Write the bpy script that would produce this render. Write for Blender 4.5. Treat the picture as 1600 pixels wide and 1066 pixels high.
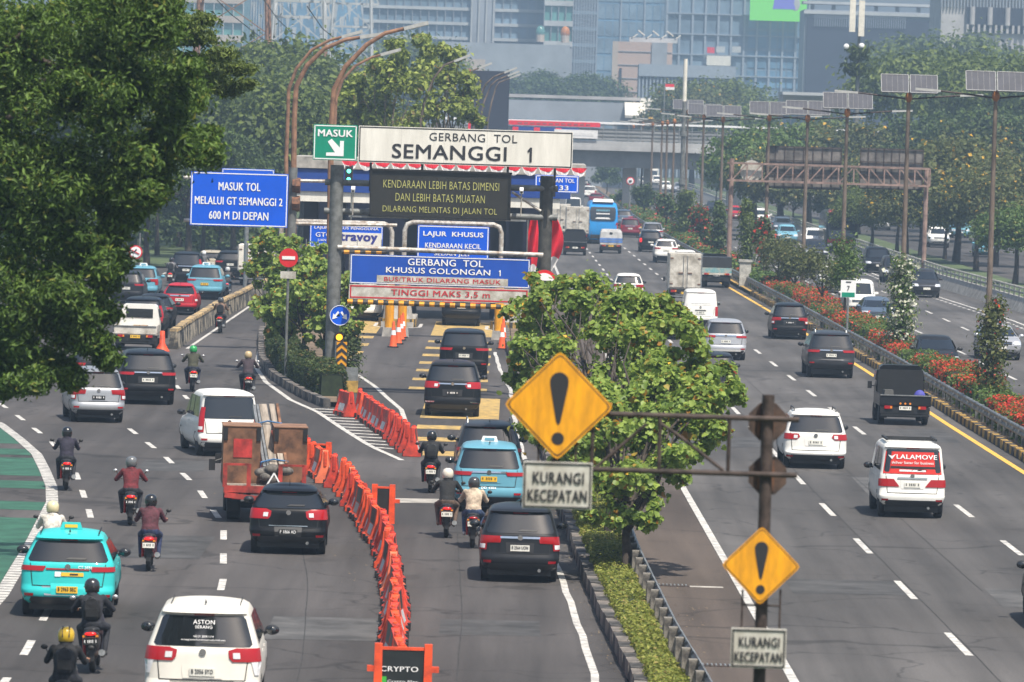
import bpy, bmesh, math, random
import numpy as np
from mathutils import Matrix, Vector
random.seed(7); np.random.seed(7)
R = math.radians
sc = bpy.context.scene
for o in list(bpy.data.objects): bpy.data.objects.remove(o)
COL = sc.collection

# ------------------------------------------------------------------ camera
CAM_H, FPX = 9.57, 1600*200/36
PITCH, ROLL = math.atan((533-194)/FPX), R(1.75)
cam_data = bpy.data.cameras.new('camera'); cam = bpy.data.objects.new('camera', cam_data); COL.objects.link(cam)
cam_data.sensor_width = 36; cam_data.lens = 200; cam_data.clip_start = 1; cam_data.clip_end = 9000
CR = Matrix.Rotation(math.pi/2-PITCH, 3, 'X') @ Matrix.Rotation(ROLL, 3, 'Z')
cam.matrix_world = Matrix.Translation((0, 0, CAM_H)) @ CR.to_4x4()
cam_data.dof.use_dof = True; cam_data.dof.focus_distance = 175; cam_data.dof.aperture_fstop = 4.8
sc.camera = cam

# ------------------------------------------------------------------ sky, sun, exposure
SUN_EL, SUN_AZ = R(62), R(150)      # azimuth clockwise from +Y (the view direction): behind and to the right
w = bpy.data.worlds.new('World'); sc.world = w; w.use_nodes = True
nt = w.node_tree; nt.nodes.clear()
sky = nt.nodes.new('ShaderNodeTexSky'); sky.sky_type = 'NISHITA'; sky.sun_disc = False
sky.sun_elevation = SUN_EL; sky.sun_rotation = SUN_AZ; sky.air_density = 1.2; sky.dust_density = 3.0; sky.ozone_density = 1.0
bg = nt.nodes.new('ShaderNodeBackground'); bg.inputs[1].default_value = 0.095
wo = nt.nodes.new('ShaderNodeOutputWorld'); nt.links.new(sky.outputs[0], bg.inputs[0]); nt.links.new(bg.outputs[0], wo.inputs[0])
sun_d = bpy.data.lights.new('sun', 'SUN'); sun_d.energy = 5.0; sun_d.angle = R(0.6); sun_d.color = (1, .93, .82)
sun = bpy.data.objects.new('sun', sun_d); COL.objects.link(sun); sun.location = (0, 0, 80)
sdir = Vector((math.sin(SUN_AZ)*math.cos(SUN_EL), math.cos(SUN_AZ)*math.cos(SUN_EL), math.sin(SUN_EL)))
sun.rotation_euler = sdir.to_track_quat('Z', 'Y').to_euler()
sc.view_settings.view_transform = 'Standard'; sc.view_settings.look = 'None'
sc.view_settings.exposure = 0.48; sc.view_settings.gamma = 1
sc.cycles.max_bounces = 4; sc.cycles.diffuse_bounces = 2; sc.cycles.glossy_bounces = 2; sc.cycles.transmission_bounces = 2; sc.cycles.transparent_max_bounces = 6; sc.cycles.volume_bounces = 0
sc.cycles.use_denoising = True; sc.cycles.sample_clamp_indirect = 6

HAZE = .00047
# ------------------------------------------------------------------ photo measurements -> metres
def _ray(px, py): return CR @ Vector(((px-800)/FPX, (533-py)/FPX, -1))
def G(px, py, z=0.0):
    d = _ray(px, py); t = (z-CAM_H)/d.z; return Vector((d.x*t, d.y*t, z))
def P(px, py, Y):
    d = _ray(px, py); t = Y/d.y; return Vector((d.x*t, Y, CAM_H+d.z*t))
def curve(pts):
    ys = [p[1] for p in pts]; xs = [p[0] for p in pts]
    return lambda y: float(np.interp(y, ys, xs)) if ys[0] <= y <= ys[-1] else (
        xs[0]+(y-ys[0])*(xs[1]-xs[0])/(ys[1]-ys[0]) if y < ys[0] else xs[-1]+(y-ys[-1])*(xs[-1]-xs[-2])/(ys[-1]-ys[-2]))
def smooth(pts, n=3):
    p = [Vector(q) for q in pts]
    for _ in range(n):
        q = [p[0]]
        for a, b in zip(p, p[1:]): q += [a*.75+b*.25, a*.25+b*.75]
        q.append(p[-1]); p = q
    return [tuple(v) for v in p]

# lane curves: (x, y) in metres along the road
TL = curve([(5.2, 60), (5.1, 99), (4.7, 150), (4.4, 195), (3.7, 264), (2.9, 355), (2.5, 442), (2.0, 550), (1.7, 650), (1.3, 850), (0, 1100)])
TA = curve([(8.9, 60), (8.65, 104), (8.1, 150), (7.7, 197), (7.0, 270), (6.1, 358), (5.6, 447), (5.0, 550), (4.7, 650), (4.3, 850), (3, 1100)])
TB = curve([(12.4, 60), (12.0, 120), (11.3, 186), (10.8, 237), (9.5, 361), (8.7, 451), (8.0, 550), (7.7, 650), (7.3, 850), (6, 1100)])
TY = curve([(15.2, 60), (14.95, 150), (14.6, 190), (14.4, 230), (13.7, 304), (12.9, 366), (12.0, 444), (11.1, 550), (10.7, 650), (10.4, 850), (9, 1100)])
OL = curve([(17.6, 60), (17.0, 150), (16.7, 270), (15.8, 342), (14.9, 443), (14.3, 543), (13.7, 680), (13.4, 850), (12, 1100)])
O2 = lambda y: OL(y)+3.3
O1 = curve([(22.6, 60), (22.7, 300), (22.6, 360), (21.9, 443), (21.3, 543), (20.7, 680), (20.4, 850), (19, 1100)])
OR = curve([(28.8, 60), (28.8, 300), (27.3, 364), (27.0, 443), (26.8, 543), (26.6, 680), (26.4, 850), (25, 1100)])
ML = curve([(2.6, 60), (2.2, 98), (1.9, 108.5), (1.6, 121.6), (1.3, 140), (1.0, 162), (.8, 174), (.5, 191), (.2, 215), (-.1, 232), (-.3, 246), (-.6, 275), (-.8, 330)])
MR = curve([(3.7, 60), (3.25, 92), (3.0, 101), (2.7, 120), (2.55, 150), (2.45, 190), (2.1, 250), (1.6, 330)])
L1 = curve([(-4.6, 60), (-5.3, 101), (-5.8, 117), (-6.6, 132.6), (-7.9, 145.3), (-9.6, 158.7), (-11.5, 172), (-13.6, 187), (-15.8, 205), (-17.2, 228), (-17.4, 300), (-17.4, 400)])
L2 = curve([(-7.6, 60), (-8.4, 99.7), (-9.5, 130.7), (-10.1, 137), (-11.4, 150), (-13.2, 164), (-15.3, 177), (-18, 193), (-20, 215), (-20.8, 240), (-21, 400)])
RAMP = curve([(.2, 60), (.1, 110), (-.5, 150), (-1.3, 175), (-1.9, 190), (-2.3, 230), (-2.4, 300)])
SLIP = curve([(-9.0, 190), (-10.4, 205), (-12.3, 245), (-12.6, 300)])
def heading(c, y): return -math.atan2(c(y+3)-c(y-3), 6)

# ------------------------------------------------------------------ materials
MATS = {}
def mat(name, col, rough=.6, metal=0, var=.12, vs=3.0, coat=0, bump=0, bs=40, emit=None, es=1, spec=.5, stretch=None, dirt=None, rp_=(.35, .65)):
    if name in MATS: return MATS[name]
    m = bpy.data.materials.new(name); m.use_nodes = True; n = m.node_tree; b = n.nodes['Principled BSDF']
    b.inputs['Roughness'].default_value = rough; b.inputs['Metallic'].default_value = metal
    b.inputs['Specular IOR Level'].default_value = spec
    if coat: b.inputs['Coat Weight'].default_value = coat; b.inputs['Coat Roughness'].default_value = .06
    tc = n.nodes.new('ShaderNodeTexCoord'); src = tc.outputs['Object']
    if stretch:
        mp = n.nodes.new('ShaderNodeMapping'); mp.inputs['Scale'].default_value = stretch
        n.links.new(src, mp.inputs[0]); src = mp.outputs[0]
    if var:
        nz = n.nodes.new('ShaderNodeTexNoise'); nz.inputs['Scale'].default_value = vs; nz.inputs['Detail'].default_value = 6; nz.inputs['Roughness'].default_value = .65
        n.links.new(src, nz.inputs[0])
        rp = n.nodes.new('ShaderNodeValToRGB'); rp.color_ramp.elements[0].position = rp_[0]; rp.color_ramp.elements[1].position = rp_[1]
        d = dirt or tuple(c*(1-var*1.6) for c in col)
        rp.color_ramp.elements[0].color = (*d, 1); rp.color_ramp.elements[1].color = (*[min(1, c*(1+var)) for c in col], 1)
        n.links.new(nz.outputs['Fac'], rp.inputs[0]); n.links.new(rp.outputs[0], b.inputs['Base Color'])
    else: b.inputs['Base Color'].default_value = (*col, 1)
    if bump:
        n2 = n.nodes.new('ShaderNodeTexNoise'); n2.inputs['Scale'].default_value = bs; n2.inputs['Detail'].default_value = 4
        n.links.new(src, n2.inputs[0]); bp = n.nodes.new('ShaderNodeBump'); bp.inputs['Strength'].default_value = bump; bp.inputs['Distance'].default_value = .02
        n.links.new(n2.outputs['Fac'], bp.inputs['Height']); n.links.new(bp.outputs[0], b.inputs['Normal'])
    if emit: b.inputs['Emission Color'].default_value = (*emit, 1); b.inputs['Emission Strength'].default_value = es
    MATS[name] = m; return m
def leaf_mat(name, c1, c2, c3=None, trans=.35, rough=.55):
    m = bpy.data.materials.new(name); m.use_nodes = True; n = m.node_tree; b = n.nodes['Principled BSDF']
    g = n.nodes.new('ShaderNodeNewGeometry'); rp = n.nodes.new('ShaderNodeValToRGB'); e = rp.color_ramp.elements
    e[0].color = (*c1, 1); e[1].color = (*c2, 1); e[1].position = .93
    if c3: x = e.new(.985); x.color = (*c3, 1)
    n.links.new(g.outputs['Random Per Island'], rp.inputs[0]); n.links.new(rp.outputs[0], b.inputs['Base Color'])
    b.inputs['Roughness'].default_value = rough; b.inputs['Specular IOR Level'].default_value = .3
    t = n.nodes.new('ShaderNodeBsdfTranslucent'); n.links.new(rp.outputs[0], t.inputs[0])
    mx = n.nodes.new('ShaderNodeMixShader'); mx.inputs[0].default_value = trans
    out = n.nodes['Material Output']; n.links.new(b.outputs[0], mx.inputs[1]); n.links.new(t.outputs[0], mx.inputs[2]); n.links.new(mx.outputs[0], out.inputs[0])
    MATS[name] = m; return m
def asphalt(name, c, tint=(1, 1, 1)):
    m = bpy.data.materials.new(name); m.use_nodes = True; n = m.node_tree; b = n.nodes['Principled BSDF']; L = n.links.new
    tc = n.nodes.new('ShaderNodeTexCoord')
    def noise(s, sx=1, sy=1, det=5):
        mp = n.nodes.new('ShaderNodeMapping'); mp.inputs['Scale'].default_value = (sx, sy, 1); L(tc.outputs['Object'], mp.inputs[0])
        z = n.nodes.new('ShaderNodeTexNoise'); z.inputs['Scale'].default_value = s; z.inputs['Detail'].default_value = det; z.inputs['Roughness'].default_value = .6; L(mp.outputs[0], z.inputs[0]); return z.outputs['Fac']
    def ramp(f, a, b2, p0=.35, p1=.65):
        r = n.nodes.new('ShaderNodeValToRGB'); r.color_ramp.elements[0].color = (*[x*a for x in tint], 1); r.color_ramp.elements[1].color = (*[x*b2 for x in tint], 1)
        r.color_ramp.elements[0].position = p0; r.color_ramp.elements[1].position = p1; L(f, r.inputs[0]); return r.outputs[0]
    def mul(a, b2):
        x = n.nodes.new('ShaderNodeMix'); x.data_type = 'RGBA'; x.blend_type = 'MULTIPLY'; x.inputs[0].default_value = 1; L(a, x.inputs[6]); L(b2, x.inputs[7]); return x.outputs[2]
    base = ramp(noise(.12, 1, .35), c*.82, c*1.15)
    streak = ramp(noise(1.1, 1, .03), .70/tint[0], 1.14/tint[0])
    patch = ramp(noise(.05, 1, .6, 2), .80/tint[0], 1.08/tint[0], .47, .53)
    grain = ramp(noise(26, 1, 1, 3), .82/tint[0], 1.2/tint[0])
    vo = n.nodes.new('ShaderNodeTexVoronoi'); vo.feature = 'DISTANCE_TO_EDGE'; vo.inputs['Scale'].default_value = .16; wn = n.nodes.new('ShaderNodeTexNoise'); wn.inputs['Scale'].default_value = .5; L(tc.outputs['Object'], wn.inputs[0])
    wm = n.nodes.new('ShaderNodeVectorMath'); wm.operation = 'MULTIPLY_ADD'; wm.inputs[1].default_value = (3, 3, 0); L(wn.outputs['Color'], wm.inputs[0]); L(tc.outputs['Object'], wm.inputs[2]); L(wm.outputs[0], vo.inputs['Vector'])
    crack = ramp(vo.outputs['Distance'], .60/tint[0], 1/tint[0], .003, .012)
    oil = ramp(noise(.9, 1, .5, 2), .78/tint[0], 1/tint[0], .30, .36)
    L(mul(mul(mul(mul(mul(base, streak), patch), grain), crack), oil), b.inputs['Base Color'])
    b.inputs['Roughness'].default_value = .82; b.inputs['Specular IOR Level'].default_value = .35
    bp = n.nodes.new('ShaderNodeBump'); bp.inputs['Strength'].default_value = .35; bp.inputs['Distance'].default_value = .01; L(noise(60), bp.inputs['Height']); L(bp.outputs[0], b.inputs['Normal'])
    MATS[name] = m; return m

M = {}
def D(k, *a, **kw): M[k] = mat(k, *a, **kw)
asphalt('asphalt', .070, (1, .985, .98)); asphalt('asphalt_toll', .088, (1, .99, .985)); asphalt('asphalt_shoulder', .086, (1.025, .985, .955))
M['asphalt'], M['toll'], M['shoulder'] = MATS['asphalt'], MATS['asphalt_toll'], MATS['asphalt_shoulder']
D('soil', (.16, .115, .075), .95, var=.3, vs=.8, bump=.5, bs=8)
D('grass_ground', (.07, .10, .035), .95, var=.35, vs=.5, bump=.5, bs=6)
D('line', (.58, .56, .52), .7, var=.18, vs=4, dirt=(.24, .235, .23)); D('yline', (.72, .42, .07), .7, var=.2, vs=5); D('ypaint', (.47, .31, .085), .8, var=.25, vs=3, dirt=(.18, .14, .075))
D('green_paint', (.025, .10, .062), .75, var=.22, vs=1.2); D('concrete', (.36, .34, .31), .85, var=.25, vs=2, bump=.3)
D('old_concrete', (.30, .275, .235), .9, var=.45, vs=2.2, dirt=(.07, .065, .06), bump=.4); D('kerb_dark', (.06, .057, .055), .9, var=.45, vs=5); D('kerb_white', (.19, .165, .145), .9, var=.4, vs=4, dirt=(.08, .072, .066))
D('pale_rail', (.42, .41, .37), .8, var=.25, vs=3); D('kerb_yellow', (.42, .26, .06), .8, var=.3, vs=5); D('wall_stain', (.26, .225, .17), .95, var=.4, vs=.9, dirt=(.045, .042, .038), bump=.5, rp_=(.47, .56)); D('steel', (.34, .35, .35), .45, .7, var=.2, vs=5); D('rail_steel', (.27, .29, .30), .5, .55, var=.3, vs=3, dirt=(.10, .10, .10))
D('post_grey', (.17, .175, .17), .6, .2, var=.25, vs=4); D('pipe', (.50, .49, .46), .5, .2, var=.25, vs=5, dirt=(.24, .18, .13)); D('rust', (.16, .07, .035), .8, .1, var=.5, vs=6, dirt=(.045, .03, .025)); D('rust_dark', (.060, .042, .036), .7, .2, var=.4, vs=8)
D('rust_light', (.25, .135, .08), .75, .1, var=.35, vs=3, dirt=(.13, .07, .045)); D('truss_rust', (.27, .18, .15), .8, 0, var=.3, vs=2); D('pole_brown', (.15, .112, .085), .7, .1, var=.5, vs=2.5, dirt=(.055, .042, .034), stretch=(1, 1, .3))
D('white', (.80, .79, .76), .4, var=.06); D('cream', (.74, .70, .61), .5, var=.08); D('black', (.012, .012, .013), .55, var=.2); D('rubber', (.016, .016, .017), .85, var=.3, vs=20); D('plastic', (.022, .022, .024), .5, var=.2)
D('chrome', (.75, .76, .77), .15, 1, var=0); D('alloy', (.45, .45, .46), .35, .8, var=.1); D('glass', (.010, .012, .014), .05, 0, var=0, spec=1.0, coat=.3); D('mirror_glass', (.55, .6, .65), .05, 1, var=0)
D('red_lens', (.36, .008, .012), .2, var=0, coat=.2); D('brake', (.6, .01, .01), .2, var=0, emit=(1, .02, .015), es=.7); D('amber_lens', (.75, .25, .02), .2, var=0, coat=1); D('clear_lens', (.72, .72, .74), .12, var=0, coat=1)
D('headlight', (.78, .80, .84), .08, .3, var=0, coat=1)
D('plate_white', (.78, .77, .70), .5, var=.05); D('plate_black', (.02, .02, .02), .4, var=0); D('plate_yellow', (.80, .48, .04), .5, var=0); D('ink', (.02, .02, .025), .6, var=0); D('ink_white', (.82, .82, .82), .6, var=0); D('ink_red', (.50, .02, .03), .6, var=0)
D('orange', (.80, .085, .018), .55, var=.22, vs=2.5, dirt=(.42, .05, .02)); D('orange_faded', (.72, .16, .07), .7, var=.3, vs=2, dirt=(.40, .11, .06)); D('orange2', (.62, .05, .022), .6, var=.3, vs=2.5, dirt=(.28, .03, .02)); D('cone', (.85, .12, .03), .5, var=.1); D('sticker', (.55, .55, .56), .5, var=.25, vs=14); D('banner_black', (.02, .024, .024), .4, var=.2); D('banner_green', (.05, .40, .05), .5, var=0)
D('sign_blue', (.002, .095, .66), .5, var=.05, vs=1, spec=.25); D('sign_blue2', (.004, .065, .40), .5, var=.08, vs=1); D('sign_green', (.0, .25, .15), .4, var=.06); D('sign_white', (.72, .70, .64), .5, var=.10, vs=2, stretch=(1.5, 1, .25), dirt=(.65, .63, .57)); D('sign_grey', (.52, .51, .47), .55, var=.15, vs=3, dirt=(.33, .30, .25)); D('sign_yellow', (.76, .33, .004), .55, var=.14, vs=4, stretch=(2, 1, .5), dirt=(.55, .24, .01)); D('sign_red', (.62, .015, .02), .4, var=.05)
D('vms', (.022, .021, .018), .5, var=.1); D('led', (.3, .3, .1), .6, var=0, emit=(.62, .60, .16), es=.2); D('amber_led', (.9, .4, .02), .4, var=0, emit=(1, .42, .02), es=2.2); D('green_led', (.1, .9, .5), .4, var=0, emit=(.1, 1, .6), es=3)
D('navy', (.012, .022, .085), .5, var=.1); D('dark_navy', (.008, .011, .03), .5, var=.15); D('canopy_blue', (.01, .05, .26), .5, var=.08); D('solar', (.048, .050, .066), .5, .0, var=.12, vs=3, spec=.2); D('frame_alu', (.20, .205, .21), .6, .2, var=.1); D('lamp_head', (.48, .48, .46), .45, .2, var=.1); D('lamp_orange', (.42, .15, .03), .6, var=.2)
D('skin', (.33, .16, .09), .6, var=.08); D('flag_red', (.72, .016, .04), .7, var=.1); D('flag_white', (.75, .74, .74), .7, var=.08); D('bark', (.055, .043, .034), .95, var=.4, vs=6, bump=.7, bs=14); D('bark_light', (.20, .16, .11), .9, var=.35, vs=5, bump=.5); D('wood', (.36, .22, .11), .8, var=.35, vs=3, stretch=(1, .15, 1)); D('board_brown', (.20, .095, .05), .75, var=.35, vs=2.5, dirt=(.07, .035, .02)); D('plank', (.27, .23, .19), .85, var=.3, vs=4, stretch=(3, .3, .3)); D('truck_red', (.36, .035, .025), .6, var=.35, vs=3, dirt=(.12, .02, .015)); D('rope_blue', (.05, .14, .30), .8, var=.2); D('tarp_blue', (.10, .22, .55), .6, var=.2); D('tarp_grey', (.42, .42, .42), .7, var=.15); D('box_white', (.58, .55, .49), .55, var=.2, vs=2, dirt=(.30, .27, .22)); D('sack', (.12, .11, .10), .9, var=.35, vs=8)

# ------------------------------------------------------------------ mesh builder
class MB:
    def __init__(s): s.v = []; s.f = []
    def add(s, v, f):
        b = len(s.v); s.v += [tuple(p) for p in v]; s.f += [tuple(i+b for i in q) for q in f]; return s
    def box(s, c, d, rot=None, taper=1.0):
        x, y, z = d[0]/2, d[1]/2, d[2]/2
        v = [Vector((sx*x*(taper if sz > 0 else 1), sy*y*(taper if sz > 0 else 1), sz*z)) for sz in (-1, 1) for sy in (-1, 1) for sx in (-1, 1)]
        if rot is not None:
            m = rot if isinstance(rot, Matrix) else Matrix.Rotation(rot, 3, 'Z'); v = [m @ p for p in v]
        c = Vector(c)
        return s.add([p+c for p in v], [(0, 2, 3, 1), (4, 5, 7, 6), (0, 1, 5, 4), (2, 6, 7, 3), (0, 4, 6, 2), (1, 3, 7, 5)])
    def bar(s, a, b, wd, ht=None):
        a, b = Vector(a), Vector(b); d = b-a; ht = ht or wd
        q = d.to_track_quat('Y', 'Z').to_matrix(); return s.box((a+b)/2, (wd, d.length, ht), q)
    def tube(s, pts, r, n=8, caps=True):
        pts = [Vector(p) for p in pts]; rr = r if isinstance(r, (list, tuple)) else [r]*len(pts); v = []; f = []; up = None
        for i, p in enumerate(pts):
            t = (pts[min(i+1, len(pts)-1)]-pts[max(i-1, 0)]).normalized()
            if up is None: up = Vector((0, 0, 1)) if abs(t.z) < .9 else Vector((1, 0, 0))
            x = t.cross(up).normalized(); up = x.cross(t).normalized()
            for k in range(n):
                a = 2*math.pi*k/n; v.append(p+(x*math.cos(a)+up*math.sin(a))*rr[i])
        for i in range(len(pts)-1):
            for k in range(n): f.append((i*n+k, i*n+(k+1) % n, (i+1)*n+(k+1) % n, (i+1)*n+k))
        if caps: f += [tuple(range(n))[::-1], tuple(range((len(pts)-1)*n, len(pts)*n))]
        return s.add(v, f)
    def loft(s, rings, cap=True):
        n = len(rings[0]); v = [p for r in rings for p in r]; f = []
        for i in range(len(rings)-1):
            for k in range(n): f.append((i*n+k, i*n+(k+1) % n, (i+1)*n+(k+1) % n, (i+1)*n+k))
        if cap: f += [tuple(range(n))[::-1], tuple(range((len(rings)-1)*n, len(rings)*n))]
        return s.add(v, f)
    def prism(s, poly, depth, fn):
        n = len(poly); v = [fn(a, b, 0) for a, b in poly]+[fn(a, b, depth) for a, b in poly]
        return s.add(v, [tuple(range(n))[::-1], tuple(range(n, 2*n))]+[(i, (i+1) % n, n+(i+1) % n, n+i) for i in range(n)])
    def ball(s, c, r, nu=10, nv=6):
        r = (r, r, r) if not isinstance(r, (tuple, list)) else r; rings = []
        for j in range(nv+1):
            a = math.pi*j/nv; a = min(max(a, .06), math.pi-.06)
            rings.append([(c[0]+r[0]*math.sin(a)*math.cos(2*math.pi*k/nu), c[1]+r[1]*math.sin(a)*math.sin(2*math.pi*k/nu), c[2]-r[2]*math.cos(a)) for k in range(nu)])
        return s.loft(rings)
    def disc(s, c, r, axis='Y', th=.01, n=20):
        d = {'X': (th, 0, 0), 'Y': (0, th, 0), 'Z': (0, 0, th)}[axis]
        return s.tube([c, (c[0]+d[0], c[1]+d[1], c[2]+d[2])], r, n)
    def mesh(s, name, m, smooth=35, fix=True):
        me = bpy.data.meshes.new(name); me.from_pydata(s.v, [], s.f)
        if fix:
            bm = bmesh.new(); bm.from_mesh(me); bmesh.ops.recalc_face_normals(bm, faces=bm.faces); bm.to_mesh(me); bm.free()
        if m: me.materials.append(M[m] if isinstance(m, str) else m)
        if smooth: me.shade_smooth(); me.set_sharp_from_angle(angle=R(smooth))
        return me
    def build(s, name, m, parent=None, smooth=35, loc=None, rz=0, fix=True):
        return obj(name, s.mesh(name, m, smooth, fix), parent, loc, rz)
def obj(name, me, parent=None, loc=None, rz=0):
    o = bpy.data.objects.new(name, me); COL.objects.link(o)
    if parent: o.parent = parent
    if loc is not None: o.location = loc
    if rz: o.rotation_euler = (0, 0, rz)
    return o
def empty(name, loc, rz=0): return obj(name, None, None, loc, rz)
def tag(o, label, cat, group=None):
    o['label'] = label; o['category'] = cat
    if group: o['group'] = group
    return o
def struct(o): o['kind'] = 'structure'; return o
def stuff(o): o['kind'] = 'stuff'; return o
CACHE = {}
def cached(key, fn):
    if key not in CACHE: CACHE[key] = fn()
    return CACHE[key]
def copy_tree(o, parent=None):
    c = o.copy(); COL.objects.link(c); c.parent = parent
    for ch in o.children: copy_tree(ch, c)
    return c
TXT = {}
def text_mesh(s, bold):
    k = (s, bold)
    if k not in TXT:
        cu = bpy.data.curves.new('t', 'FONT'); cu.body = s; cu.size = 1; cu.offset = bold; cu.resolution_u = 3; cu.space_character = 1.06
        o = bpy.data.objects.new('t', cu); COL.objects.link(o); bpy.context.view_layer.update()
        me = bpy.data.meshes.new_from_object(o.evaluated_get(bpy.context.evaluated_depsgraph_get()))
        v = np.zeros(len(me.vertices)*3); me.vertices.foreach_get('co', v); v = v.reshape(-1, 3)
        f = [tuple(p.vertices) for p in me.polygons]
        bpy.data.objects.remove(o); bpy.data.curves.remove(cu); bpy.data.meshes.remove(me)
        v[:, :2] -= v[:, :2].min(0); TXT[k] = (v, f, v[:, 0].max(), v[:, 1].max())
    return TXT[k]
def text(s, cx, cz, y, wd, ht, m, parent, name='lettering', bold=.012, fn=None):
    """letters in the parent's local x/z plane facing -y, wd x ht metres, centred on cx, cz"""
    v, f, W, H = text_mesh(s, min(bold, 0)); mb = MB(); k = max(bold, 0)*1.6*ht
    for i, (dx, dz) in enumerate([(0, 0)] if k == 0 else [(-k, -k*.6), (k, -k*.6), (k, k*.6), (-k, k*.6)]):
        pts = [(cx-wd/2+k+p[0]/W*(wd-2*k)+dx, y-.0015*i, cz-ht/2+k+p[1]/H*(ht-2*k)+dz) for p in v]
        if fn: pts = [(a, fn(a, b, c)[1]-.0015*i, c) for a, b, c in pts]
        mb.add(pts, f)
    return mb.build(name, m, parent, smooth=0, fix=False)
# ================================================================== SETTING
def frange(a, b, s):
    n = max(1, int(math.ceil((b-a)/s))); return [a+(b-a)*i/n for i in range(n+1)]
def strip(name, xl, xr, y0, y1, z, m, step=4.0, parent=None, nx=1):
    mb = MB(); ys = frange(y0, y1, step)
    for y in ys:
        a, b = xl(y), xr(y)
        for i in range(nx+1): mb.v.append((a+(b-a)*i/nx, y, z))
    for j in range(len(ys)-1):
        for i in range(nx): k = j*(nx+1)+i; mb.f.append((k, k+1, k+nx+2, k+nx+1))
    o = mb.build(name, m, parent, smooth=0, fix=False)
    return o if parent else struct(o)
cst = lambda v: (lambda y: v)
off = lambda c, d: (lambda y: c(y)+d)
struct(MB().add([(-700, -60, -.06), (700, -60, -.06), (700, 2700, -.06), (-700, 2700, -.06)], [(0, 1, 2, 3)]).build('ground', 'grass_ground', smooth=0, fix=False))
ART_L = curve([(-27, 60), (-27, 400), (-27, 1100)])
arterial = strip('arterial_road', ART_L, lambda y: ML(y) if y < 300 else ML(300)+(y-300)/60*(TL(360)-ML(300)) if y < 360 else TL(y), 60, 1100, 0, 'asphalt', 5, nx=4)
toll = strip('toll_road', MR, off(TY, .5), 60, 1100, .002, 'toll', 5, nx=3)
strip('toll_road_shoulder', MR, lambda y: TL(y)-.1, 60, 340, .007, 'shoulder', 4)
opp = strip('opposite_carriageway', OL, OR, 60, 1100, .001, 'toll', 6, nx=3)
strip('frontage_road', lambda y: OR(y)+6.5, lambda y: OR(y)+17, 150, 1100, .002, 'asphalt', 10)
strip('grass_verge', lambda y: OR(y)+.55, lambda y: OR(y)+6.3, 150, 1100, .10, 'grass_ground', 8)
strip('sidewalk', cst(-30), cst(-27), 60, 600, .14, 'soil', 20)

def line(name, c, y0, y1, wd=.14, m='line', z=.006, dash=None, phase=0, wob=.0):
    mb = MB()
    if dash:
        per, ln = dash; segs = []; y = phase
        while y > y0+per: y -= per
        while y < y1:
            if y-ln > y0: segs.append((y-ln, y))
            y += per
    else: segs = [(y0, y1)]
    for a, b in segs:
        ys = frange(a, b, 2.5); k = len(mb.v)
        for y in ys:
            j = wob*math.sin(y*.9); mb.v += [(c(y)-wd/2+j, y, z), (c(y)+wd/2+j, y, z)]
        mb.f += [(k+2*i, k+2*i+1, k+2*i+3, k+2*i+2) for i in range(len(ys)-1)]
    return struct(mb.build(name, m, smooth=0, fix=False))
line('toll_edge_line', TL, 70, 900, .17, z=.012)
line('toll_lane_line', TA, 70, 900, .15, dash=(12.45, 4.7), phase=122.1, z=.008)
line('toll_lane_line', TB, 70, 900, .15, dash=(12.7, 4.7), phase=186.2, z=.008)
line('toll_yellow_line', TY, 70, 900, .19, 'yline', z=.008)
line('arterial_lane_line', L1, 70, 400, .15, dash=(6.85, 2.8), phase=172)
line('arterial_lane_line', L2, 70, 400, .15, dash=(6.85, 2.8), phase=170.8)
line('slip_lane_line', curve([(-10.3, 186), (-11.1, 193.5), (-11.8, 200.5), (-12.5, 210)]), 190, 211, .15, dash=(7, 2.6), phase=200.5)
line('ramp_edge_line', curve([(1.75, 60), (1.6, 100.6), (1.25, 118), (1.0, 129), (.75, 149), (.45, 163), (.2, 180), (.0, 205), (-.45, 222), (-.7, 238)]), 62, 238, .14, z=.008, wob=.02)
line('opposite_lane_line', O1, 150, 900, .15, dash=(12.5, 4.7), phase=300, z=.008)
line('opposite_lane_line', O2, 150, 900, .15, dash=(12.5, 4.7), phase=306, z=.008)
line('opposite_edge_line', off(OR, -2.4), 150, 900, .16, z=.008)
line('opposite_dotted_line', off(OR, -2.95), 150, 500, .16, dash=(2.6, 1.5), phase=300, z=.008)
line('wall_edge_line', cst(-13.25), 232, 330, .14)
GLN = curve([(-9.3, 60), (-9.7, 100), (-9.9, 111.7), (-10.1, 116.6), (-10.4, 124), (-11.1, 138.6), (-11.6, 144.5), (-12.3, 150.9), (-13.1, 157.8), (-14.2, 164.9), (-15.5, 172.7), (-18.5, 184)])
line('bus_lane_line', GLN, 70, 184, .30, dash=(.62, .5), phase=100)
mb = MB()   # green bus-lane bands
for a, b in [(70, 133.0), (135.7, 138.6), (143.4, 146.3), (148.4, 156.0), (157.2, 160), (162.5, 172), (173, 178)]:
    ys = frange(a, b, 2); k = len(mb.v)
    for y in ys: mb.v += [(-27, y, .004), (GLN(y)-.16, y, .004)]
    mb.f += [(k+2*i, k+2*i+1, k+2*i+3, k+2*i+2) for i in range(len(ys)-1)]
struct(mb.build('bus_lane_paint', 'green_paint', smooth=0, fix=False))

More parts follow.
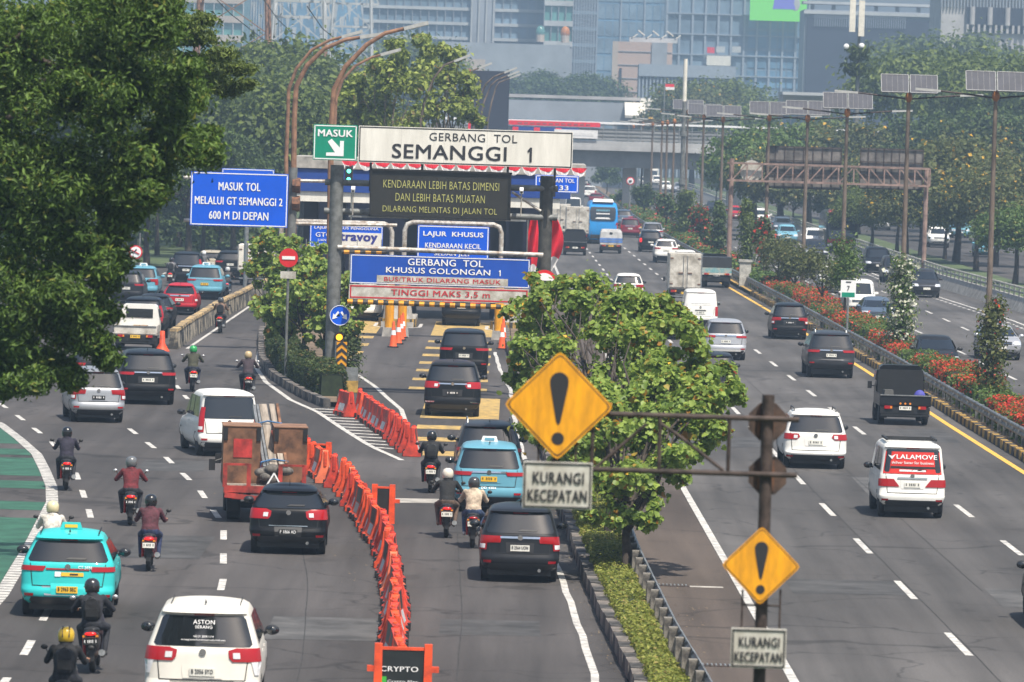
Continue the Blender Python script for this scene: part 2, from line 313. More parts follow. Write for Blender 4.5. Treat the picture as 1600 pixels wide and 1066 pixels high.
# gore area: outlines and hatching
GL = curve([(-2.95, 159.8), (-3.1, 160.9), (-4.0, 166.2), (-5.0, 174.3), (-6.3, 185.5), (-7.4, 192.2), (-8.8, 204.6), (-9.7, 216.3), (-10.3, 232), (-11.2, 260)])
line('gore_line', GL, 160.2, 262, .17)
GRT = curve([(-2.9, 160), (-3.1, 172), (-3.3, 180.5), (-3.6, 188.4), (-4.2, 195.6), (-4.9, 204.6), (-5.9, 214.5), (-6.9, 235)])
line('gore_line', GRT, 176, 235, .16)
mb = MB()
for i in range(15):
    y = 162.4+i*1.75; k = len(mb.v); xa, xb = GL(y)+.05, min(GL(y)+2.6, GRT(y)-.35)
    if xb > xa+.3: mb.v += [(xa, y, .0065), (xb, y-.5, .0065), (xb, y-.12, .0065), (xa, y+.42, .0065)]; mb.f.append((k, k+1, k+2, k+3))
struct(mb.build('gore_hatching', 'line', smooth=0, fix=False))
# yellow rumble bars before the toll booths
mb = MB()
def ybar(x0, x1, ya, yb):
    if yb-ya < 12: m_ = (ya+yb)/2; ya, yb = m_-(m_-ya)*.75, m_+(yb-m_)*.75
    a, b = G(720, ya).y, G(720, yb).y; k = len(mb.v); mb.v += [(x0, b, .0055), (x1, b, .0055), (x1, a, .0055), (x0, a, .0055)]; mb.f.append((k, k+1, k+2, k+3))
for ya, yb in [(504, 526), (533, 537), (543, 547.5), (554, 559), (566, 571), (578, 583), (592, 597), (606, 612), (622, 655), (665, 673), (684, 692), (705, 715)]: ybar(-3.65 if ya < 620 else -2.9, -.85 if ya < 620 else -.35, ya, yb)
for ya, yb in [(504, 525), (529, 534), (540.5, 546), (553, 559)]: ybar(-8.0, -6.1, ya, yb)
struct(mb.build('rumble_bars', 'ypaint', smooth=0, fix=False))
# patches and drain grates
mb = MB(); mb.add([(-3.1, 142.2, .004), (-1.7, 142.6, .004), (-1.7, 144.2, .004), (-3.1, 143.9, .004)], [(0, 1, 2, 3)]); struct(mb.build('concrete_patch', 'concrete', smooth=0, fix=False))
D('tyre_polish', (.105, .105, .112), .6, var=.4, vs=3, stretch=(1, .1, 1), dirt=(.068, .067, .067))
wp = curve([(-.75, 60), (-.62, 104), (-.72, 118), (-1.0, 134), (-1.3, 146)])
D('seam', (.035, .034, .034), .9, var=.3, vs=2); D('patch_dark', (.058, .057, .057), .85, var=.3, vs=.8); D('patch_light', (.082, .08, .079), .85, var=.3, vs=.8)
for c_, a_, b_ in [(off(L1, 1.75), 75, 175), (off(TA, .12), 80, 420), (off(TB, -1.9), 120, 420), (off(RAMP, -.9), 80, 250)]: line('pavement_joint', c_, a_, b_, .022, 'seam', z=.0045 if c_(100) < 2.4 else .0065, wob=.006)
for x0, y0, wd_, ln_, m_ in [(-4.4, 104, 2.2, 5, 'patch_light'), (-8.2, 122, 1.6, 7, 'patch_dark'), (6.0, 118, 2.4, 4, 'patch_dark'), (9.6, 150, 2.0, 9, 'patch_light'), (10.2, 116, 1.7, 5, 'patch_light'), (-1.2, 106, 1.9, 3.5, 'patch_dark'), (12.6, 178, 1.6, 8, 'patch_dark'), (6.4, 172, 1.8, 6, 'patch_dark'), (-10.0, 152, 1.8, 5, 'patch_dark')]:
    z_ = .0032 if x0 < 2.4 else .0048; struct(MB().add([(x0, y0, z_), (x0+wd_, y0+.3, z_), (x0+wd_, y0+ln_, z_), (x0, y0+ln_-.2, z_)], [(0, 1, 2, 3)]).build('asphalt_patch', m_, smooth=0, fix=False))
D('litter', (.45, .33, .18), .9, var=.5, vs=30)
for px, py in [(1048, 916), (1112, 1041)]:
    g = G(px, py); gr = tag(MB().box((0, 0, .012), (.75, .34, .02)).build('drain_grate', 'rust_dark', None, 0, g), 'dark iron drain grate in the shoulder ' + ('nearer the yellow diamond sign pole' if py > 1000 else 'beside the planted strip below the tree'), 'drain', 'drain grates in the shoulder')
    for i in range(9): MB().box((-.32+i*.08, 0, .03), (.03, .3, .02)).build('bar', 'steel', gr, 0)
    MB().box((.75, 0, .006), (.7, .32, .008)).build('concrete_collar', 'concrete', gr, 0)

# ------------------------------------------------------------------ planted strip with kerb stones
strip_bed = strip('planted_strip', off(ML, .12), off(MR, .05), 70, 262, .16, 'soil', 4)
def kerb(parent, c, y0, y1, ln, mats, size=(.25, .30), side=0, jit=.012):
    y = y0; i = 0; st = [cached(('kerb', m, ln, size), lambda m=m: MB().box((0, 0, size[1]/2), (size[0], ln*.965, size[1]), taper=.93).mesh('kerb_stone', m, 0)) for m in mats]
    while y < y1:
        h = heading(c, y); o = obj('kerb_stone', st[i % len(st)], parent, (c(y)+side+random.uniform(-jit, jit), y, random.uniform(-.025, .012)), h+random.uniform(-.02, .02)); y += ln*math.cos(h); i += 1
kerb(strip_bed, off(ML, .12), 84, 262, 1.0, ('kerb_dark', 'kerb_white'))
litter = MB()
for i in range(700):
    y = random.uniform(90, 200); x = ML(y)-abs(random.gauss(0, .16))-.02; s = random.uniform(.015, .045); a = random.random()*3
    litter.add([(x, y, .02), (x+s*math.cos(a), y+s*math.sin(a), .014), (x+s*math.cos(a+1.3), y+s*math.sin(a+1.3), .024)], [(0, 1, 2)])
for i in range(320):
    c = random.choice([(-5.6, 150, 1.6, 8), (-2.9, 125, .9, 12), (-6.4, 186, 1.2, 4), (3.6, 112, .6, 12)]); x, y = random.gauss(c[0], c[2]*.4), random.gauss(c[1], c[3]*.4); s = random.uniform(.02, .06); a = random.random()*3
    litter.add([(x, y, .02), (x+s*math.cos(a), y+s*math.sin(a), .014), (x+s*math.cos(a+1.3), y+s*math.sin(a+1.3), .024)], [(0, 1, 2)])
o = litter.build('fallen_leaves', 'litter', smooth=0, fix=False); stuff(o); o['label'] = 'dry fallen leaves and grit lying along the kerbs'

# island between the slip road and the toll lanes
IL = curve([(-6.1, 188.3), (-6.8, 192.5), (-7.6, 198.5), (-8.7, 207.8), (-9.8, 222.7), (-10.7, 242.3), (-11.6, 265), (-12.2, 300)])
IR = curve([(-5.6, 188.3), (-5.9, 200), (-6.3, 214), (-6.9, 235), (-7.5, 255), (-8.2, 300)])
island = strip('traffic_island', off(IL, .1), off(IR, -.1), 188.6, 300, .17, 'soil', 3)
kerb(island, IL, 188.6, 252, 1.0, ('kerb_dark', 'kerb_white')); kerb(island, IR, 188.6, 240, 1.0, ('kerb_white', 'kerb_dark'))
# median with the flower hedge
median = strip('median_strip', off(TY, .62), off(OL, -.1), 120, 900, .17, 'soil', 5)
kerb(median, off(TY, .62), 158, 332, .75, ('kerb_yellow', 'kerb_dark'), (.22, .27))
strip('median_kerb_far', off(TY, .52), off(TY, .74), 332, 900, .2, 'kerb_yellow', 6)

# ------------------------------------------------------------------ guardrails
def wbeam(c, y0, y1, face, zc=.62, step=4):
    prof = [(0, .16), (.045, .12), (.045, .06), (0, .02), (0, -.02), (.045, -.06), (.045, -.12), (0, -.16)]
    rings = []
    for y in frange(y0, y1, step): rings.append([(c(y)+face*(a+.08), y, zc+b) for a, b in prof]+[(c(y)+face*(a+.072), y, zc+b) for a, b in prof[::-1]])
    return MB().loft(rings)
def guardrail(c, y0, y1, face, label, posts, pm='steel', psize=(.11, .14), zc=.62, beam_m='rail_steel', group=None):
    e = tag(empty('guardrail', (0, 0, 0)), label, 'guardrail', group)
    wbeam(c, y0, y1, face, zc).build('beam', beam_m, e, 60)
    pm_ = cached(('post', pm, psize, zc), lambda: MB().box((0, 0, (zc+.14)/2), (psize[0], psize[1], zc+.14)).mesh('post', pm, 0))
    bm_ = cached(('bolt', face), lambda: MB().box((face*.14, 0, zc), (.05, .16, .09)).mesh('bolt_plate', 'steel', 0))
    y = y0+.5
    while y < posts:
        obj('post', pm_, e, (c(y), y+random.uniform(-.05, .05), 0), heading(c, y)+random.uniform(-.05, .05))
        if int(y) % 2 == 0: obj('bolt_plate', bm_, e, (c(y), y, 0))
        y += 2.0
    return e
guardrail(MR, 74, 262, 1, 'steel guardrail with stubby posts along the planted strip under the tree', 190, 'old_concrete', (.16, .20))
guardrail(off(TY, 1.05), 150, 900, -1, 'long grey steel guardrail in front of the red flower hedge', 420)
# concrete barrier with railing on the far side of the opposite carriageway
e = tag(empty('concrete_barrier', (0, 0, 0)), 'sloped concrete barrier topped with a pale railing beyond the oncoming lanes', 'barrier')
c = off(OR, .05); rings = []
for y in frange(200, 900, 12): rings.append([(c(y)+a, y, b) for a, b in [(-.45, -.05), (-.28, .35), (-.1, .75), (.2, .75), (.35, -.05)]])
MB().loft(rings).build('concrete_base', 'concrete', e, 30)
for z in (1.0, 1.28): MB().tube([(c(y)+.05, y, z) for y in frange(200, 900, 12)], .06, 6).build('rail', 'pale_rail', e)
pm_ = MB().box((0, 0, 1.03), (.09, .26, .62)).mesh('post', 'pale_rail', 0)
for y in frange(250, 560, 2.6): obj('post', pm_, e, (c(y)+.05, y, 0))
# old concrete wall between the arterial and the slip road
e = tag(empty('dividing_wall', (-13.8, 231, 0)), 'low stained concrete wall with worn yellow top dividing the two left roads', 'wall')
WX = curve([(-13.75, 231), (-13.85, 245), (-13.85, 270), (-13.5, 296), (-12.9, 330), (-12.2, 360)]); mb = MB(); rings = []; caps = []
for y in frange(231, 360, 2.2):
    j = random.uniform(-.03, .03); h = .80+j
    rings.append([(WX(y)+13.8-.2, y-231, 0), (WX(y)+13.8-.14, y-231, h-.08), (WX(y)+13.8+.14, y-231, h-.08), (WX(y)+13.8+.2, y-231, 0)])
    caps.append([(WX(y)+13.8-.17, y-231, h-.078), (WX(y)+13.8-.15, y-231, h+.03), (WX(y)+13.8+.15, y-231, h+.03), (WX(y)+13.8+.17, y-231, h-.078)])
MB().loft(rings).build('wall_body', 'wall_stain', e, 30)
D('coping', (.36, .25, .11), .9, var=.5, vs=1.5, dirt=(.12, .10, .08), rp_=(.42, .58)); MB().loft(caps).build('coping', 'coping', e, 30)
# ================================================================== VEHICLES
def paint(name, c, metal=.0, rough=.4): return mat('paint_'+name, c, rough, metal, var=.05, vs=1.5, coat=.3, spec=.15)
PAINT = {k: paint(k, c, m) for k, c, m in [('white', (.78, .77, .73), 0), ('cream', (.76, .73, .66), 0), ('black', (.006, .006, .007), 0), ('grey', (.034, .035, .040), .2), ('dark', (.016, .017, .020), .1), ('silver', (.42, .43, .45), .6), ('bright_silver', (.50, .51, .54), .5), ('teal', (.035, .50, .50), 0), ('blue', (.12, .32, .42), 0), ('red', (.42, .012, .022), 0), ('maroon', (.16, .012, .025), 0), ('steel_blue', (.10, .14, .20), .3), ('bus_blue', (.02, .25, .62), 0), ('sky', (.16, .36, .46), 0), ('beige', (.42, .37, .28), 0), ('bus_red', (.40, .05, .05), 0)]}
class Body:
    """horizontal slices: half width w(z), rear y r(z), front y f(z); rounded corners"""
    def __init__(s, W, H, L, gc=.25, zu=.62, zb=1.05, slope=.24, top=.80, ov=.76, hood=.98, ws=.95, cr=.36, cf=.6, pr=3.4, van=False, spoiler=.05):
        s.W, s.H, s.L, s.gc, s.zu, s.zb, s.ov = W, H, L, gc, zu, zb, ov; hw = W/2; s.zt = zt = H-.17; s.hw = hw; s.top = top
        s.cr, s.cf, s.pr = cr, cf, pr; fr = L-ov; s.fr = fr
        s.rp = [(gc, -ov+.16), (gc+.07, -ov+.04), (gc+.2, -ov), (zu-.03, -ov+.005), (zu+.02, -ov+.05), (zb-.06, -ov+.09), (zb, -ov+.11), (zt, -ov+.11+slope), (zt+.045, -ov+.09+slope-spoiler), (zt+.085, -ov+.15+slope), (H-.045, -ov+.5+slope), (H-.012, .35), (H, .8)]
        s.wp = [(gc, hw*.84), (gc+.08, hw*.94), (gc+.25, hw), (zb-.2, hw), (zb-.04, hw*.978), (zb+.05, hw*.952), (zt, hw*top), (H-.09, hw*(top-.05)), (H-.045, hw*(top-.13)), (H-.014, hw*(top-.30)), (H, hw*.28)]
        if van: s.fp = [(gc, fr-.12), (gc+.2, fr), (zb-.2, fr-.06), (zb, fr-.22), (zt, fr-.85), (H-.05, fr-1.2), (H, fr-1.7)]
        else: s.fp = [(gc, fr-.18), (gc+.18, fr-.02), (gc+.4, fr), (hood-.22, fr-.12), (hood-.05, fr-.45), (hood+.03, fr-1.1), (hood+.09, fr-1.25), (zt, fr-1.25-ws*.82), (H-.05, fr-1.3-ws), (H, max(fr-1.7-ws, .85))]
        zs = sorted(set(round(a[0], 3) for p in (s.rp, s.wp, s.fp) for a in p)); s.zs = []
        for a, b in zip(zs, zs[1:]):
            n = max(1, int((b-a)/.12)); s.zs += [a+(b-a)*i/n for i in range(n)]
        s.zs.append(zs[-1])
    def w(s, z): return float(np.interp(z, [p[0] for p in s.wp], [p[1] for p in s.wp]))
    def r(s, z): return float(np.interp(z, [p[0] for p in s.rp], [p[1] for p in s.rp]))
    def f(s, z): return float(np.interp(z, [p[0] for p in s.fp], [p[1] for p in s.fp]))
    def d(s, z, c): return min(c, max((s.f(z)-s.r(z))*.48, .02))
    def rear(s, x, z):
        w = s.w(z); t = min(abs(x)/w, .9995); return s.r(z)+s.d(z, s.cr)*(1-(1-t**s.pr)**(1/s.pr))
    def front(s, x, z):
        w = s.w(z); t = min(abs(x)/w, .9995); return s.f(z)-s.d(z, s.cf)*(1-(1-t**2.8)**(1/2.8))
    def mesh(s):
        rings = []; n = 8
        for z in s.zs:
            w, r, f = s.w(z), s.r(z), s.f(z); dr, df = s.d(z, s.cr), s.d(z, s.cf); ring = []
            for i in range(-n, n+1):
                t = math.pi/2*i/n; x = w*math.copysign(abs(math.sin(t))**(2/s.pr), t) if i else 0; ring.append((x, r+dr*(1-abs(math.cos(t))**(2/s.pr)), z))
            for i in range(n, -n-1, -1):
                t = math.pi/2*i/n; x = w*math.copysign(abs(math.sin(t))**(2/2.8), t) if i else 0; ring.append((x, f-df*(1-abs(math.cos(t))**(2/2.8)), z))
            rings.append(ring)
        return MB().loft(rings)
    def patch(s, rows, side='rear', off=.006, nx=6, mirror=False):
        rr = []
        for a, b in zip(rows, rows[1:]):
            n = max(1, int(abs(b[0]-a[0])/.09))
            for i in range(n): t = i/n; rr.append(tuple(a[k]+(b[k]-a[k])*t for k in range(3)))
        rr.append(rows[-1]); mb = MB()
        for z, a, b in rr:
            for i in range(nx+1):
                u = a+(b-a)*i/nx
                if side in ('rear', 'front'):
                    u = max(-s.w(z)*.997, min(s.w(z)*.997, u)); fn = s.rear if side == 'rear' else s.front; sg = -1 if side == 'rear' else 1; e = .004
                    y = fn(u, z); dx = (fn(u+e, z)-fn(u-e, z))/(2*e); dz = (fn(u, z+e)-fn(u, z-e))/(2*e)
                    nn = Vector((-sg*dx, sg, -sg*dz)).normalized(); p = Vector((u, y, z))+nn*off
                    if mirror: p.x = -p.x
                else:
                    sg = -1 if side == 'left' else 1; p = Vector((sg*(s.w(z)+off), u, z))
                mb.v.append(tuple(p))
        for j in range(len(rr)-1):
            for i in range(nx):
                k = j*(nx+1)+i; q = (k, k+1, k+nx+2, k+nx+1); mb.f.append(q)
        return mb
WHEEL = {}
def wheel_meshes(rad, wd):
    k = (rad, wd)
    if k not in WHEEL:
        n = 18; prof = [(rad*.62, -wd/2), (rad*.9, -wd/2), (rad*.985, -wd*.42), (rad, -wd*.25), (rad, wd*.25), (rad*.985, wd*.42), (rad*.9, wd/2), (rad*.62, wd/2)]
        ty = MB().loft([[(x, a*math.cos(2*math.pi*i/n), a*math.sin(2*math.pi*i/n)) for i in range(n)] for a, x in prof])
        rim = MB().loft([[(x, a*math.cos(2*math.pi*i/n), a*math.sin(2*math.pi*i/n)) for i in range(n)] for a, x in [(rad*.63, -wd*.45), (rad*.55, -wd*.40), (rad*.15, -wd*.30), (rad*.15, wd*.30), (rad*.55, wd*.40), (rad*.63, wd*.45)]])
        WHEEL[k] = (ty.mesh('tyre', 'rubber'), rim.mesh('rim', 'alloy'))
    return WHEEL[k]
def wheels(root, W, ys, rad=.31, wd=.20):
    ty, rim = wheel_meshes(rad, wd)
    for y in ys:
        for sx in (-1, 1):
            o = obj('wheel', ty, root, (sx*(W/2-wd/2-.03), y, rad)); obj('rim', rim, o)
def plate(root, x, y, z, kind, txt=None, wd=.40, ht=.125):
    m = {'w': 'plate_white', 'b': 'plate_black', 'y': 'plate_yellow'}[kind]; ink = 'ink_white' if kind == 'b' else 'ink'
    p = MB().box((x, y, z), (wd, .014, ht)).build('licence_plate', m, root, 0)
    if txt: text(txt, x, z+.012, y-.012, wd*.86, ht*.56, ink, p, 'plate_text', .01)
    else:   # worn, unreadable characters
        mb = MB(); r = random.Random(int(abs(x*100+y*7+z*1000)))
        for i in range(8):
            if i in (1, 6): continue
            mb.box((x-wd*.38+i*wd*.108, y-.009, z+.008), (wd*.055, .004, ht*r.uniform(.40, .5)))
        mb.build('plate_text', ink, p, 0)
NREC = [0]
def car(px, py, lane, label, color, B, cat='car', light='side', pl='w', ptxt=None, chrome=False, rails=False, antenna='fin', brake=False, wiper=True, near=True, front=False, name='parked_car', emblem=True, plz=None, low='plastic', glasstint='glass', rot=0, extras=None, group=None, roofm=None, pos=None):
    p = pos or G(px, py); h = heading(lane, p.y) if callable(lane) else lane
    if front: h += math.pi
    o = tag(empty(name, p, h+rot), label, cat, group); zb, zt, zu, hw = B.zb, B.zt, B.zu, B.hw
    me = B.mesh()
    if front: # the measured point is the front axle: shift so that it stays there
        o.location = p - Matrix.Rotation(h+rot, 3, 'Z') @ Vector((0, B.fr-.85, 0))
    me.build('body', PAINT[color], o, 40)
    MB().box((0, (B.fr-B.ov)/2, .27), (B.W*.80, B.L*.9, .24)).build('underbody', 'black', o, 0)
    wheels(o, B.W, (0, B.fr-.85), .315 if B.H < 1.75 else .34, .20)
    for sx in (-1, 1):   # door mirrors
        m = MB().ball((sx*(hw+.10), B.fr-1.55, zb+.05), (.12, .08, .085), 8, 6); m.bar((sx*(hw-.08), B.fr-1.5, zb-.02), (sx*(hw+.05), B.fr-1.53, zb+.02), .05)
        mo = m.build('mirror', 'plastic' if color in ('black', 'dark', 'teal', 'grey') or near else PAINT[color], o)
        if near and not front: MB().ball((sx*(hw+.10), B.fr-1.6, zb+.05), (.095, .045, .065), 8, 5).build('mirror_glass', 'glass', mo)
    for side in ('left', 'right'):   # side windows and wheel arches
        yf = B.fr-1.45; B.patch([(zb+.05, -.30, yf), (zt-.08, -.02, yf-.62), (zt-.02, .02, yf-.72)], side, .006, 4).build('side_window', glasstint, o, 0)
        if near: 
            for yy in (.85, 1.72): B.patch([(zb+.05, yy, yy+.07), (zt-.03, yy-.03, yy+.03)], side, .010, 1).build('pillar_trim', 'black', o, 0)
            for yy in (.62, 1.5): MB().box(((-1 if side == 'left' else 1)*(hw*.985), yy, zb-.13), (.03, .16, .035)).build('door_handle', 'chrome' if chrome else PAINT[color], o)
        for yy in (0, B.fr-.85):
            sx = -1 if side == 'left' else 1; a = MB(); rr = .375; pts = [(yy+rr*math.cos(math.pi*i/12), .31+rr*math.sin(math.pi*i/12)) for i in range(13)]
            a.add([(sx*(B.w(z)+.007), y, z) for y, z in pts]+[(sx*(B.w(.3)+.007), yy, .27)], [(i, i+1, 13) for i in range(12)]).build('wheel_arch', 'black', o, 0, fix=False)
    gw = lambda z, k=.90: B.w(z)*k
    if not front:
        B.patch([(zb+.03, -gw(zb)*.93, gw(zb)*.93), (zb+.07, -gw(zb+.07), gw(zb+.07)), (zt-.05, -gw(zt-.05), gw(zt-.05)), (zt-.005, -gw(zt)*.95, gw(zt)*.95)], 'rear', .009, 28).build('rear_window', glasstint, o, 60)
        B.patch([(B.gc+.01, -hw*.84, hw*.84), (B.gc+.08, -hw*.93, hw*.93), (B.gc+.16, -hw*.90, hw*.90)], 'rear', .010, 12).build('bumper_trim', low, o, 60)
        for mir in (False, True):   # tail lights
            rows = {'side': [(zu+.14, .80*hw, hw*.97), (zu+.3, .77*hw, hw), (zb+.02, .80*hw, hw*.96)],
                    'tall': [(zu+.06, .83*hw, hw), (zb+.1, .80*hw, hw*.95), (zb+.34, .76*hw, hw*.88)],
                    'wide': [(zb-.185, .60*hw, hw), (zb-.10, .50*hw, hw), (zb-.02, .55*hw, hw*.975)],
                    'wedge': [(zb-.20, .52*hw, hw), (zb-.14, .46*hw, hw), (zb-.03, .44*hw, hw*.975), (zb+.01, .58*hw, hw*.96)],
                    'slim': [(zb-.14, .52*hw, hw), (zb-.05, .46*hw, hw*.975)],
                    'corner': [(zu+.10, .84*hw, hw), (zb-.18, .82*hw, hw), (zb-.165, .50*hw, hw), (zb-.03, .46*hw, hw*.97)],
                    'van': [(zu+.05, .84*hw, hw*.985), (zb-.02, .84*hw, hw*.985)], 'flat': [(zb-.33, .38*hw, hw), (zb-.14, .56*hw, hw)]}[light]
            tl = B.patch(rows, 'rear', .016, 12, mir).build('taillight', 'brake' if brake else 'red_lens', o, 60)
            if near and light in ('wedge', 'corner', 'tall', 'side', 'wide'):
                z0 = zb-.15 if light in ('wedge', 'wide') else zu+.13; x0 = .53 if light == 'wedge' else .58 if light == 'wide' else .87
                B.patch([(z0, x0*hw, (x0+.12)*hw), (z0+.09, (x0-.01)*hw, (x0+.11)*hw)], 'rear', .024, 3, mir).build('reverse_lamp', 'clear_lens', tl, 0)
            if near: B.patch([(zu-.16, .72*hw, .90*hw), (zu-.11, .71*hw, .91*hw)], 'rear', .014, 3, mir).build('reflector', 'red_lens', o, 0)
        if chrome: B.patch([(zb-.075, -.50*hw, .50*hw), (zb-.035, -.50*hw, .50*hw)], 'rear', .016, 6).build('chrome_strip', 'chrome', o, 0)
        pz = plz or (zu+.16); plate(o, 0, B.rear(0, pz)-.022, pz, pl, ptxt)
        if near:
            for sx in (-1, 1): B.patch([(zu+.03, sx*.74*hw-.008, sx*.74*hw+.008), (zb, sx*.80*hw-.008, sx*.80*hw+.008)], 'rear', .005, 1).build('tailgate_seam', 'black', o, 0)
            B.patch([(zu+.025, -.74*hw, .74*hw), (zu+.043, -.74*hw, .74*hw)], 'rear', .005, 8).build('tailgate_seam', 'black', o, 0)
            B.patch([(pz-.10, -.34*hw, .34*hw), (pz+.115, -.36*hw, .36*hw)], 'rear', .008, 4).build('plate_recess', 'plastic' if color in ('black', 'dark') else PAINT[color], o, 0)
            if emblem: MB().tube([(0, B.rear(0, zb-.05)-.03, zb-.055), (0, B.rear(0, zb-.05)-.005, zb-.055)], .055, 14).build('emblem', 'chrome', o)
            B.patch([(zt+.018, -.16, .16), (zt+.036, -.16, .16)], 'rear', .012, 2).build('stop_lamp', 'red_lens', o, 0)
            if wiper: B.patch([(zb+.07, -.05, .33), (zb+.105, .02, .36)], 'rear', .02, 2).build('wiper', 'black', o, 0)
            MB().tube([(hw*.5, -B.ov+.02, .27), (hw*.5, -B.ov+.2, .27)], .035, 8).build('exhaust', 'steel', o)
        if antenna == 'fin': MB().add([(0, -.15, B.H-.03), (0, .05, B.H-.01), (0, -.12, B.H+.06), (-.02, 0, B.H-.01), (.02, 0, B.H-.01)], [(0, 3, 2), (3, 1, 2), (1, 4, 2), (4, 0, 2)]).build('antenna', 'black' if color != 'white' else PAINT[color], o, 0)
        elif antenna: MB().tube([(0, -.05, B.H-.02), (0, -.16, B.H+.13)], .008, 5).build('antenna', 'black', o)
    else:
        wz0 = zb+.02; rows = [(wz0, -gw(wz0), gw(wz0)), (zt-.02, -gw(zt, .92), gw(zt, .92))]
        B.patch(rows, 'front', .007, 8).build('windscreen', glasstint, o, 60)
        hz = B.gc+.42
        for mir in (False, True): B.patch([(hz, .62*hw, hw*.98), (hz+.06, .56*hw, hw*.99), (hz+.15, .66*hw, hw*.98)], 'front', .012, 5, mir).build('headlight', 'headlight', o, 60)
        B.patch([(hz, -.5*hw, .5*hw), (hz+.12, -.52*hw, .52*hw)], 'front', .012, 6).build('grille', 'black', o, 0)
        B.patch([(hz+.045, -.5*hw, .5*hw), (hz+.065, -.5*hw, .5*hw)], 'front', .018, 6).build('chrome_strip', 'chrome', o, 0)
        B.patch([(B.gc+.05, -.62*hw, .62*hw), (B.gc+.22, -.7*hw, .7*hw)], 'front', .012, 8).build('lower_grille', 'black', o, 0)
        MB().box((0, B.front(0, B.gc+.3)+.02, B.gc+.3), (.42, .014, .13)).build('licence_plate', 'plate_white', o, 0)
    if rails:
        for sx in (-1, 1):
            x = sx*B.w(B.H-.07)*.93; MB().tube([(x, .05, B.H-.07), (x, .12, B.H+.03), (x, 1.6, B.H+.03), (x, 1.7, B.H-.06)], .018, 6).build('roof_rail', 'steel' if rails is True else rails, o)
    if extras: extras(o, B)
    return o
def mpv(H=1.70, W=1.73, L=4.4, **k): return Body(W, H, L, **k)
def hatch(H=1.50, W=1.69, L=4.0, **k): d = dict(zb=.98, zu=.56, slope=.42, top=.74, ov=.66, hood=.92); d.update(k); return Body(W, H, L, **d)
def suv(H=1.80, W=1.82, L=4.6, **k): d = dict(gc=.36, zb=1.15, zu=.74, slope=.24, top=.79, ov=.80, hood=1.08); d.update(k); return Body(W, H, L, **d)
def van(H=1.90, W=1.67, L=4.1, **k): d = dict(gc=.30, zb=1.12, zu=.60, slope=.10, top=.88, ov=.62, van=True, cr=.2, spoiler=.02); d.update(k); return Body(W, H, L, **d)

def lettered(s, z0, z1, wd, m='ink_white', x=0, bold=.01, off=.02, name='lettering'):
    def fn(o, B):
        text(s, x, (z0+z1)/2, 0, wd, z1-z0, m, o, name, bold, lambda a, y, z: (a, B.rear(a, z)-off, z))
    return fn
def multi(*fs):
    def fn(o, B):
        for f in fs: f(o, B)
    return fn
def taxi_light(m='ink_white', lm='sky'):
    def fn(o, B): 
        b = MB().box((0, .55, B.H+.06), (.42, .16, .13), taper=.8).build('taxi_lamp', m, o, 0)
        MB().box((0, .465, B.H+.06), (.24, .01, .06)).build('lamp_panel', PAINT[lm] if lm in PAINT else lm, b, 0)
    return fn
def sticker(m, x0, x1, z0, z1, name='sticker', off=.014):
    return lambda o, B: B.patch([(z0, x0, x1), (z1, x0, x1)], 'rear', off, 4).build(name, m, o, 0)

# --- left road, near
NV = 'car'
BI = mpv(1.80, 1.83, 4.75, zb=1.13, zu=.60, top=.78, slope=.26, ov=.95)
car(317, 1116, L1, 'white people carrier with ASTON SERANG lettering at the bottom edge of the picture', 'cream', BI, light='wedge', ptxt='B 2056 SYO', name='people_carrier', chrome=False, antenna='fin',
    extras=multi(lettered('ASTON', 1.50, 1.565, .34, bold=-.004), lettered('SERANG', 1.435, 1.48, .27, bold=-.004), lettered('+62.21 2000 1114', 1.30, 1.33, .32, bold=.0), lettered('serang.astonhotelsinternational.com', 1.245, 1.275, .70, bold=.0),
        lambda o, B: [B.patch([(.72, .90*B.hw, .965*B.hw), (.93, .84*B.hw, B.hw)], 'rear', .014, 3, mi).build('side_lamp', 'clear_lens', o, 0) for mi in (False, True)],
        lambda o, B: [MB().bar((x, -.05, B.H-.028), (x, 1.2, B.H-.012), .012, .02).build('roof_rib', 'black', o, 0) for x in (-.55, .55)],
        lambda o, B: B.patch([(.60, -.55*B.hw, .55*B.hw), (.625, -.55*B.hw, .55*B.hw)], 'rear', .02, 8).build('bumper_step', 'plastic', o, 0)))
BT = mpv(1.61, 1.77, 4.3, zb=1.03, zu=.58, top=.76, slope=.34, ov=.72)
car(106, 962, L2, 'turquoise electric taxi with roof lamp and yellow plate beside the green lane', 'teal', BT, 'taxi', 'slim', 'y', 'B 2963 SEC', name='taxi', plz=.55, extras=multi(taxi_light(PAINT['teal'], 'plate_yellow'), sticker('plate_yellow', -.12, .30, .80, .87), sticker('ink_white', -.24, -.13, .79, .88), lettered('CT 2036', .94, 1.0, .26, x=.33, name='fleet_number'), sticker('ink', .04, .20, .82, .85, off=.02),
    lambda o, B: B.patch([(.915, -.46*B.hw, .46*B.hw), (.945, -.46*B.hw, .46*B.hw)], 'rear', .016, 8).build('light_bar', 'red_lens', o, 0), lambda o, B: B.patch([(.44, -.42, .42), (.60, -.48, .48)], 'rear', .012, 4).build('bumper_panel', 'alloy', o, 0),
    lambda o, B: [MB().bar((x, -.1, B.H-.03), (x, 1.2, B.H-.01), .02, .025).build('roof_rib', 'black', o, 0) for x in (-.55, .55)]))
car(450, 864, L1, 'small black hatchback with black plate following the red open truck', 'black', hatch(1.50, 1.695, 4.06), light='wedge', pl='b', ptxt='F 1866 AD', name='hatchback', antenna='rod', plz=.50, extras=lambda o, B: B.patch([(.63, -.50*B.hw, .50*B.hw), (.645, -.50*B.hw, .50*B.hw)], 'rear', .02, 8).build('chrome_strip', 'chrome', o, 0), rot=R(-2))
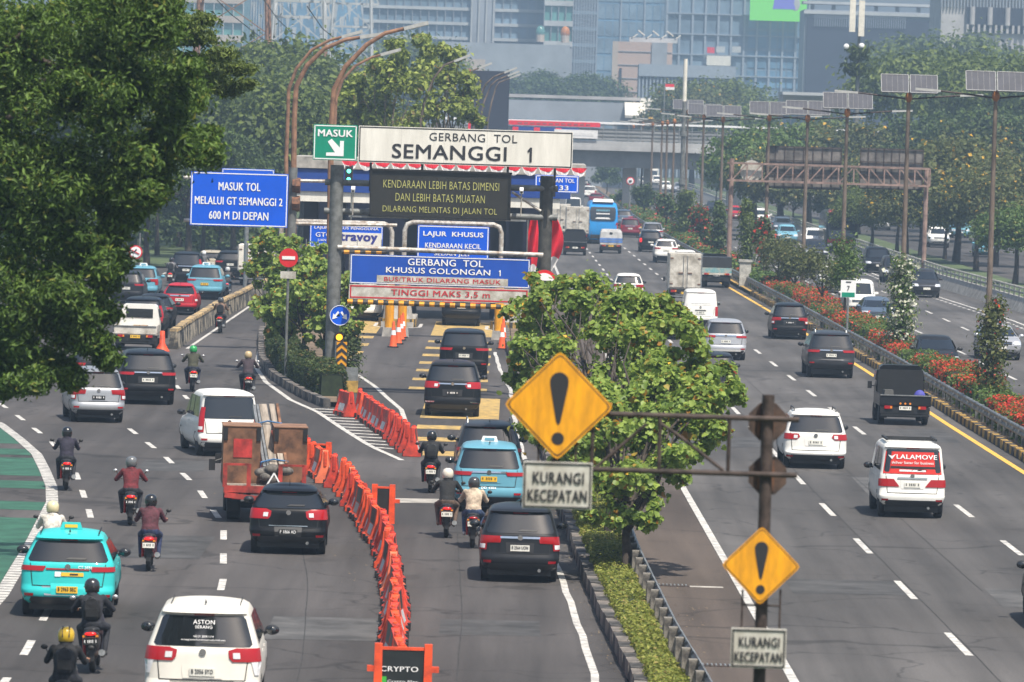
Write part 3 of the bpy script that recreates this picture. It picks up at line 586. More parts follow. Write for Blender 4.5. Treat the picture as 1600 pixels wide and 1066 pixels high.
car(352, 712, L1, 'white tall people carrier ahead of the open truck loaded with planks', 'white', mpv(1.84, 1.735, 4.7, zb=1.04, zu=.62, top=.86, slope=.16, cr=.26), light='tall', name='people_carrier', antenna=None, rot=R(3))
car(150, 659, L2, 'silver people carrier with black plate half under the overhanging tree', 'silver', mpv(1.69, 1.66, 4.2), light='corner', pl='b', name='people_carrier', antenna='rod')
car(228, 631, L1, 'black crossover with silver tailgate bar beside the overhanging tree', 'black', mpv(1.79, 1.85, 4.75, zb=1.12, zu=.66, ov=.85, gc=.30), light='slim', chrome=True, name='crossover_car')
car(150, 612, L2, 'dark saloon peeking out from under the tree leaves behind the silver carrier', 'dark', mpv(1.66, 1.70, 4.3), light='slim', near=False, name='saloon_car')
car(240, 512, cst(0), 'dark grey hatchback just left of the concrete dividing wall', 'dark', hatch(1.52, 1.70, 4.2), light='slim', name='hatchback', near=False)
car(222, 532, cst(0), 'black off-roader behind the white loaded pickup', 'black', suv(1.84, 1.84, 4.7), light='tall', near=False, name='off_road_car')
car(281, 492, cst(0), 'bright red hatchback with taxi-style roof lamp near the dividing wall', 'red', hatch(1.52, 1.68, 3.9), light='tall', name='hatchback', extras=lambda o, B: B.patch([(.90, -.55*B.hw, .55*B.hw), (.96, -.55*B.hw, .55*B.hw)], 'rear', .016, 6).build('chrome_strip', 'chrome', o, 0), plz=.74)
car(222, 466, cst(0), 'light blue taxi nearer the roadside trees, left of the red hatchback', 'blue', mpv(1.68, 1.66, 4.2), 'taxi', 'corner', 'y', name='taxi', near=False, extras=taxi_light())
car(198, 474, cst(0), 'dark car at the left edge of the trees beside the blue taxi', 'dark', mpv(1.65, 1.7, 4.2), light='slim', near=False, name='saloon_car')
car(320, 468, cst(0), 'light blue taxi with dark bumper right of the red hatchback', 'blue', mpv(1.79, 1.85, 4.75, zb=1.12, zu=.66, gc=.30), 'taxi', 'slim', 'y', name='taxi', near=False, chrome=True, extras=taxi_light())
car(291, 443, cst(0), 'black people carrier in front of the two blue taxis', 'black', mpv(1.8, 1.83, 4.7), light='tall', chrome=True, near=False, name='people_carrier')
car(330, 432, cst(0), 'greyish beige saloon far up the left road between black cars', 'beige', mpv(1.55, 1.72, 4.4), light='slim', near=False, name='saloon_car')
car(360, 437, cst(0), 'black car next to the cream box truck on the left road', 'black', suv(1.7, 1.8, 4.5), light='slim', near=False, name='crossover_car')
# --- toll lanes
car(810, 907, RAMP, 'dark grey compact people carrier with cream plate beside the kerb', 'dark', mpv(1.60, 1.655, 4.1, zb=1.0, zu=.58), light='corner', chrome=True, ptxt='B 2564 UON', name='people_carrier', antenna='rod', plz=.73)
car(762, 799, RAMP, 'light blue taxi with yellow plate queueing between dark cars', 'blue', mpv(1.70, 1.73, 4.5, zb=1.06), 'taxi', 'slim', 'y', name='taxi', chrome=True, extras=multi(taxi_light(), lettered('DD 4304', .60, .655, .36, name='fleet_number')), plz=.84)
car(762, 757, RAMP, 'dark grey crossover with upright roof rails ahead of the blue taxi', 'grey', mpv(1.68, 1.73, 4.4, zb=1.05), light='slim', rails=True, name='crossover_car')
car(706, 650, RAMP, 'black people carrier with red tail lights on the yellow rumble bars', 'black', mpv(1.80, 1.83, 4.73, zb=1.13), light='wedge', chrome=True, name='people_carrier', pl='b', antenna='rod', rot=R(-2), extras=lambda o, B: [B.patch([(.47, .66*B.hw, .93*B.hw), (.51, .62*B.hw, .95*B.hw)], 'rear', .02, 4, mi).build('bumper_lip', 'chrome', o, 0) for mi in (False, True)])
car(724, 587, RAMP, 'black electric people carrier with bluish plate approaching the toll booths', 'black', mpv(1.76, 1.85, 4.7, zb=1.12, top=.84, slope=.18), light='slim', name='people_carrier', antenna=None, wiper=False)
car(720, 509, RAMP, 'black off-roader passing between the toll booth islands', 'black', suv(1.83, 1.85, 4.7), light='wedge', near=False, name='off_road_car')
car(566, 501, RAMP, 'white people carrier in the left toll lane behind the grey gantry post', 'white', mpv(1.75, 1.8, 4.6), light='slim', near=False, name='people_carrier')
# --- toll road
def lala(o, B):
    hw = B.hw; B.patch([(1.11, -hw*.88, hw*.88), (1.66, -hw*.80, hw*.80)], 'rear', .012, 8).build('window_banner', mat('banner_red', (.62, .03, .02), .4, var=.05), o, 0)
    lettered('LALAMOVE', 1.48, 1.60, 1.02, x=.10, bold=.02)(o, B); lettered('deliver faster for business', 1.36, 1.43, 1.05, bold=.008)(o, B)
    B.patch([(1.24, -.55, .62), (1.30, -.55, .62)], 'rear', .02, 3).build('banner_strip', 'black', o, 0); B.patch([(1.17, -.33, .33), (1.215, -.33, .33)], 'rear', .02, 3).build('banner_strip', 'ink_white', o, 0)
    MB().add([(-.62, B.rear(.6, 1.55)-.03, 1.58), (-.52, B.rear(.52, 1.55)-.03, 1.55), (-.42, B.rear(.42, 1.6)-.03, 1.61), (-.52, B.rear(.52, 1.5)-.03, 1.47)], [(0, 1, 3), (1, 2, 3)]).build('bird_logo', 'ink_white', o, 0, fix=False)
    B.patch([(.99, -.45*hw, .45*hw), (1.03, -.45*hw, .45*hw)], 'rear', .02, 6).build('chrome_strip', 'chrome', o, 0)
    for y in (.3, .9, 1.5): MB().bar((-.62, y, 1.93), (.62, y, 1.93), .05, .03).build('roof_rack', 'black', o, 0)
    for s in (-1, 1): MB().bar((s*.62, .1, 1.94), (s*.62, 1.7, 1.94), .05, .05).build('roof_rack', 'black', o, 0)
car(1421, 808, TB, 'white delivery van with red LALAMOVE rear window banner', 'white', van(1.90, 1.667, 4.2), 'van', 'flat', name='delivery_van', extras=lala, antenna=None, plz=.84, wiper=True)
car(1271, 731, TB, 'white estate people carrier with red lamps on the toll road behind rusty gantry', 'white', mpv(1.66, 1.80, 4.5, zb=1.02, zu=.50, top=.80, slope=.22), light='wide', name='people_carrier', rails='plastic', antenna=None, plz=.76)
car(1296, 590, TB, 'dark grey off-roader beside the flower hedge guardrail', 'grey', suv(1.83, 1.85, 4.8), light='slim', chrome=True, name='off_road_car', antenna=None, rails='steel')
car(1232, 530, TB, 'black people carrier with tall red lamps ahead of the grey off-roader', 'black', mpv(1.69, 1.66, 4.2), light='corner', chrome=True, pl='b', name='people_carrier', antenna=None)
car(1132, 562, TB, 'silver people carrier with slim black lamps just right of the tree', 'bright_silver', mpv(1.70, 1.75, 4.5, zb=1.08), light='slim', name='people_carrier', antenna=None, extras=lambda o, B: [B.patch([(.38, -.9*B.hw, .9*B.hw), (.46, -.93*B.hw, .93*B.hw)], 'rear', .018, 8).build('bumper_lip', PAINT['white'], o, 0), B.patch([(1.0, -.5*B.hw, .5*B.hw), (1.05, -.5*B.hw, .5*B.hw)], 'rear', .018, 6).build('chrome_strip', 'chrome', o, 0)])
def blind(o, B):
    B.patch([(1.22, -.80*B.hw, .80*B.hw), (1.24, -.80*B.hw, .80*B.hw)], 'rear', .012, 6).build('panel_crease', 'alloy', o, 0)
    B.patch([(.89, -.26, .26), (.93, -.26, .26)], 'rear', .03, 3).build('handle_bar', 'plastic', o, 0)
car(1093, 514, TA, 'plain white panel van with windowless back above the tree', 'white', van(1.90, 1.665, 4.05), 'van', 'van', name='panel_van', antenna=None, glasstint=PAINT['white'], wiper=False, extras=blind, plz=.80)
car(1031, 530, TA, 'dark grey crossover with roof antenna half hidden behind the tree top', 'steel_blue', mpv(1.65, 1.75, 4.4), light='slim', chrome=True, name='crossover_car', antenna='rod')
car(1112, 622, TA, 'dark car almost hidden behind the right side of the tree', 'dark', mpv(1.65, 1.75, 4.4), light='slim', name='saloon_car')
car(981, 473, TA, 'white compact people carrier left of the box truck above the tree', 'white', mpv(1.60, 1.655, 4.1), light='corner', chrome=True, name='people_carrier', antenna=None)
car(1070, 431, TB, 'silver white people carrier behind the top of the box truck', 'white', mpv(1.69, 1.66, 4.2), light='corner', near=False, name='people_carrier')
car(1040, 411, TB, 'white off-roader with black lower bumper by the striped rail end', 'white', suv(1.70, 1.70, 4.4), light='slim', near=False, name='off_road_car', low='black')
car(1016, 394, TB, 'black people carrier with lit brake lights ahead of the white off-roader', 'black', mpv(1.70, 1.75, 4.5), light='side', brake=True, near=False, name='people_carrier')
car(1019, 381, TB, 'silver grey car directly ahead of the black carrier with lit brake lights', 'silver', suv(1.78, 1.8, 4.6), light='slim', near=False, name='off_road_car')
car(984, 371, TB, 'maroon people carrier right of the blue coach', 'maroon', mpv(1.70, 1.75, 4.5), light='side', chrome=True, near=False, name='people_carrier')
car(974, 356, TB, 'dark blue car beside the guardrail behind the maroon carrier', 'steel_blue', suv(1.75, 1.8, 4.5), light='slim', near=False, name='crossover_car')
car(931, 321, TB, 'plum coloured saloon far up the toll road by the guardrail', 'maroon', mpv(1.5, 1.75, 4.4), light='slim', near=False, name='saloon_car')
car(921, 310, TB, 'small white car far up the toll road ahead of the plum saloon', 'white', mpv(1.68, 1.7, 4.4), light='side', near=False, name='people_carrier')
car(912, 298, TB, 'dark car far up the toll road ahead of the white one', 'dark', mpv(1.6, 1.75, 4.4), light='slim', near=False, name='saloon_car')
car(908, 289, TB, 'silver car farthest up the toll road beside the blue service sign', 'silver', mpv(1.6, 1.75, 4.4), light='slim', near=False, name='saloon_car')
car(911, 351, TA, 'silver people carrier between the coach and the white minibus', 'silver', mpv(1.75, 1.75, 4.5), light='side', near=False, name='people_carrier')
car(1688, 985, TB, 'dark car at the right picture edge, only its mirror in view', 'dark', mpv(1.65, 1.75, 4.4), name='saloon_car', rot=R(0))
car(895, 340, TA, 'white minibus with blue lower stripe left of the coach', 'white', van(2.1, 1.75, 4.6), 'van', 'side', 'y', name='minibus', near=False, extras=sticker(PAINT['bus_blue'], -.8, .8, .50, .72))
# --- oncoming carriageway
for px, py, lab, col, B, nm in [
    (1446, 465, 'dark grey people carrier oncoming in the outer lane behind the white-flowered column shrub', 'grey', mpv(1.69, 1.66, 4.2), 'people_carrier'),
    (1372, 427, 'black oncoming people carrier with bright headlamp, behind the green bush', 'black', mpv(1.80, 1.83, 4.7), 'people_carrier'),
    (1400, 442, 'dark grey oncoming car half hidden left of the column shrub', 'grey', mpv(1.75, 1.8, 4.6), 'people_carrier'),
    (1273, 391, 'white oncoming off-roader left of the red coach', 'white', suv(1.8, 1.85, 4.6), 'off_road_car'),
    (1230, 381, 'pale blue oncoming car ahead of the white off-roader', 'sky', mpv(1.65, 1.75, 4.4), 'people_carrier'),
    (1223, 366, 'dark oncoming car with an amber lamp left of the red coach', 'steel_blue', mpv(1.65, 1.75, 4.4), 'saloon_car'),
    (1275, 408, 'grey oncoming car below the white off-roader', 'grey', mpv(1.65, 1.75, 4.4), 'saloon_car'),
    (1342, 493, 'white oncoming minivan behind the kilometre sign', 'white', van(1.9, 1.7, 4.2), 'panel_van'),
    (1372, 512, 'dark blue oncoming saloon between the kilometre sign and the column shrub', 'steel_blue', hatch(1.5, 1.72, 4.4), 'saloon_car'),
    (1302, 458, 'white oncoming car behind the dark round bush', 'white', mpv(1.65, 1.7, 4.3), 'people_carrier'),
    (1562, 562, 'silver oncoming saloon behind the pole shrub at the right edge', 'bright_silver', hatch(1.48, 1.76, 4.5), 'saloon_car'),
    (1463, 588, 'dark oncoming car roof just showing above the red hedge', 'dark', mpv(1.6, 1.73, 4.3), 'saloon_car'),
    (1190, 352, 'white oncoming car beyond the tall shrubs under the pole row', 'white', mpv(1.7, 1.75, 4.4), 'people_carrier'),
    (1150, 345, 'red oncoming car beside the thin gantry post', 'red', mpv(1.6, 1.7, 4.2), 'saloon_car'),
    (1115, 336, 'dark oncoming car beyond the shrubs near the overpass', 'grey', mpv(1.6, 1.7, 4.2), 'saloon_car'),
    (1008, 292, 'white oncoming car just beyond the overpass pier', 'white', mpv(1.7, 1.75, 4.4), 'people_carrier'),
    (1026, 290, 'second white oncoming car beyond the overpass, right of the first', 'cream', mpv(1.7, 1.75, 4.4), 'people_carrier'),
    (1040, 300, 'white oncoming car under the overpass shadow', 'white', mpv(1.65, 1.75, 4.4), 'people_carrier'),
    (1062, 302, 'silver oncoming car under the overpass shadow', 'silver', mpv(1.65, 1.75, 4.4), 'saloon_car'),
    (1466, 387, 'white off-roader on the far side road seen under the big tree', 'white', suv(1.8, 1.85, 4.6), 'off_road_car'),
    (1500, 372, 'light blue taxi on the far side road behind the big tree trunks', 'sky', mpv(1.7, 1.73, 4.4), 'taxi'),
    (1478, 364, 'second light blue taxi farther along the far side road', 'sky', mpv(1.7, 1.73, 4.4), 'taxi'),
    (1540, 402, 'blue taxi on the far side road between tree trunks', 'blue', mpv(1.7, 1.73, 4.4), 'taxi'),
    (1378, 360, 'white car on the far side road left of the tree trunks', 'white', mpv(1.6, 1.73, 4.4), 'saloon_car')]:
    car(px, py, OL, lab, col, B, 'taxi' if nm == 'taxi' else 'car', near=False, front=True, name=nm)
# ================================================================== TRUCKS AND COACHES (local: origin at rear axle, +y forward)
def cab(o, m, W, H, y0, L, zf=.45):
    rings = []
    for y, k, t in [(y0, 1, H), (y0+.1, 1, H), (y0+L*.55, 1, H), (y0+L*.8, .98, H*.78), (y0+L, .95, H*.5)]:
        hw = W/2*k; rings.append([(-hw, y, zf), (-hw, y, zf+(t-zf)*.5), (-hw*.86, y, t-.08), (-hw*.74, y, t), (hw*.74, y, t), (hw*.86, y, t-.08), (hw, y, zf+(t-zf)*.5), (hw, y, zf)])
    MB().loft(rings).build('cab', m, o, 30)
    MB().box((0, y0-.012, H-.36), (W*.66, .02, .36)).build('rear_window', 'glass', o, 0)
    for s in (-1, 1):
        MB().box((s*(W/2*.94), y0+L*.45, H-.36), (.10, L*.5, .34), Matrix.Rotation(-s*.2, 3, 'Y')).build('side_window', 'glass', o, 0)
        q = MB().box((s*(W/2+.14), y0+L*.72, H*.62), (.14, .06, .24)); q.bar((s*W/2*.95, y0+L*.72, H*.6), (s*(W/2+.12), y0+L*.72, H*.6), .03); q.build('mirror', 'plastic', o, 0)
def lamps(o, x, y, z, wd=.2, ht=.1, amber=True):
    for s in (-1, 1):
        t = MB().box((s*x, y, z), (wd, .04, ht)).build('taillight', 'red_lens', o, 0)
        if amber: MB().box((s*(x-wd*.36), y-.022, z), (wd*.24, .01, ht*.8)).build('indicator', 'amber_lens', t, 0)
def truck(px, py, lane, label, name='pickup_truck', rot=0):
    p = G(px, py); h = heading(lane, p.y); return tag(empty(name, p, h+rot), label, 'truck')
def chassis(o, W, L, y0, z=.5, rad=.33, twin=False):
    for s in (-1, 1): MB().box((s*.35, y0+L/2, z), (.09, L, .14)).build('chassis_rail', 'black', o, 0)
    MB().tube([(-W*.4, 0, rad), (W*.4, 0, rad)], .08, 8).build('axle', 'black', o); wheels(o, W, (0, y0+L-.7), rad, .32 if twin else .19)
    for s in (-1, 1): MB().box((s*(W/2-.16), -.44, .42), (.26, .02, .4)).build('mud_flap', 'rubber', o, 0)

# red open truck loaded with crates and planks
o = truck(409, 813, L1, 'red open truck carrying brown plywood boxes and a bundle of long planks', 'open_truck', R(-1)); W = 1.90
chassis(o, 1.75, 4.6, -.95, .58, .36, True); cab(o, mat('paint_truck_white', (.5, .12, .08), .5), 1.7, 2.0, 2.35, 1.5)
MB().box((0, .55, .84), (W, 3.3, .10)).build('bed_floor', 'plank', o, 0); MB().box((0, -1.1, .80), (W, .09, .16)).build('rear_beam', 'truck_red', o, 0)
for s in (-1, 1):
    MB().box((s*(W/2-.03), .55, .93), (.06, 3.3, .16)).build('side_rail', 'truck_red', o, 0)
    f = MB(); x0, x1 = (s*.93, s*.37)
    for x in (x0, x1): f.box((x, -1.1, 1.12), (.10, .06, .56))
    f.bar((x0, -1.1, 1.38), (x1, -1.1, 1.38), .06, .05); f.build('rear_gate', 'truck_red', o, 0)
MB().bar((-.93, -1.14, .66), (.1, -1.14, .56), .05, .12).build('rear_bumper', 'truck_red', o, 0); lamps(o, .58, -1.08, .60, .34, .09, False)
MB().tube([(-1.16, 2.3, 1.22), (-.9, 2.4, 1.3)], .015, 5).build('mirror_arm', 'black', o); MB().box((-1.16, 2.28, 1.15), (.15, .05, .27)).build('mirror', 'plastic', o, 0)
def on_bed(x, y, z, h=0): return o.matrix_basis @ Vector((x, y, z))
hd = o.rotation_euler.z
bpy.context.view_layer.update()
for x, wd, ht, lab in [(-.53, .88, 1.34, 'brown plywood box with a red patch on the left of the open truck bed'), (.62, .78, 1.34, 'brown plywood box on the right of the open truck bed')]:
    b = tag(empty('plywood_box', on_bed(x, .35, .892), hd), lab, 'box', 'plywood boxes on the open truck')
    MB().box((0, 0, ht/2), (wd, 1.5, ht)).build('panel_body', 'board_brown', b, 0); MB().box((0, 0, ht+.012), (wd+.03, 1.54, .02)).build('lid', 'rust_light', b, 0)
    for s in (-1, 1): MB().box((s*(wd/2-.05), -.765, ht-.18), (.1, .03, .30)).build('strap', 'black', b, 0)
    if x < 0: MB().box((.02, -.76, ht*.62), (.44, .012, .44)).build('red_patch', mat('red_patch', (.40, .03, .025), .7, var=.3, vs=4), b, 0)
pb = tag(empty('plank_bundle', on_bed(.12, -.9, .90), hd), 'bundle of long weathered planks roped together on the open truck', 'planks')
for i, (x, wd, dx, m) in enumerate([(-.14, .07, -.30, 'steel'), (-.06, .06, -.30, 'steel'), (.07, .20, -.30, 'plank'), (.26, .14, -.26, 'plank'), (.37, .07, -.22, 'board_brown')]):
    b = MB(); b.bar((x+.02, 0, .42+.02*i), (x+dx*.6, 2.9, 1.72+.01*i), wd*.92, .05); b.bar((x+.02, 0, .36+.02*i), (x+dx*.6, 2.9, 1.66+.01*i), wd*.92, .05); b.build('plank', m, pb, 0)
for t in (.12, 1.9): MB().tube([(-.2-.05*t, t, .47+.45*t), (.1-.06*t, t-.02, .55+.45*t), (.44-.06*t, t, .50+.45*t), (.43-.06*t, t+.02, .36+.45*t), (-.2-.05*t, t+.02, .33+.45*t), (-.2-.05*t, t, .47+.45*t)], .022, 5).build('rope', 'rope_blue', pb)
r_ = random.Random(4); mb = MB()
for i in range(9): mb.ball((r_.uniform(-.25, .42), r_.uniform(-.06, .1), r_.uniform(.10, .42)), (r_.uniform(.14, .22), .16, r_.uniform(.10, .16)), 9, 6)
tag(mb.build('cloth_bundle', 'sack', None, 60, on_bed(.12, -.88, .87), hd), 'dirty rag bundle wrapped round the plank ends on the open truck', 'cloth')
mb = MB(); 
for a, b in [((-.17, 0), (0, .3)), ((0, .3), (.17, 0)), ((.17, 0), (-.17, 0))]: mb.bar((a[0], 0, a[1]), (b[0], 0, b[1]), .035)
tag(mb.build('warning_triangle', 'ink_white', None, 0, on_bed(.22, -1.17, .90), hd), 'white triangle frame hung on the tail of the open truck', 'triangle')

# black pickup with load, beside the hedge
def pickup(px, py, lane, label, m, bedm, W=1.68, pl='w', dots=False, cargo=None, rack=True, H=1.80):
    o = truck(px, py, lane, label); chassis(o, W, 4.0, -.95, .46, .31); cab(o, m, W*.95, H, 1.45, 1.5)
    MB().box((0, .25, .68), (W, 2.3, .08)).build('bed_floor', bedm, o, 0)
    for s in (-1, 1): MB().box((s*(W/2-.02), .25, .86), (.04, 2.3, .32)).build('side_board', bedm, o, 0)
    MB().box((0, -.91, .85), (W-.02, .04, .33)).build('tailgate', bedm, o, 0); MB().box((0, -.945, 1.0), (W*.98, .03, .035)).build('gate_rim', 'steel', o, 0)
    MB().box((0, -.86, .50), (W*.96, .12, .22)).build('rear_panel', 'black', o, 0); MB().bar((-W*.47, -.98, .34), (W*.47, -.98, .34), .05, .06).build('rear_bumper', 'black', o, 0)
    lamps(o, W*.33, -.95, .60, .26, .10); plate(o, 0, -.955, .58, pl)
    if rack: MB().box((0, 1.36, 1.30), (W*.92, .06, .9), taper=.95).build('headboard', 'black', o, 0)
    if dots:
        for x in (-.16, 0, .16): MB().disc((x, -.955, .73), .035, 'Y', .02, 10).build('marker_lamp', 'amber_lens', o)
    if cargo: cargo(o)
    return o
o = pickup(1410, 663, TB, 'black open pickup with a blue bag in its bed, beside the guardrail', PAINT['black'], PAINT['dark'], 1.70, dots=True, H=1.9)
c = o.matrix_basis
tag(MB().ball((0, 0, .22), (.20, .18, .24), 10, 8).build('cargo_bag', mat('bag_blue', (.07, .07, .38), .7, var=.2), None, 50, c @ Vector((.50, -.5, .72)), o.rotation_euler.z), 'blue bag in the bed of the black pickup', 'bag')
tag(MB().box((0, 0, .22), (.36, .3, .44), taper=.8).build('cargo_box', mat('dark_canvas', (.10, .10, .095), .8), None, 0, c @ Vector((-.55, -.5, .725)), o.rotation_euler.z+.2), 'dark box in the left of the black pickup bed', 'box')
pickup(898, 399, TA, 'black pickup with lit left tail lamp in the left toll lane', PAINT['black'], PAINT['black'], 1.72, H=1.9)
o = pickup(213, 547, cst(0), 'white open pickup carrying timber, half under the overhanging tree', PAINT['white'], 'box_white', 1.72, 'y', rack=False)
c = o.matrix_basis
for i, (x, z) in enumerate([(-.2, .72), (.1, .72), (.35, .72), (-.05, .86), (.25, .86)]):
    tag(MB().box((0, 0, .06), (.26, 1.7, .12)).build('timber_beam', 'wood', None, 0, c @ Vector((x, .2, z)), o.rotation_euler.z), 'sawn timber beam lying in the white pickup bed', 'timber', 'timber beams in the white pickup')
def tarp(o):
    rings = []
    for z, hw, y0, y1 in [(.72, .84, -.92, 1.4), (1.15, .85, -.93, 1.4), (1.62, .80, -.85, 1.4), (1.80, .72, -.75, 1.35), (1.83, .5, -.5, 1.2)]: rings.append([(-hw, y0, z), (hw, y0, z), (hw, y1, z), (-hw, y1, z)])
    t = MB().loft(rings).build('canopy_cover', 'tarp_grey', o, 0); MB().box((0, -.945, 1.0), (1.7, .02, .34)).build('blue_sheet', 'tarp_blue', t, 0); MB().box((-.02, -.91, 1.55), (.22, .02, .14)).build('cover_window', 'glass', t, 0)
pickup(954, 396, TA, 'small truck with grey tent cover and blue sheet behind the coach', PAINT['white'], 'box_white', 1.66, 'y', cargo=tarp, rack=False)

def box_truck(px, py, lane, label, W, H, L, m='box_white', z0=.85, bolts=True, cabm='white'):
    o = truck(px, py, lane, label, 'box_truck'); chassis(o, W*.93, L+1.5, -1.2, .62, .38, True); cab(o, PAINT[cabm], W*.95, 2.0, L-1.15, 1.5)
    b = MB().box((0, L/2-1.25, (z0+H)/2), (W, L, H-z0)).build('cargo_box', m, o, 0)
    for s in (-1, 1):
        d = MB().box((s*W*.245, -1.265, (z0+H)/2), (W*.465, .03, H-z0-.14)).build('door', m, o, 0)
        MB().tube([(s*W*.06, -1.30, z0+.1), (s*W*.06, -1.30, H-.1)], .018, 6).build('lock_rod', 'steel', d); MB().box((s*W*.14, -1.31, (z0+H)/2-.1), (.24, .03, .05)).build('handle', 'rust', d, 0)
        MB().box((s*(W/2-.02), -1.27, (z0+H)/2), (.06, .05, H-z0)).build('corner_post', 'steel', o, 0)
        for z in (z0+.25, H-.25): MB().box((s*W*.42, -1.29, z), (.16, .03, .06)).build('hinge', 'rust', d, 0)
    MB().box((0, -1.2, .72), (W*.9, .12, .18)).build('rear_beam', 'black', o, 0); lamps(o, W*.34, -1.28, .70, .3, .12); plate(o, .0, -1.28, .60, 'y'); MB().bar((-W*.45, -1.25, .42), (W*.45, -1.25, .42), .06, .08).build('rear_bumper', 'steel', o, 0)
    return o
box_truck(1068, 474, TA, 'pale aluminium box truck with rusty door bolts on the toll road', 1.80, 2.75, 3.2)
box_truck(901, 381, TA, 'grey-white box truck behind the black pickup in the left toll lane', 1.9, 3.0, 3.6)
box_truck(872, 378, TL, 'grey box truck half hidden by the right gantry post', 1.9, 3.1, 3.6)
box_truck(399, 446, cst(0), 'cream slatted box truck on the left road behind the island tree', 1.95, 2.3, 3.6, 'cream')
# dark stake truck with a painted tailgate
o = truck(1118, 449, TB, 'dark covered truck with a painted turquoise tailboard beside the guardrail', 'covered_truck'); chassis(o, 1.75, 5, -1.1, .6, .37, True); cab(o, PAINT['black'], 1.7, 2.0, 2.0, 1.5)
MB().box((0, .5, 1.35), (1.86, 3.1, 1.0), taper=.96).build('cargo_body', 'plastic', o, 0); MB().box((0, -1.07, 1.06), (1.80, .05, .30)).build('tailboard', 'canopy_blue' if 0 else mat('tail_teal', (.07, .22, .24), .5, var=.6, vs=6, dirt=(.45, .42, .36)), o, 0); MB().box((0, -1.07, .84), (1.80, .06, .12)).build('rear_beam', 'box_white', o, 0)
lamps(o, .62, -1.12, .84, .3, .09); plate(o, 0, -1.11, .72, 'b'); MB().box((0, -.9, .55), (1.7, .3, .3)).build('rear_panel', 'black', o, 0)

def coach(px, py, lane, label, m, W, H, L, front=False, name='coach'):
    p = G(px, py); h = heading(lane, p.y)+(math.pi if front else 0); o = tag(empty(name, p, h), label, 'bus'); rings = []
    if front: o.location = p-Matrix.Rotation(h, 3, 'Z') @ Vector((0, L-3.2, 0))
    y0, y1 = -1.9, L-1.9
    for z, k, a, b in [(.35, .96, .12, .1), (.6, 1, .0, 0), (1.3, 1, 0, .02), (H*.7, 1, .1, .15), (H-.45, .96, .35, .4), (H-.15, .88, .7, .6), (H-.02, .72, 1.2, .9), (H, .5, 1.8, 1.2)]:
        hw = W/2*k; rr = .28; ring = []
        for cx, cy, a0 in [(hw-rr, y0+a+rr, -90), (hw-rr, y1-b-rr, 0), (-hw+rr, y1-b-rr, 90), (-hw+rr, y0+a+rr, 180)]:
            for i in range(5): t = R(a0+i*22.5); ring.append((cx+rr*math.cos(t), cy+rr*math.sin(t), z))
        rings.append(ring)
    MB().loft(rings).build('body', m, o, 45); wheels(o, W, (0, L-4.6), .48, .34); MB().box((0, (y0+y1)/2, .4), (W*.9, L*.95, .3)).build('underbody', 'black', o, 0)
    ys, sg = (y1, 1) if front else (y0, -1); f = lambda z: np.interp(z, [1.3, H*.7, H-.45, H-.15], [.0, .10, .35, .70] if not front else [.02, .15, .40, .60])-.03
    for nm, mm, rows in [('rear_window' if not front else 'windscreen', 'glass', [(1.0 if front else H*.56, W*.36), ((1.1 if front else H*.6), W*.42), (H*.8, W*.43), (H-.42, W*.40)])]:
        mb = MB()
        for z, w_ in rows: mb.v += [(-w_, ys-sg*f(z)+sg*.03, z), (-w_*.5, ys-sg*f(z)+sg*.035, z), (w_*.5, ys-sg*f(z)+sg*.035, z), (w_, ys-sg*f(z)+sg*.03, z)]
        for j in range(len(rows)-1): mb.f += [(4*j+i, 4*j+i+1, 4*j+i+5, 4*j+i+4) for i in range(3)]
        mb.build(nm, mm, o, 60)
    for s in (-1, 1): MB().box((s*(W/2-.005), (y0+y1)/2, H*.66), (.03, L*.86, H*.2)).build('side_window', 'glass', o, 0)
    if not front:
        for s in (-1, 1): MB().add([(s*W*.36, y0-.01, .85), (s*W*.5, y0+.10, .80), (s*W*.5, y0+.16, 1.75), (s*W*.45, y0+.05, 1.8)], [(0, 1, 2, 3)]).build('taillight', 'red_lens', o, 0, fix=False)
        MB().box((0, y0-.015, .62), (W*.8, .04, .3)).build('bumper_trim', 'plastic', o, 0); MB().box((0, y0+1.6, H+.10), (W*.7, 2.2, .22), taper=.9).build('roof_unit', 'ink_white', o, 0)
        marks = MB(); [marks.box((-.5+i*.125, y0+f(H*.80)-.06, H*.80), (.085, .02, .15)) for i in range(9)]; marks.build('window_sticker', PAINT['sky'], o, 0); MB().box((0, y0+f(H*.615)-.07, H*.615), (1.3, .02, .13), taper=.7).build('window_sticker', 'ink_white', o, 0); MB().box((0, y0+f(H*.72)-.07, H*.72), (1.1, .02, .09)).build('window_sticker', 'ink_white', o, 0)
    else:
        for s in (-1, 1): MB().box((s*W*.38, y1+.0, .72), (.4, .05, .2)).build('headlight', 'headlight', o, 0)
        MB().box((0, y1-.1, H-.28), (W*.7, .5, .12)).build('visor', m, o, 0); MB().box((0, y1+.01, .62), (W*.5, .03, .3)).build('grille', 'black', o, 0)
    return o
coach(940, 381, TA, 'bright blue coach with white roof unit in the middle of the toll road', PAINT['bus_blue'], 2.45, 3.45, 11)
rc = coach(1313, 396, O1, 'grey coach with faded red roof on the oncoming carriageway', PAINT['grey'], 2.5, 3.4, 11, True)
MB().box((0, 7.6, 3.36), (2.2, 2.4, .34), taper=.85).build('red_roof', PAINT['bus_red'], rc, 0); MB().box((0, 9.12, 1.0), (2.3, .05, .3)).build('red_stripe', PAINT['red'], rc, 0)
coach(1018, 282, O2, 'pale truck-like coach far away beyond the overpass', PAINT['cream'], 2.4, 3.3, 9, True)

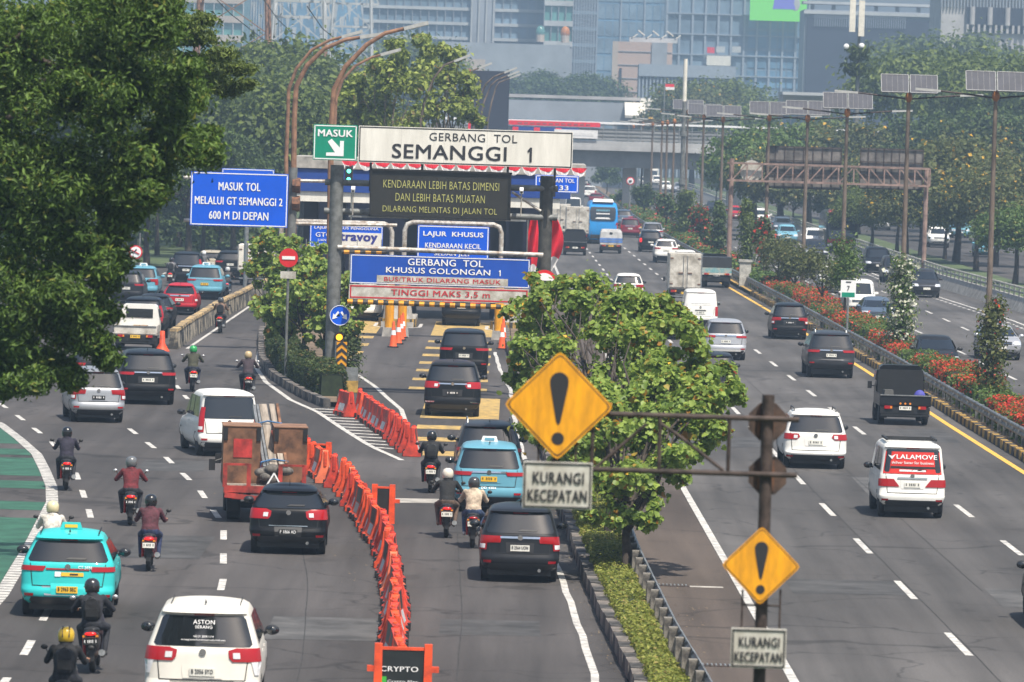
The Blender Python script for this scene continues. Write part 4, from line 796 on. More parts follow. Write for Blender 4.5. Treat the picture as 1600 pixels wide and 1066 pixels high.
# ================================================================== MOTORCYCLES AND RIDERS
def body_proto(variant=0):
    rnd = random.Random(variant); mb = MB()
    def cap(a, b, ra, rb, n=10):
        a, b = Vector(a), Vector(b); mb.tube([a+(b-a)*i/3 for i in range(4)], [ra+(rb-ra)*i/3 for i in range(4)], n); mb.ball(a, ra, n, 8); mb.ball(b, rb, n, 8)
    lean = [.0, .05, -.03][variant % 3]; spread = [0, .05, -.03][variant % 3]
    # torso as a loft of ellipses from the seat to the neck
    rings = []
    for z, y, rx, ry in [(.73, .20, .10, .09), (.76, .20, .175, .135), (.84, .21, .19, .15), (.95, .23+lean*.4, .172, .125), (1.06, .27+lean*.7, .185, .13), (1.17, .31+lean, .20, .13), (1.25, .345+lean, .19, .11), (1.30, .37+lean, .12, .085), (1.34, .39+lean, .065, .065), (1.40, .41+lean, .055, .06)]:
        rings.append([(rx*math.cos(2*math.pi*k/14), y+ry*math.sin(2*math.pi*k/14), z) for k in range(14)])
    mb.loft(rings)
    sy = .345+lean
    for s in (-1, 1):
        sh, el, wr = (s*.185, sy, 1.235), (s*(.295+spread), .50+lean*.5, 1.03), (s*.315, .80, 1.02)
        cap(sh, el, .068, .052); cap(el, wr, .050, .036)
        cap(wr, (s*.31, .87, 1.03), .034, .036)                      # palm on the grip
        for i in range(4): x = s*(.275+.024*i); cap((x, .88, 1.045), (x, .935, 1.035), .013, .012, 6); cap((x, .935, 1.035), (x, .92, .985), .012, .010, 6)
        cap((s*.268, .86, 1.02), (s*.262, .90, .985), .013, .011, 6)   # thumb
        hip, kn, an = (s*.10, .22, .80), (s*(.20+spread*.6), .60, .72), (s*.19, .42, .32)
        cap(hip, kn, .10, .070); cap(kn, an, .066, .043); cap((s*.19, .40, .29), (s*.195, .58, .265), .045, .036)
    mb.ball((0, .42+lean, 1.44), (.085, .10, .11), 12, 8)   # head inside the helmet
    me = mb.mesh('person', None, 0, fix=True); o = bpy.data.objects.new('tmp', me); COL.objects.link(o)
    r = o.modifiers.new('r', 'REMESH'); r.mode = 'VOXEL'; r.voxel_size = .014; r.use_smooth_shade = True
    sm = o.modifiers.new('s', 'SMOOTH'); sm.iterations = 3; sm.factor = .5
    dc = o.modifiers.new('d', 'DECIMATE'); dc.ratio = .35
    bpy.context.view_layer.update(); out = bpy.data.meshes.new_from_object(o.evaluated_get(bpy.context.evaluated_depsgraph_get())); bpy.data.objects.remove(o)
    out.name = 'person'
    for m in ('plastic', 'plastic', 'skin', 'plastic'): out.materials.append(M[m])   # jacket, trousers, skin, shoes
    for p in out.polygons:
        c = p.center; i = 0
        if c.z < .33 and c.y > .36 : i = 3
        elif c.z < .86 and not (abs(c.x) > .25 and c.z > .9): i = 1
        if c.z > .90 and c.y > .80: i = 2
        if c.z > 1.335: i = 2
        p.material_index = i; p.use_smooth = True
    return out
PROTO = [body_proto(i) for i in range(3)]
def cloth(k, c, bump=1.0): return mat('cloth_'+k, c, .85, var=.3, vs=6, bump=bump, bs=11)
def bike_parts():
    d = {}; n = 14
    d['seat'] = MB().loft([[(w*math.cos(2*math.pi*k/n), y, z+h*math.sin(2*math.pi*k/n)) for k in range(n)] for y, z, w, h in [(-.36, .755, .05, .03), (-.30, .76, .12, .05), (0, .735, .14, .055), (.32, .70, .12, .05), (.42, .69, .06, .03)]]).mesh('seat', 'plastic', 50)
    d['tail'] = MB().loft([[(w*math.cos(2*math.pi*k/n), y, z+h*math.sin(2*math.pi*k/n)) for k in range(n)] for y, z, w, h in [(-.44, .70, .05, .05), (-.38, .69, .125, .075), (-.2, .63, .15, .12), (.1, .56, .155, .16), (.38, .50, .13, .2), (.5, .40, .1, .12)]]).mesh
    d['front'] = MB().loft([[(w*math.cos(2*math.pi*k/n), y+.06*math.sin(2*math.pi*k/n)*h, z) for k in range(n)] for z, y, w, h in [(.30, .72, .14, 1), (.5, .80, .21, 1), (.75, .88, .19, 1.2), (.92, .93, .15, 1.6), (1.02, .93, .10, 1)]]).mesh
    d['floor'] = MB().box((0, .58, .30), (.26, .42, .07)).mesh
    d['guard'] = MB().box((0, -.43, .52), (.16, .03, .26), Matrix.Rotation(.35, 3, 'X')).mesh('mudguard', 'plastic', 0)
    d['engine'] = MB().ball((0, .12, .32), (.11, .26, .12), 10, 6).mesh('engine', 'rust_dark', 50)
    d['exhaust'] = MB().tube([(.14, .30, .26), (.17, .1, .28), (.175, -.02, .30), (.18, -.36, .37)], [.02, .025, .052, .058], 10).mesh('exhaust', 'steel', 50)
    d['bar'] = MB().tube([(-.36, .88, 1.03), (-.2, .93, 1.03), (0, .95, 1.0), (.2, .93, 1.03), (.36, .88, 1.03)], .014, 6).mesh('handlebar', 'black', 50)
    d['fork'] = MB().tube([(0, .95, .95), (0, 1.10, .5), (0, 1.2, .28)], .035, 8).mesh('fork', 'steel', 50)
    d['lens'] = MB().ball((0, -.435, .70), (.10, .03, .032), 10, 6).mesh('taillight', 'brake', 50); d['lens_off'] = MB().ball((0, -.435, .70), (.10, .03, .032), 10, 6).mesh('taillight', 'red_lens', 50)
    d['flap'] = MB().box((0, -.40, .33), (.10, .02, .2)).mesh('mud_flap', 'plastic', 0)
    d['spring'] = MB().tube([(-.13, -.12, .62), (-.13, -.02, .30)], .03, 8).mesh('shock_absorber', 'red_lens', 50)
    return d
BP = bike_parts()
def tyre_thin(): return cached('bt', lambda: MB().loft([[(x, a*math.cos(2*math.pi*i/18), a*math.sin(2*math.pi*i/18)) for i in range(18)] for a, x in [(.20, -.035), (.25, -.055), (.275, -.05), (.29, -.025), (.293, 0), (.29, .025), (.275, .05), (.25, .055), (.20, .035)]]).mesh('tyre', 'rubber', 60))
def rim_thin(): return cached('br', lambda: MB().tube([(-.03, 0, 0), (.03, 0, 0)], .20, 14).mesh('rim', 'alloy', 40))
def rider(px, py, lane, what, jacket, jc, helmet, hc, bike, bc, pants=(.02, .022, .03), prot=0, brake=True, backpack=None, stripe=None, plt='b', lean=0, shoes=(.03, .03, .03), mirrors='black', where='', sleeve=False, jname='jacket'):
    p = G(px, py); h = heading(lane, p.y)
    b = tag(empty('motorcycle', p, h), f'{bike} {where}'.strip(), 'motorcycle', 'motorcycles in the traffic'); b.rotation_euler.y = lean
    bm = mat('bike_'+bike.split(' ridden')[0].replace(' ', '_'), bc, .3, .1, var=.05, coat=.8)
    for y in (0, 1.27): w_ = obj('wheel', tyre_thin(), b, (0, y, .293)); obj('rim', rim_thin(), w_)
    for k, nm in [('seat', 'seat'), ('guard', 'mudguard'), ('engine', 'engine'), ('exhaust', 'exhaust'), ('bar', 'handlebar'), ('fork', 'fork'), ('flap', 'mud_flap'), ('spring', 'shock_absorber')]: obj(nm, BP[k], b)
    for k, nm in [('tail', 'tail_cowl'), ('front', 'leg_shield'), ('floor', 'footboard')]: obj(nm, cached((k, bm.name), lambda: BP[k](nm, bm, 50)), b)
    obj('taillight', BP['lens' if brake else 'lens_off'], b)
    for s in (-1, 1):
        q = MB().tube([(s*.28, .92, 1.04), (s*.34, .90, 1.20)], .009, 5); mo = q.build('mirror_stalk', 'black', b); MB().ball((s*.365, .90, 1.21), (.058, .025, .040), 9, 6).build('mirror', 'alloy' if mirrors == 'white' else 'black', mo)
        MB().box((s*.11, -.41, .66), (.05, .03, .035)).build('indicator', 'amber_lens', b)
    plate(b, 0, -.50, .57, plt, None, .25, .105)
    # person
    o = tag(obj('person', PROTO[prot], None, p, h), f'rider in {jacket} and {helmet} {where}'.strip(), 'person', 'motorcycle riders'); o.rotation_euler.y = lean
    for i, m in enumerate([cloth(jacket.replace(' ', '_'), jc), cloth('pants_%02d%02d%02d' % tuple(int(c*99) for c in pants), pants), M['skin'], mat('shoe_%02d' % int(shoes[0]*99), shoes, .7)]):
        o.material_slots[i].link = 'OBJECT'; o.material_slots[i].material = m
    ly = [.0, .05, -.03][prot]; hy = .40+ly
    hm = mat('helmet_'+helmet.replace(' ', '_'), hc, .25, var=.04, coat=.7); n = 18; rings = []
    for z, r_, k in [(1.335, .105, 1.0), (1.36, .122, 1.05), (1.42, .132, 1.1), (1.48, .130, 1.1), (1.53, .112, 1.1), (1.56, .082, 1.1), (1.578, .04, 1.1)]: rings.append([(r_*math.cos(2*math.pi*k_/n), hy+.01+r_*k*math.sin(2*math.pi*k_/n), z) for k_ in range(n)])
    ho = MB().loft(rings).build('helmet', hm, o, 60); MB().loft([[(r_*math.cos(R(a)), hy+.012+r_*1.1*math.sin(R(a)), z) for z, r_ in [(1.40, .133), (1.49, .132), (1.49, .126), (1.40, .127)]] for a in range(20, 161, 20)]).build('visor', 'glass', ho, 40)
    MB().loft([[(r_*math.cos(2*math.pi*k_/n), hy+.01+r_*1.08*math.sin(2*math.pi*k_/n), z) for k_ in range(n)] for z, r_ in [(1.335, .107), (1.335, .112), (1.352, .119), (1.352, .116)]]).build('helmet_rim', 'black', ho, 40)
    if stripe:
        for x in (-.05, .05): MB().tube([(x, hy-.118*c_+.0, 1.42+.155*s_) for c_, s_ in [(math.cos(R(a)), math.sin(R(a))) for a in range(0, 110, 12)]], .014, 5).build('helmet_stripe', stripe, ho)
    # collar and jacket hem
    MB().loft([[(r_*math.cos(2*math.pi*k_/12), hy-.03+r_*.95*math.sin(2*math.pi*k_/12), z) for k_ in range(12)] for z, r_ in [(1.29, .105), (1.345, .085), (1.345, .07), (1.29, .09)]]).build('collar', cloth(jacket.replace(' ', '_'), jc), o, 50)
    if backpack:
        y0 = .15+ly*.8; bk = MB().loft([[(sx*w_, y, z) for sx, y in [(-1, y0+.04), (-1, y0-.07), (-.75, y0-.13), (.75, y0-.13), (1, y0-.07), (1, y0+.04)]] for z, w_ in [(.90, .11), (.94, .15), (1.12, .15), (1.22, .13), (1.25, .08)]]).build('backpack', cloth('backpack_'+str(backpack[0]), backpack), o, 40)
        MB().box((0, y0-.145, 1.02), (.2, .03, .14)).build('pocket', 'black', bk, 0); MB().tube([(-.05, y0-.06, 1.25), (0, y0-.06, 1.285), (.05, y0-.06, 1.25)], .01, 5).build('handle_loop', 'black', bk)
    return b, o
N_ = (.012, .013, .02)
rider(103, 766, L2, '', 'navy windbreaker', (.018, .016, .032), 'black helmet', (.012, .012, .013), 'black scooter ridden in the lane beside the green bands,', (.02, .02, .022), where='left of the red-jacketed rider')
rider(203, 821, L2, '', 'dark red jacket', (.12, .012, .018), 'grey helmet', (.13, .135, .14), 'grey scooter with a wide lit tail lamp', (.03, .03, .034), prot=1, where='between the two lane lines', mirrors='white')
rider(232, 892, L2, '', 'maroon jacket', (.085, .022, .032), 'glossy black helmet', (.012, .012, .013), 'red scooter', (.25, .012, .016), pants=(.02, .03, .08), plt='w', where='right of the turquoise taxi')
rider(78, 905, L2, '', 'white jacket', (.62, .58, .52), 'cream round helmet', (.66, .58, .36), 'dark scooter', (.02, .02, .022), where='hidden behind the turquoise taxi', plt='w')
rider(145, 1051, L2, '', 'black rain jacket', (.016, .017, .024), 'patterned black helmet', (.02, .02, .022), 'black and red scooter', (.03, .012, .014), prot=1, backpack=(.014, .014, .016), where='in front of the taxi bumper', mirrors='white', lean=R(-3))
rider(97, 1142, L2, '', 'plain black jacket', (.012, .012, .014), 'yellow and black helmet', (.62, .40, .02), 'scooter', (.02, .02, .02), backpack=(.018, .019, .024), where='at the bottom left corner', stripe='ink')
rider(301, 612, SLIP, '', 'olive jacket', (.045, .045, .026), 'green helmet', (.02, .36, .09), 'dark scooter with white plate', (.02, .02, .022), pants=(.02, .025, .05), plt='w', where='on the slip road mouth', stripe='ink', prot=1, mirrors='white')
rider(387, 622, SLIP, '', 'dark plum hoodie', (.04, .026, .034), 'beige helmet', (.48, .36, .19), 'low black scooter', (.02, .02, .022), where='by the island kerb', prot=1, mirrors='white')
rider(343, 521, SLIP, '', 'brown jacket', (.16, .10, .07), 'dark grey helmet', (.05, .055, .06), 'sports motorcycle', (.03, .03, .034), backpack=(.018, .018, .02), where='beside the concrete wall on the slip road')
rider(672, 770, RAMP, '', 'black hooded jacket', (.014, .014, .016), 'matt black helmet', (.014, .014, .015), 'black scooter with white plate', (.02, .02, .022), backpack=(.03, .032, .034), plt='w', where='left of the light blue queueing taxi')
rider(697, 840, RAMP, '', 'black tee shirt', (.012, .012, .013), 'white helmet', (.72, .66, .56), 'black and red motorcycle', (.035, .012, .013), pants=(.12, .08, .06), prot=1, plt='w', where='beside the beige-jacketed rider', shoes=(.2, .1, .06))
rider(738, 856, RAMP, '', 'beige jacket', (.50, .40, .30), 'dark dome helmet', (.045, .047, .05), 'black scooter', (.02, .02, .022), pants=(.035, .06, .13), plt='w', where='left of the dark grey compact carrier', prot=0, brake=False, shoes=(.5, .5, .5))
rider(317, 434, cst(0), '', 'grey shirt', (.10, .10, .11), 'pure white helmet', (.8, .8, .8), 'far black scooter', (.02, .02, .02), where='far up the left road')
rider(345, 436, cst(0), '', 'bright green jacket', (.02, .42, .10), 'bright green helmet', (.02, .42, .10), 'far scooter', (.02, .02, .02), where='near the cream truck')
rider(354, 464, cst(0), '', 'dark grey jacket with straps', (.05, .042, .04), 'pale grey helmet', (.5, .5, .5), 'blue scooter', (.05, .18, .32), where='beside the wall')
rider(266, 447, cst(0), '', 'grey sweater', (.16, .16, .17), 'black open helmet', (.015, .015, .016), 'far dark scooter', (.02, .02, .02), backpack=(.02, .02, .022), where='between the blue taxi and the black carrier', plt='w')
# ================================================================== BARRIERS, CONES
def barrier_mesh(m, L=1.56, H=.78):
    prof = [(-.26, 0), (-.26, .12), (-.20, .17), (-.12, .42), (-.085, H-.12), (-.075, H), (.075, H), (.085, H-.12), (.12, .42), (.20, .17), (.26, .12), (.26, 0)]
    rings = []
    for y, k, c in [(-L/2, .93, .0), (-L/2+.03, 1, 0), (-L/2+.12, 1, 0), (-L/2+.15, .90, 0), (L/2-.15, .90, 0), (L/2-.12, 1, 0), (L/2-.03, 1, 0), (L/2, .93, 0)]: rings.append([(x*k, y, z*(1 if k > .92 else .985)) for x, z in prof])
    return MB().loft(rings).mesh('water_barrier', m, 40)
BMESH = [barrier_mesh('orange'), barrier_mesh('orange2'), barrier_mesh('orange_faded')]
LUG = MB().tube([(0, 0, .45), (0, 0, .81)], .058, 10).mesh('coupling_post', 'orange', 40); LUG2 = MB().tube([(0, 0, .45), (0, 0, .81)], .058, 10).mesh('coupling_post', 'orange2', 40)
HOLE = MB().box((0, 0, .07), (.56, .22, .13)).mesh('fork_slot', 'black', 0)
CAPM = MB().tube([(0, 0, .775), (0, 0, .80)], .045, 10).mesh('filler_cap', 'cone', 40)
def panel_mesh(m, z0, z1, wy, side):
    f = lambda z: np.interp(z, [0, .12, .17, .42, .66, .78], [.26, .26, .20, .12, .085, .075])*.90+.006
    zs = [z0+(z1-z0)*i/3 for i in range(4)]; mb = MB()
    for z in zs: mb.v += [(side*f(z), -wy/2, z), (side*f(z), wy/2, z)]
    mb.f = [(2*i, 2*i+1, 2*i+3, 2*i+2) for i in range(3)]; return mb.mesh('sticker_panel', m, 0, False)
PANELS = {(m, s): panel_mesh(m, z0, z1, wy, s) for m, z0, z1, wy in [('banner_black', .42, .75, .95), ('sticker', .17, .40, .8)] for s in (-1, 1)}
def barrier(x, y, h, label, red=False, black=True, grp='water-filled barriers'):
    o = tag(obj('water_barrier', BMESH[1 if red else random.choice((0, 0, 2))], None, (x, y, .012), h), label, 'barrier', grp)
    for s in (-1, 1): obj('coupling_post', LUG2 if red else LUG, o, (0, s*.75, 0))
    obj('fork_slot', HOLE, o, (0, .32, 0)); obj('fork_slot', HOLE, o, (0, -.32, 0)); obj('filler_cap', CAPM, o, (0, .12, 0))
    for s in (-1, 1):
        if black: obj('banner_panel', PANELS[('banner_black', s)], o)
        obj('sticker_panel', PANELS[('sticker', s)], o)
    return o
row1 = smooth([(-5.8, 158.3), (-5.4, 153.5), (-4.9, 150.4), (-4.3, 146.7), (-4.0, 143.6), (-3.5, 136.4), (-3.0, 130.0), (-2.7, 126.2), (-2.5, 120.7), (-2.25, 115.1), (-2.1, 108.9), (-2.05, 103.4), (-1.85, 98.5), (-1.55, 93)], 2)
def along(pts, step):
    out = []; d = 0; nxt = 0
    for a, b in zip(pts, pts[1:]):
        L = math.hypot(b[0]-a[0], b[1]-a[1])
        while nxt <= d+L:
            t = (nxt-d)/L; out.append((a[0]+(b[0]-a[0])*t, a[1]+(b[1]-a[1])*t, -math.atan2(b[0]-a[0], b[1]-a[1]))); nxt += step
        d += L
    return out
def ordinal(n): return str(n)+('th' if 10 < n % 100 < 14 else {1: 'st', 2: 'nd', 3: 'rd'}.get(n % 10, 'th'))
r_ = random.Random(11); pl = along(row1, 1.74)
for i, (x, y, h) in enumerate(pl):
    # upper stretch: each barrier turned a little across the line, as they were dragged out
    skew = r_.uniform(-.06, .06)+(.0 if y < 138 else -.09)
    barrier(x+r_.uniform(-.045, .045), y, h+skew, 'orange water-filled barrier, %s from the near end of the long curving row' % ordinal(len(pl)-i), red=r_.random() < .35, black=r_.random() < .75)
row2 = [(-4.85, 184.5), (-4.55, 181), (-3.95, 175), (-3.45, 170.1), (-3.0, 165), (-2.65, 161.4)]
pl2 = along(smooth(row2, 2), 1.68)
for i, (x, y, h) in enumerate(pl2):
    barrier(x+r_.uniform(-.04, .04), y, h+r_.uniform(-.06, .06)-(.12 if y < 172 else 0), 'red water-filled barrier, %s from the near end of the short row on hatching' % ordinal(len(pl2)-i), red=True, black=y < 172, grp='red barriers on the gore')
barrier(*G(540, 650).xy, .25, 'single red barrier standing apart at the foot of the grey gantry post', True, False, 'red barriers on the gore')
def banner_frame(x, y, h, label, wd=1.08, txt=True):
    o = tag(empty('advert_frame', (x, y, .0), h), label, 'advert', 'adverts clamped to barriers')
    for s in (-1, 1): MB().box((s*wd/2, 0, .62), (.14, .14, 1.24), taper=.9).build('upright', 'orange', o, 30); MB().box((s*(wd/2+.1), 0, .72), (.16, .1, .12)).build('clamp', 'orange', o, 0)
    MB().box((0, -.01, .70), (wd-.1, .04, .84)).build('board', 'banner_black', o, 0); MB().box((0, 0, 1.14), (wd, .08, .06)).build('top_rail', 'orange', o, 0)
    b = MB().box((-wd*.40, -.035, .42), (.12, .006, .28)).build('green_panel', 'banner_green', o, 0)  # flat green panel on the advert board
    if txt: text('CRYPTO', -.06, .72, -.04, .62, .11, 'ink_white', o); text('Crypto Mee', .0, .46, -.04, .5, .07, 'ink_white', o, bold=0); MB().disc((-.33, -.05, .46), .04, 'Y', .01, 12).build('logo_dot', 'banner_green', o)
    else: text('D', -.28, .72, -.04, .09, .11, 'ink_white', o)
    return o
banner_frame(*G(628, 1100).xy, .04, 'black CRYPTO advert board in an orange frame at the bottom of the barrier row', .82).scale.z = .80
banner_frame(*G(598, 818).xy, -.1, 'small black advert board in an orange frame halfway up the barrier row', .42, False).scale.z = .75
banner_frame(*G(496, 742).xy, -.3, 'orange framed advert board at the far start of the barrier row behind the truck', .6, False).scale.z = .72
def cone(px, py, label, h=.78):
    o = tag(empty('traffic_cone', G(px, py, .0)), label, 'cone', 'traffic cones by the toll islands')
    MB().box((0, 0, .03), (.46, .46, .05)).build('base', 'black', o, 0); n = 14
    prof = [(.17, .055), (.15, .12), (.045, h), (.02, h+.01)]; MB().loft([[(r_*math.cos(2*math.pi*k/n), r_*math.sin(2*math.pi*k/n), z) for k in range(n)] for r_, z in prof]).build('cone_body', 'cone', o, 50)
    f = lambda z: np.interp(z, [.12, h], [.15, .045])+.004
    for z0, z1 in [(h*.48, h*.66)]: MB().loft([[(f(z)*math.cos(2*math.pi*k/n), f(z)*math.sin(2*math.pi*k/n), z) for k in range(n)] for z in (z0, z1)], False).build('reflective_band', 'ink_white', o, 50)
for px, py, l in [(614, 543, 'nearest of the four cones left of the toll lane'), (622, 538, 'second of the four cones left of the toll lane'), (626, 532, 'third of the four cones left of the toll lane'), (629, 528, 'farthest of the four cones left of the toll lane'), (784, 546, 'cone at the right edge of the toll lane'), (786, 538, 'cone just behind the one at the right lane edge')]: cone(px, py, 'orange traffic cone with white band, ' + l, 1.1)
o = tag(empty('delineator_cone', G(253, 549)), 'tall orange stick cone at the end of the dividing wall', 'cone'); n = 12
MB().loft([[(r_*math.cos(2*math.pi*k/n), r_*math.sin(2*math.pi*k/n), z) for k in range(n)] for r_, z in [(.30, 0), (.28, .06), (.12, .32), (.10, .8), (.085, .82)]]).build('cone_body', 'orange', o, 50); MB().tube([(0, 0, 0), (0, 0, .03)], .32, 12).build('base', 'orange2', o)
o = tag(empty('delineator_cone', G(565, 655)), 'slim orange cone at the start of the red barrier row', 'cone')
MB().loft([[(r_*math.cos(2*math.pi*k/n), r_*math.sin(2*math.pi*k/n), z) for k in range(n)] for r_, z in [(.20, 0), (.18, .06), (.04, .82), (.02, .83)]]).build('cone_body', 'orange', o, 50); MB().box((0, 0, .02), (.42, .42, .03)).build('base', 'orange2', o)

# ================================================================== SIGNS
def board(o, x0, x1, z0, z1, y, m, edge=None, et=.05, name='panel', r=.0):
    b = MB().box(((x0+x1)/2, y, (z0+z1)/2), (x1-x0, .06, z1-z0)).build(name, m, o, 0)
    n_ = int((x1-x0)/1.3)
    if n_ > 1 and m in ('sign_white', 'sign_blue', 'sign_blue2', 'sign_grey'):
        for i in range(1, n_): MB().box((x0+(x1-x0)*i/n_, y-.0315, (z0+z1)/2), (.014, .004, (z1-z0)*.97)).build('panel_seam', mat('seam_'+m, tuple(c*.72 for c in MATS[m].node_tree.nodes['Color Ramp'].color_ramp.elements[1].color[:3]), .6, var=0), b, 0)
    if edge:
        mb = MB()
        for a, c, d, e in [(x0+et, x1-et, z0+et*.6, z0+et*1.4), (x0+et, x1-et, z1-et*1.4, z1-et*.6), (x0+et*.6, x0+et*1.4, z0+et*.6, z1-et*.6), (x1-et*1.4, x1-et*.6, z0+et*.6, z1-et*.6)]: mb.box(((a+c)/2, y-.034, (d+e)/2), (c-a, .008, e-d))
        mb.build('border', edge, b, 0)
    return b
def rel(Y, ox):   # pixel -> local x,z on the vertical plane at depth Y (object origin at ox,Y,0)
    return lambda px, py: (P(px, py, Y).x-ox, P(px, py, Y).z)
# --- main gantry
GY = 199.3; gx = -6.3
g = tag(empty('sign_gantry', (gx, GY, 0)), 'grey twin-post gantry with cross pipes over the toll entrance', 'gantry'); q = rel(GY, gx)
lx = q(522, 430)[0]; rx = q(850, 430)[0]; zt_ = q(526, 258)[1]
MB().tube([(0, 0, 0), (0, 0, zt_)], [.25, .235], 20).build('post', 'post_grey', g); MB().tube([(rx, .3, 0), (rx, .3, q(850, 275)[1])], [.25, .23], 20).build('post', 'rust_dark' if 0 else mat('post_dark', (.075, .072, .065), .6, .2, var=.3, vs=3), g)
MB().box((0, 0, .05), (.9, .9, .22)).build('footing', 'concrete', g, 0)
for px, py, a, b, r0 in [(0, 285, -.42, rx+.4, .11), (0, 330, -.42, rx+.4, .11)]:
    z = q(522, py)[1]; MB().tube([(a, .02, z), (b, .2, z)], r0, 12).build('cross_pipe', 'post_grey', g)
z = q(640, 391)[1]; MB().tube([(.1, -.2, z+.03), (rx-.05, -.1, z-.03)], .085, 12).build('cross_pipe', 'pipe', g)
for i, (pa, pb) in enumerate([((700, 298), (545, 335)), ((800, 300), (845, 330))]): a, b = q(*pa), q(*pb); MB().tube([(a[0], .1, a[1]), (b[0], .1, b[1])], .05, 8).build('brace', 'pipe', g)
MB().bar((q(545, 338)[0], -.15, q(545, 338)[1]), (q(822, 345)[0], -.15, q(822, 345)[1]), .06).build('walkway_edge', 'steel', g, 0)
SY = GY-.55
def sign(name, label, Y, x0, y0, x1, y1, m, edge=None, et=.06, cat='sign', backing=True, yaw=0):
    a, b = P(x0, (y0+y1)/2, Y), P(x1, (y0+y1)/2, Y); cx = (a.x+b.x)/2; mid = P((x0+x1)/2, (y0+y1)/2, Y); h = (y1-y0)/FPX*Y/1.0; wd = b.x-a.x
    o = tag(empty(name, (cx, Y, mid.z-h/2), yaw), label, cat); board(o, -wd/2, wd/2, 0, h, 0, m, edge, et)
    if backing:
        for s in (-.3, .3): MB().box((s*wd, .08, h/2), (.06, .1, h*1.02)).build('mounting_bracket', 'steel', o, 0)
    return o, wd, h
def digit1(x, z, h, y, m, o):
    w_ = h*.16; MB().prism([(x-w_/2, z-h/2), (x+w_/2, z-h/2), (x+w_/2, z+h/2), (x-w_*.3, z+h/2), (x-w_*1.5, z+h*.27), (x-w_*1.1, z+h*.15), (x-w_/2, z+h*.27)], .006, lambda a, b, d: (a, y-d, b)).build('lettering', m, o, 0)
def lines(o, wd, h, rows, m):
    for s, cx, cz, tw, th, bold in rows: text(s, cx*wd, cz*h, -.045, tw*wd, th*h, m, o, bold=bold)
o, wd, h = sign('name_board', 'big white board reading GERBANG TOL SEMANGGI 1 on top of the gantry', SY, 560, 201.5, 895, 258.5, 'sign_white', 'ink', .045)
lines(o, wd, h, [('GERBANG  TOL', .035, .76, .41, .22, .0), ('SEMANGGI', -.075, .34, .535, .40, .013)], 'ink')
digit1(.305*wd, .34*h, .40*h, -.045, 'ink', o)
for s in (-.44, -.2, .2, .42): MB().box((s*wd, .14, -.35), (.08, .08, 1.3)).build('support_leg', 'black', o, 0)
o, wd, h = sign('exit_sign', 'green MASUK sign with white arrow left of the white name board', SY, 489.5, 195, 558, 250.5, 'sign_green', 'ink_white', .045)
lines(o, wd, h, [('MASUK', 0, .76, .80, .21, .025)], 'ink_white'); mb = MB()
ar = [(-.30, .52), (-.16, .62), (.10, .36), (.10, .62), (.27, .62)[:2], (.27, .10), (-.28, .10), (-.28, .24), (-.05, .24)]
ar = [(-.17, .52), (-.08, .60), (.11, .36), (.11, .55), (.20, .55), (.20, .12), (-.20, .12), (-.20, .21), (.0, .22)]
mb.prism([(a*wd, b*h) for a, b in ar], .008, lambda a, b, d: (a, -.035-d, b)); mb.build('arrow', 'ink_white', o, 0)
o, wd, h = sign('message_board', 'dark electronic message board with faint yellow letters under the white board', SY, 579, 268, 797, 340, 'vms', None)
for s in (-1, 1): MB().box((s*wd/2, -.02, h/2), (.06, .16, h+.06)).build('housing', 'black', o, 0)
for zz in (0, h): MB().box((0, -.02, zz), (wd+.1, .16, .07)).build('housing', 'black', o, 0)
lines(o, wd, h, [('KENDARAAN LEBIH BATAS DIMENSI', .005, .70, .83, .17, -.008), ('DAN LEBIH BATAS MUATAN', 0, .42, .64, .17, -.008), ('DILARANG MELINTAS DI JALAN TOL', 0, .14, .82, .17, -.008)], 'led')
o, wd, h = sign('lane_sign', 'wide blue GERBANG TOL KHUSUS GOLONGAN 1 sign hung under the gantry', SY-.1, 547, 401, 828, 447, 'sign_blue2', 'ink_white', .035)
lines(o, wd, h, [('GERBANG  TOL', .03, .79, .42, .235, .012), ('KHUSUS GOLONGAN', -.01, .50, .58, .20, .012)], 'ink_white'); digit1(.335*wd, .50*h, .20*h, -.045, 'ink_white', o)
MB().box((.015*wd, -.038, .185*h), (.73*wd, .012, .24*h)).build('white_strip', 'sign_grey', o, 0); text('BUS/TRUK DILARANG MASUK', .015*wd, .185*h, -.05, .65*wd, .15*h, 'ink_red', o, bold=.01)
o, wd, h = sign('height_sign', 'long pale TINGGI MAKS 3,5 m sign with red border above the striped bar', SY-.1, 545, 448, 826, 471, 'sign_grey', 'ink_red', .06)
lines(o, wd, h, [('TINGGI MAKS 3,5 m', .01, .50, .55, .46, .012)], 'ink_red')
def striped_bar(label, a, b, r, name='height_bar', n=30):
    o = tag(empty(name, a), label, 'height bar'); d = b-a
    for i in range(n): MB().tube([d*(i/n), d*((i+.999)/n)], r, 8).build('stripe', 'kerb_dark' if i % 2 else 'sign_yellow', o)
    for t in (.06, .35, .65, .93): MB().tube([d*t, d*t+Vector((0, 0, .55))], .02, 5).build('hanger', 'steel', o)
    return o
striped_bar('yellow and black striped height bar under the TINGGI MAKS sign', P(543, 471, SY-.1), P(815, 481, SY-.1), .085, n=34)
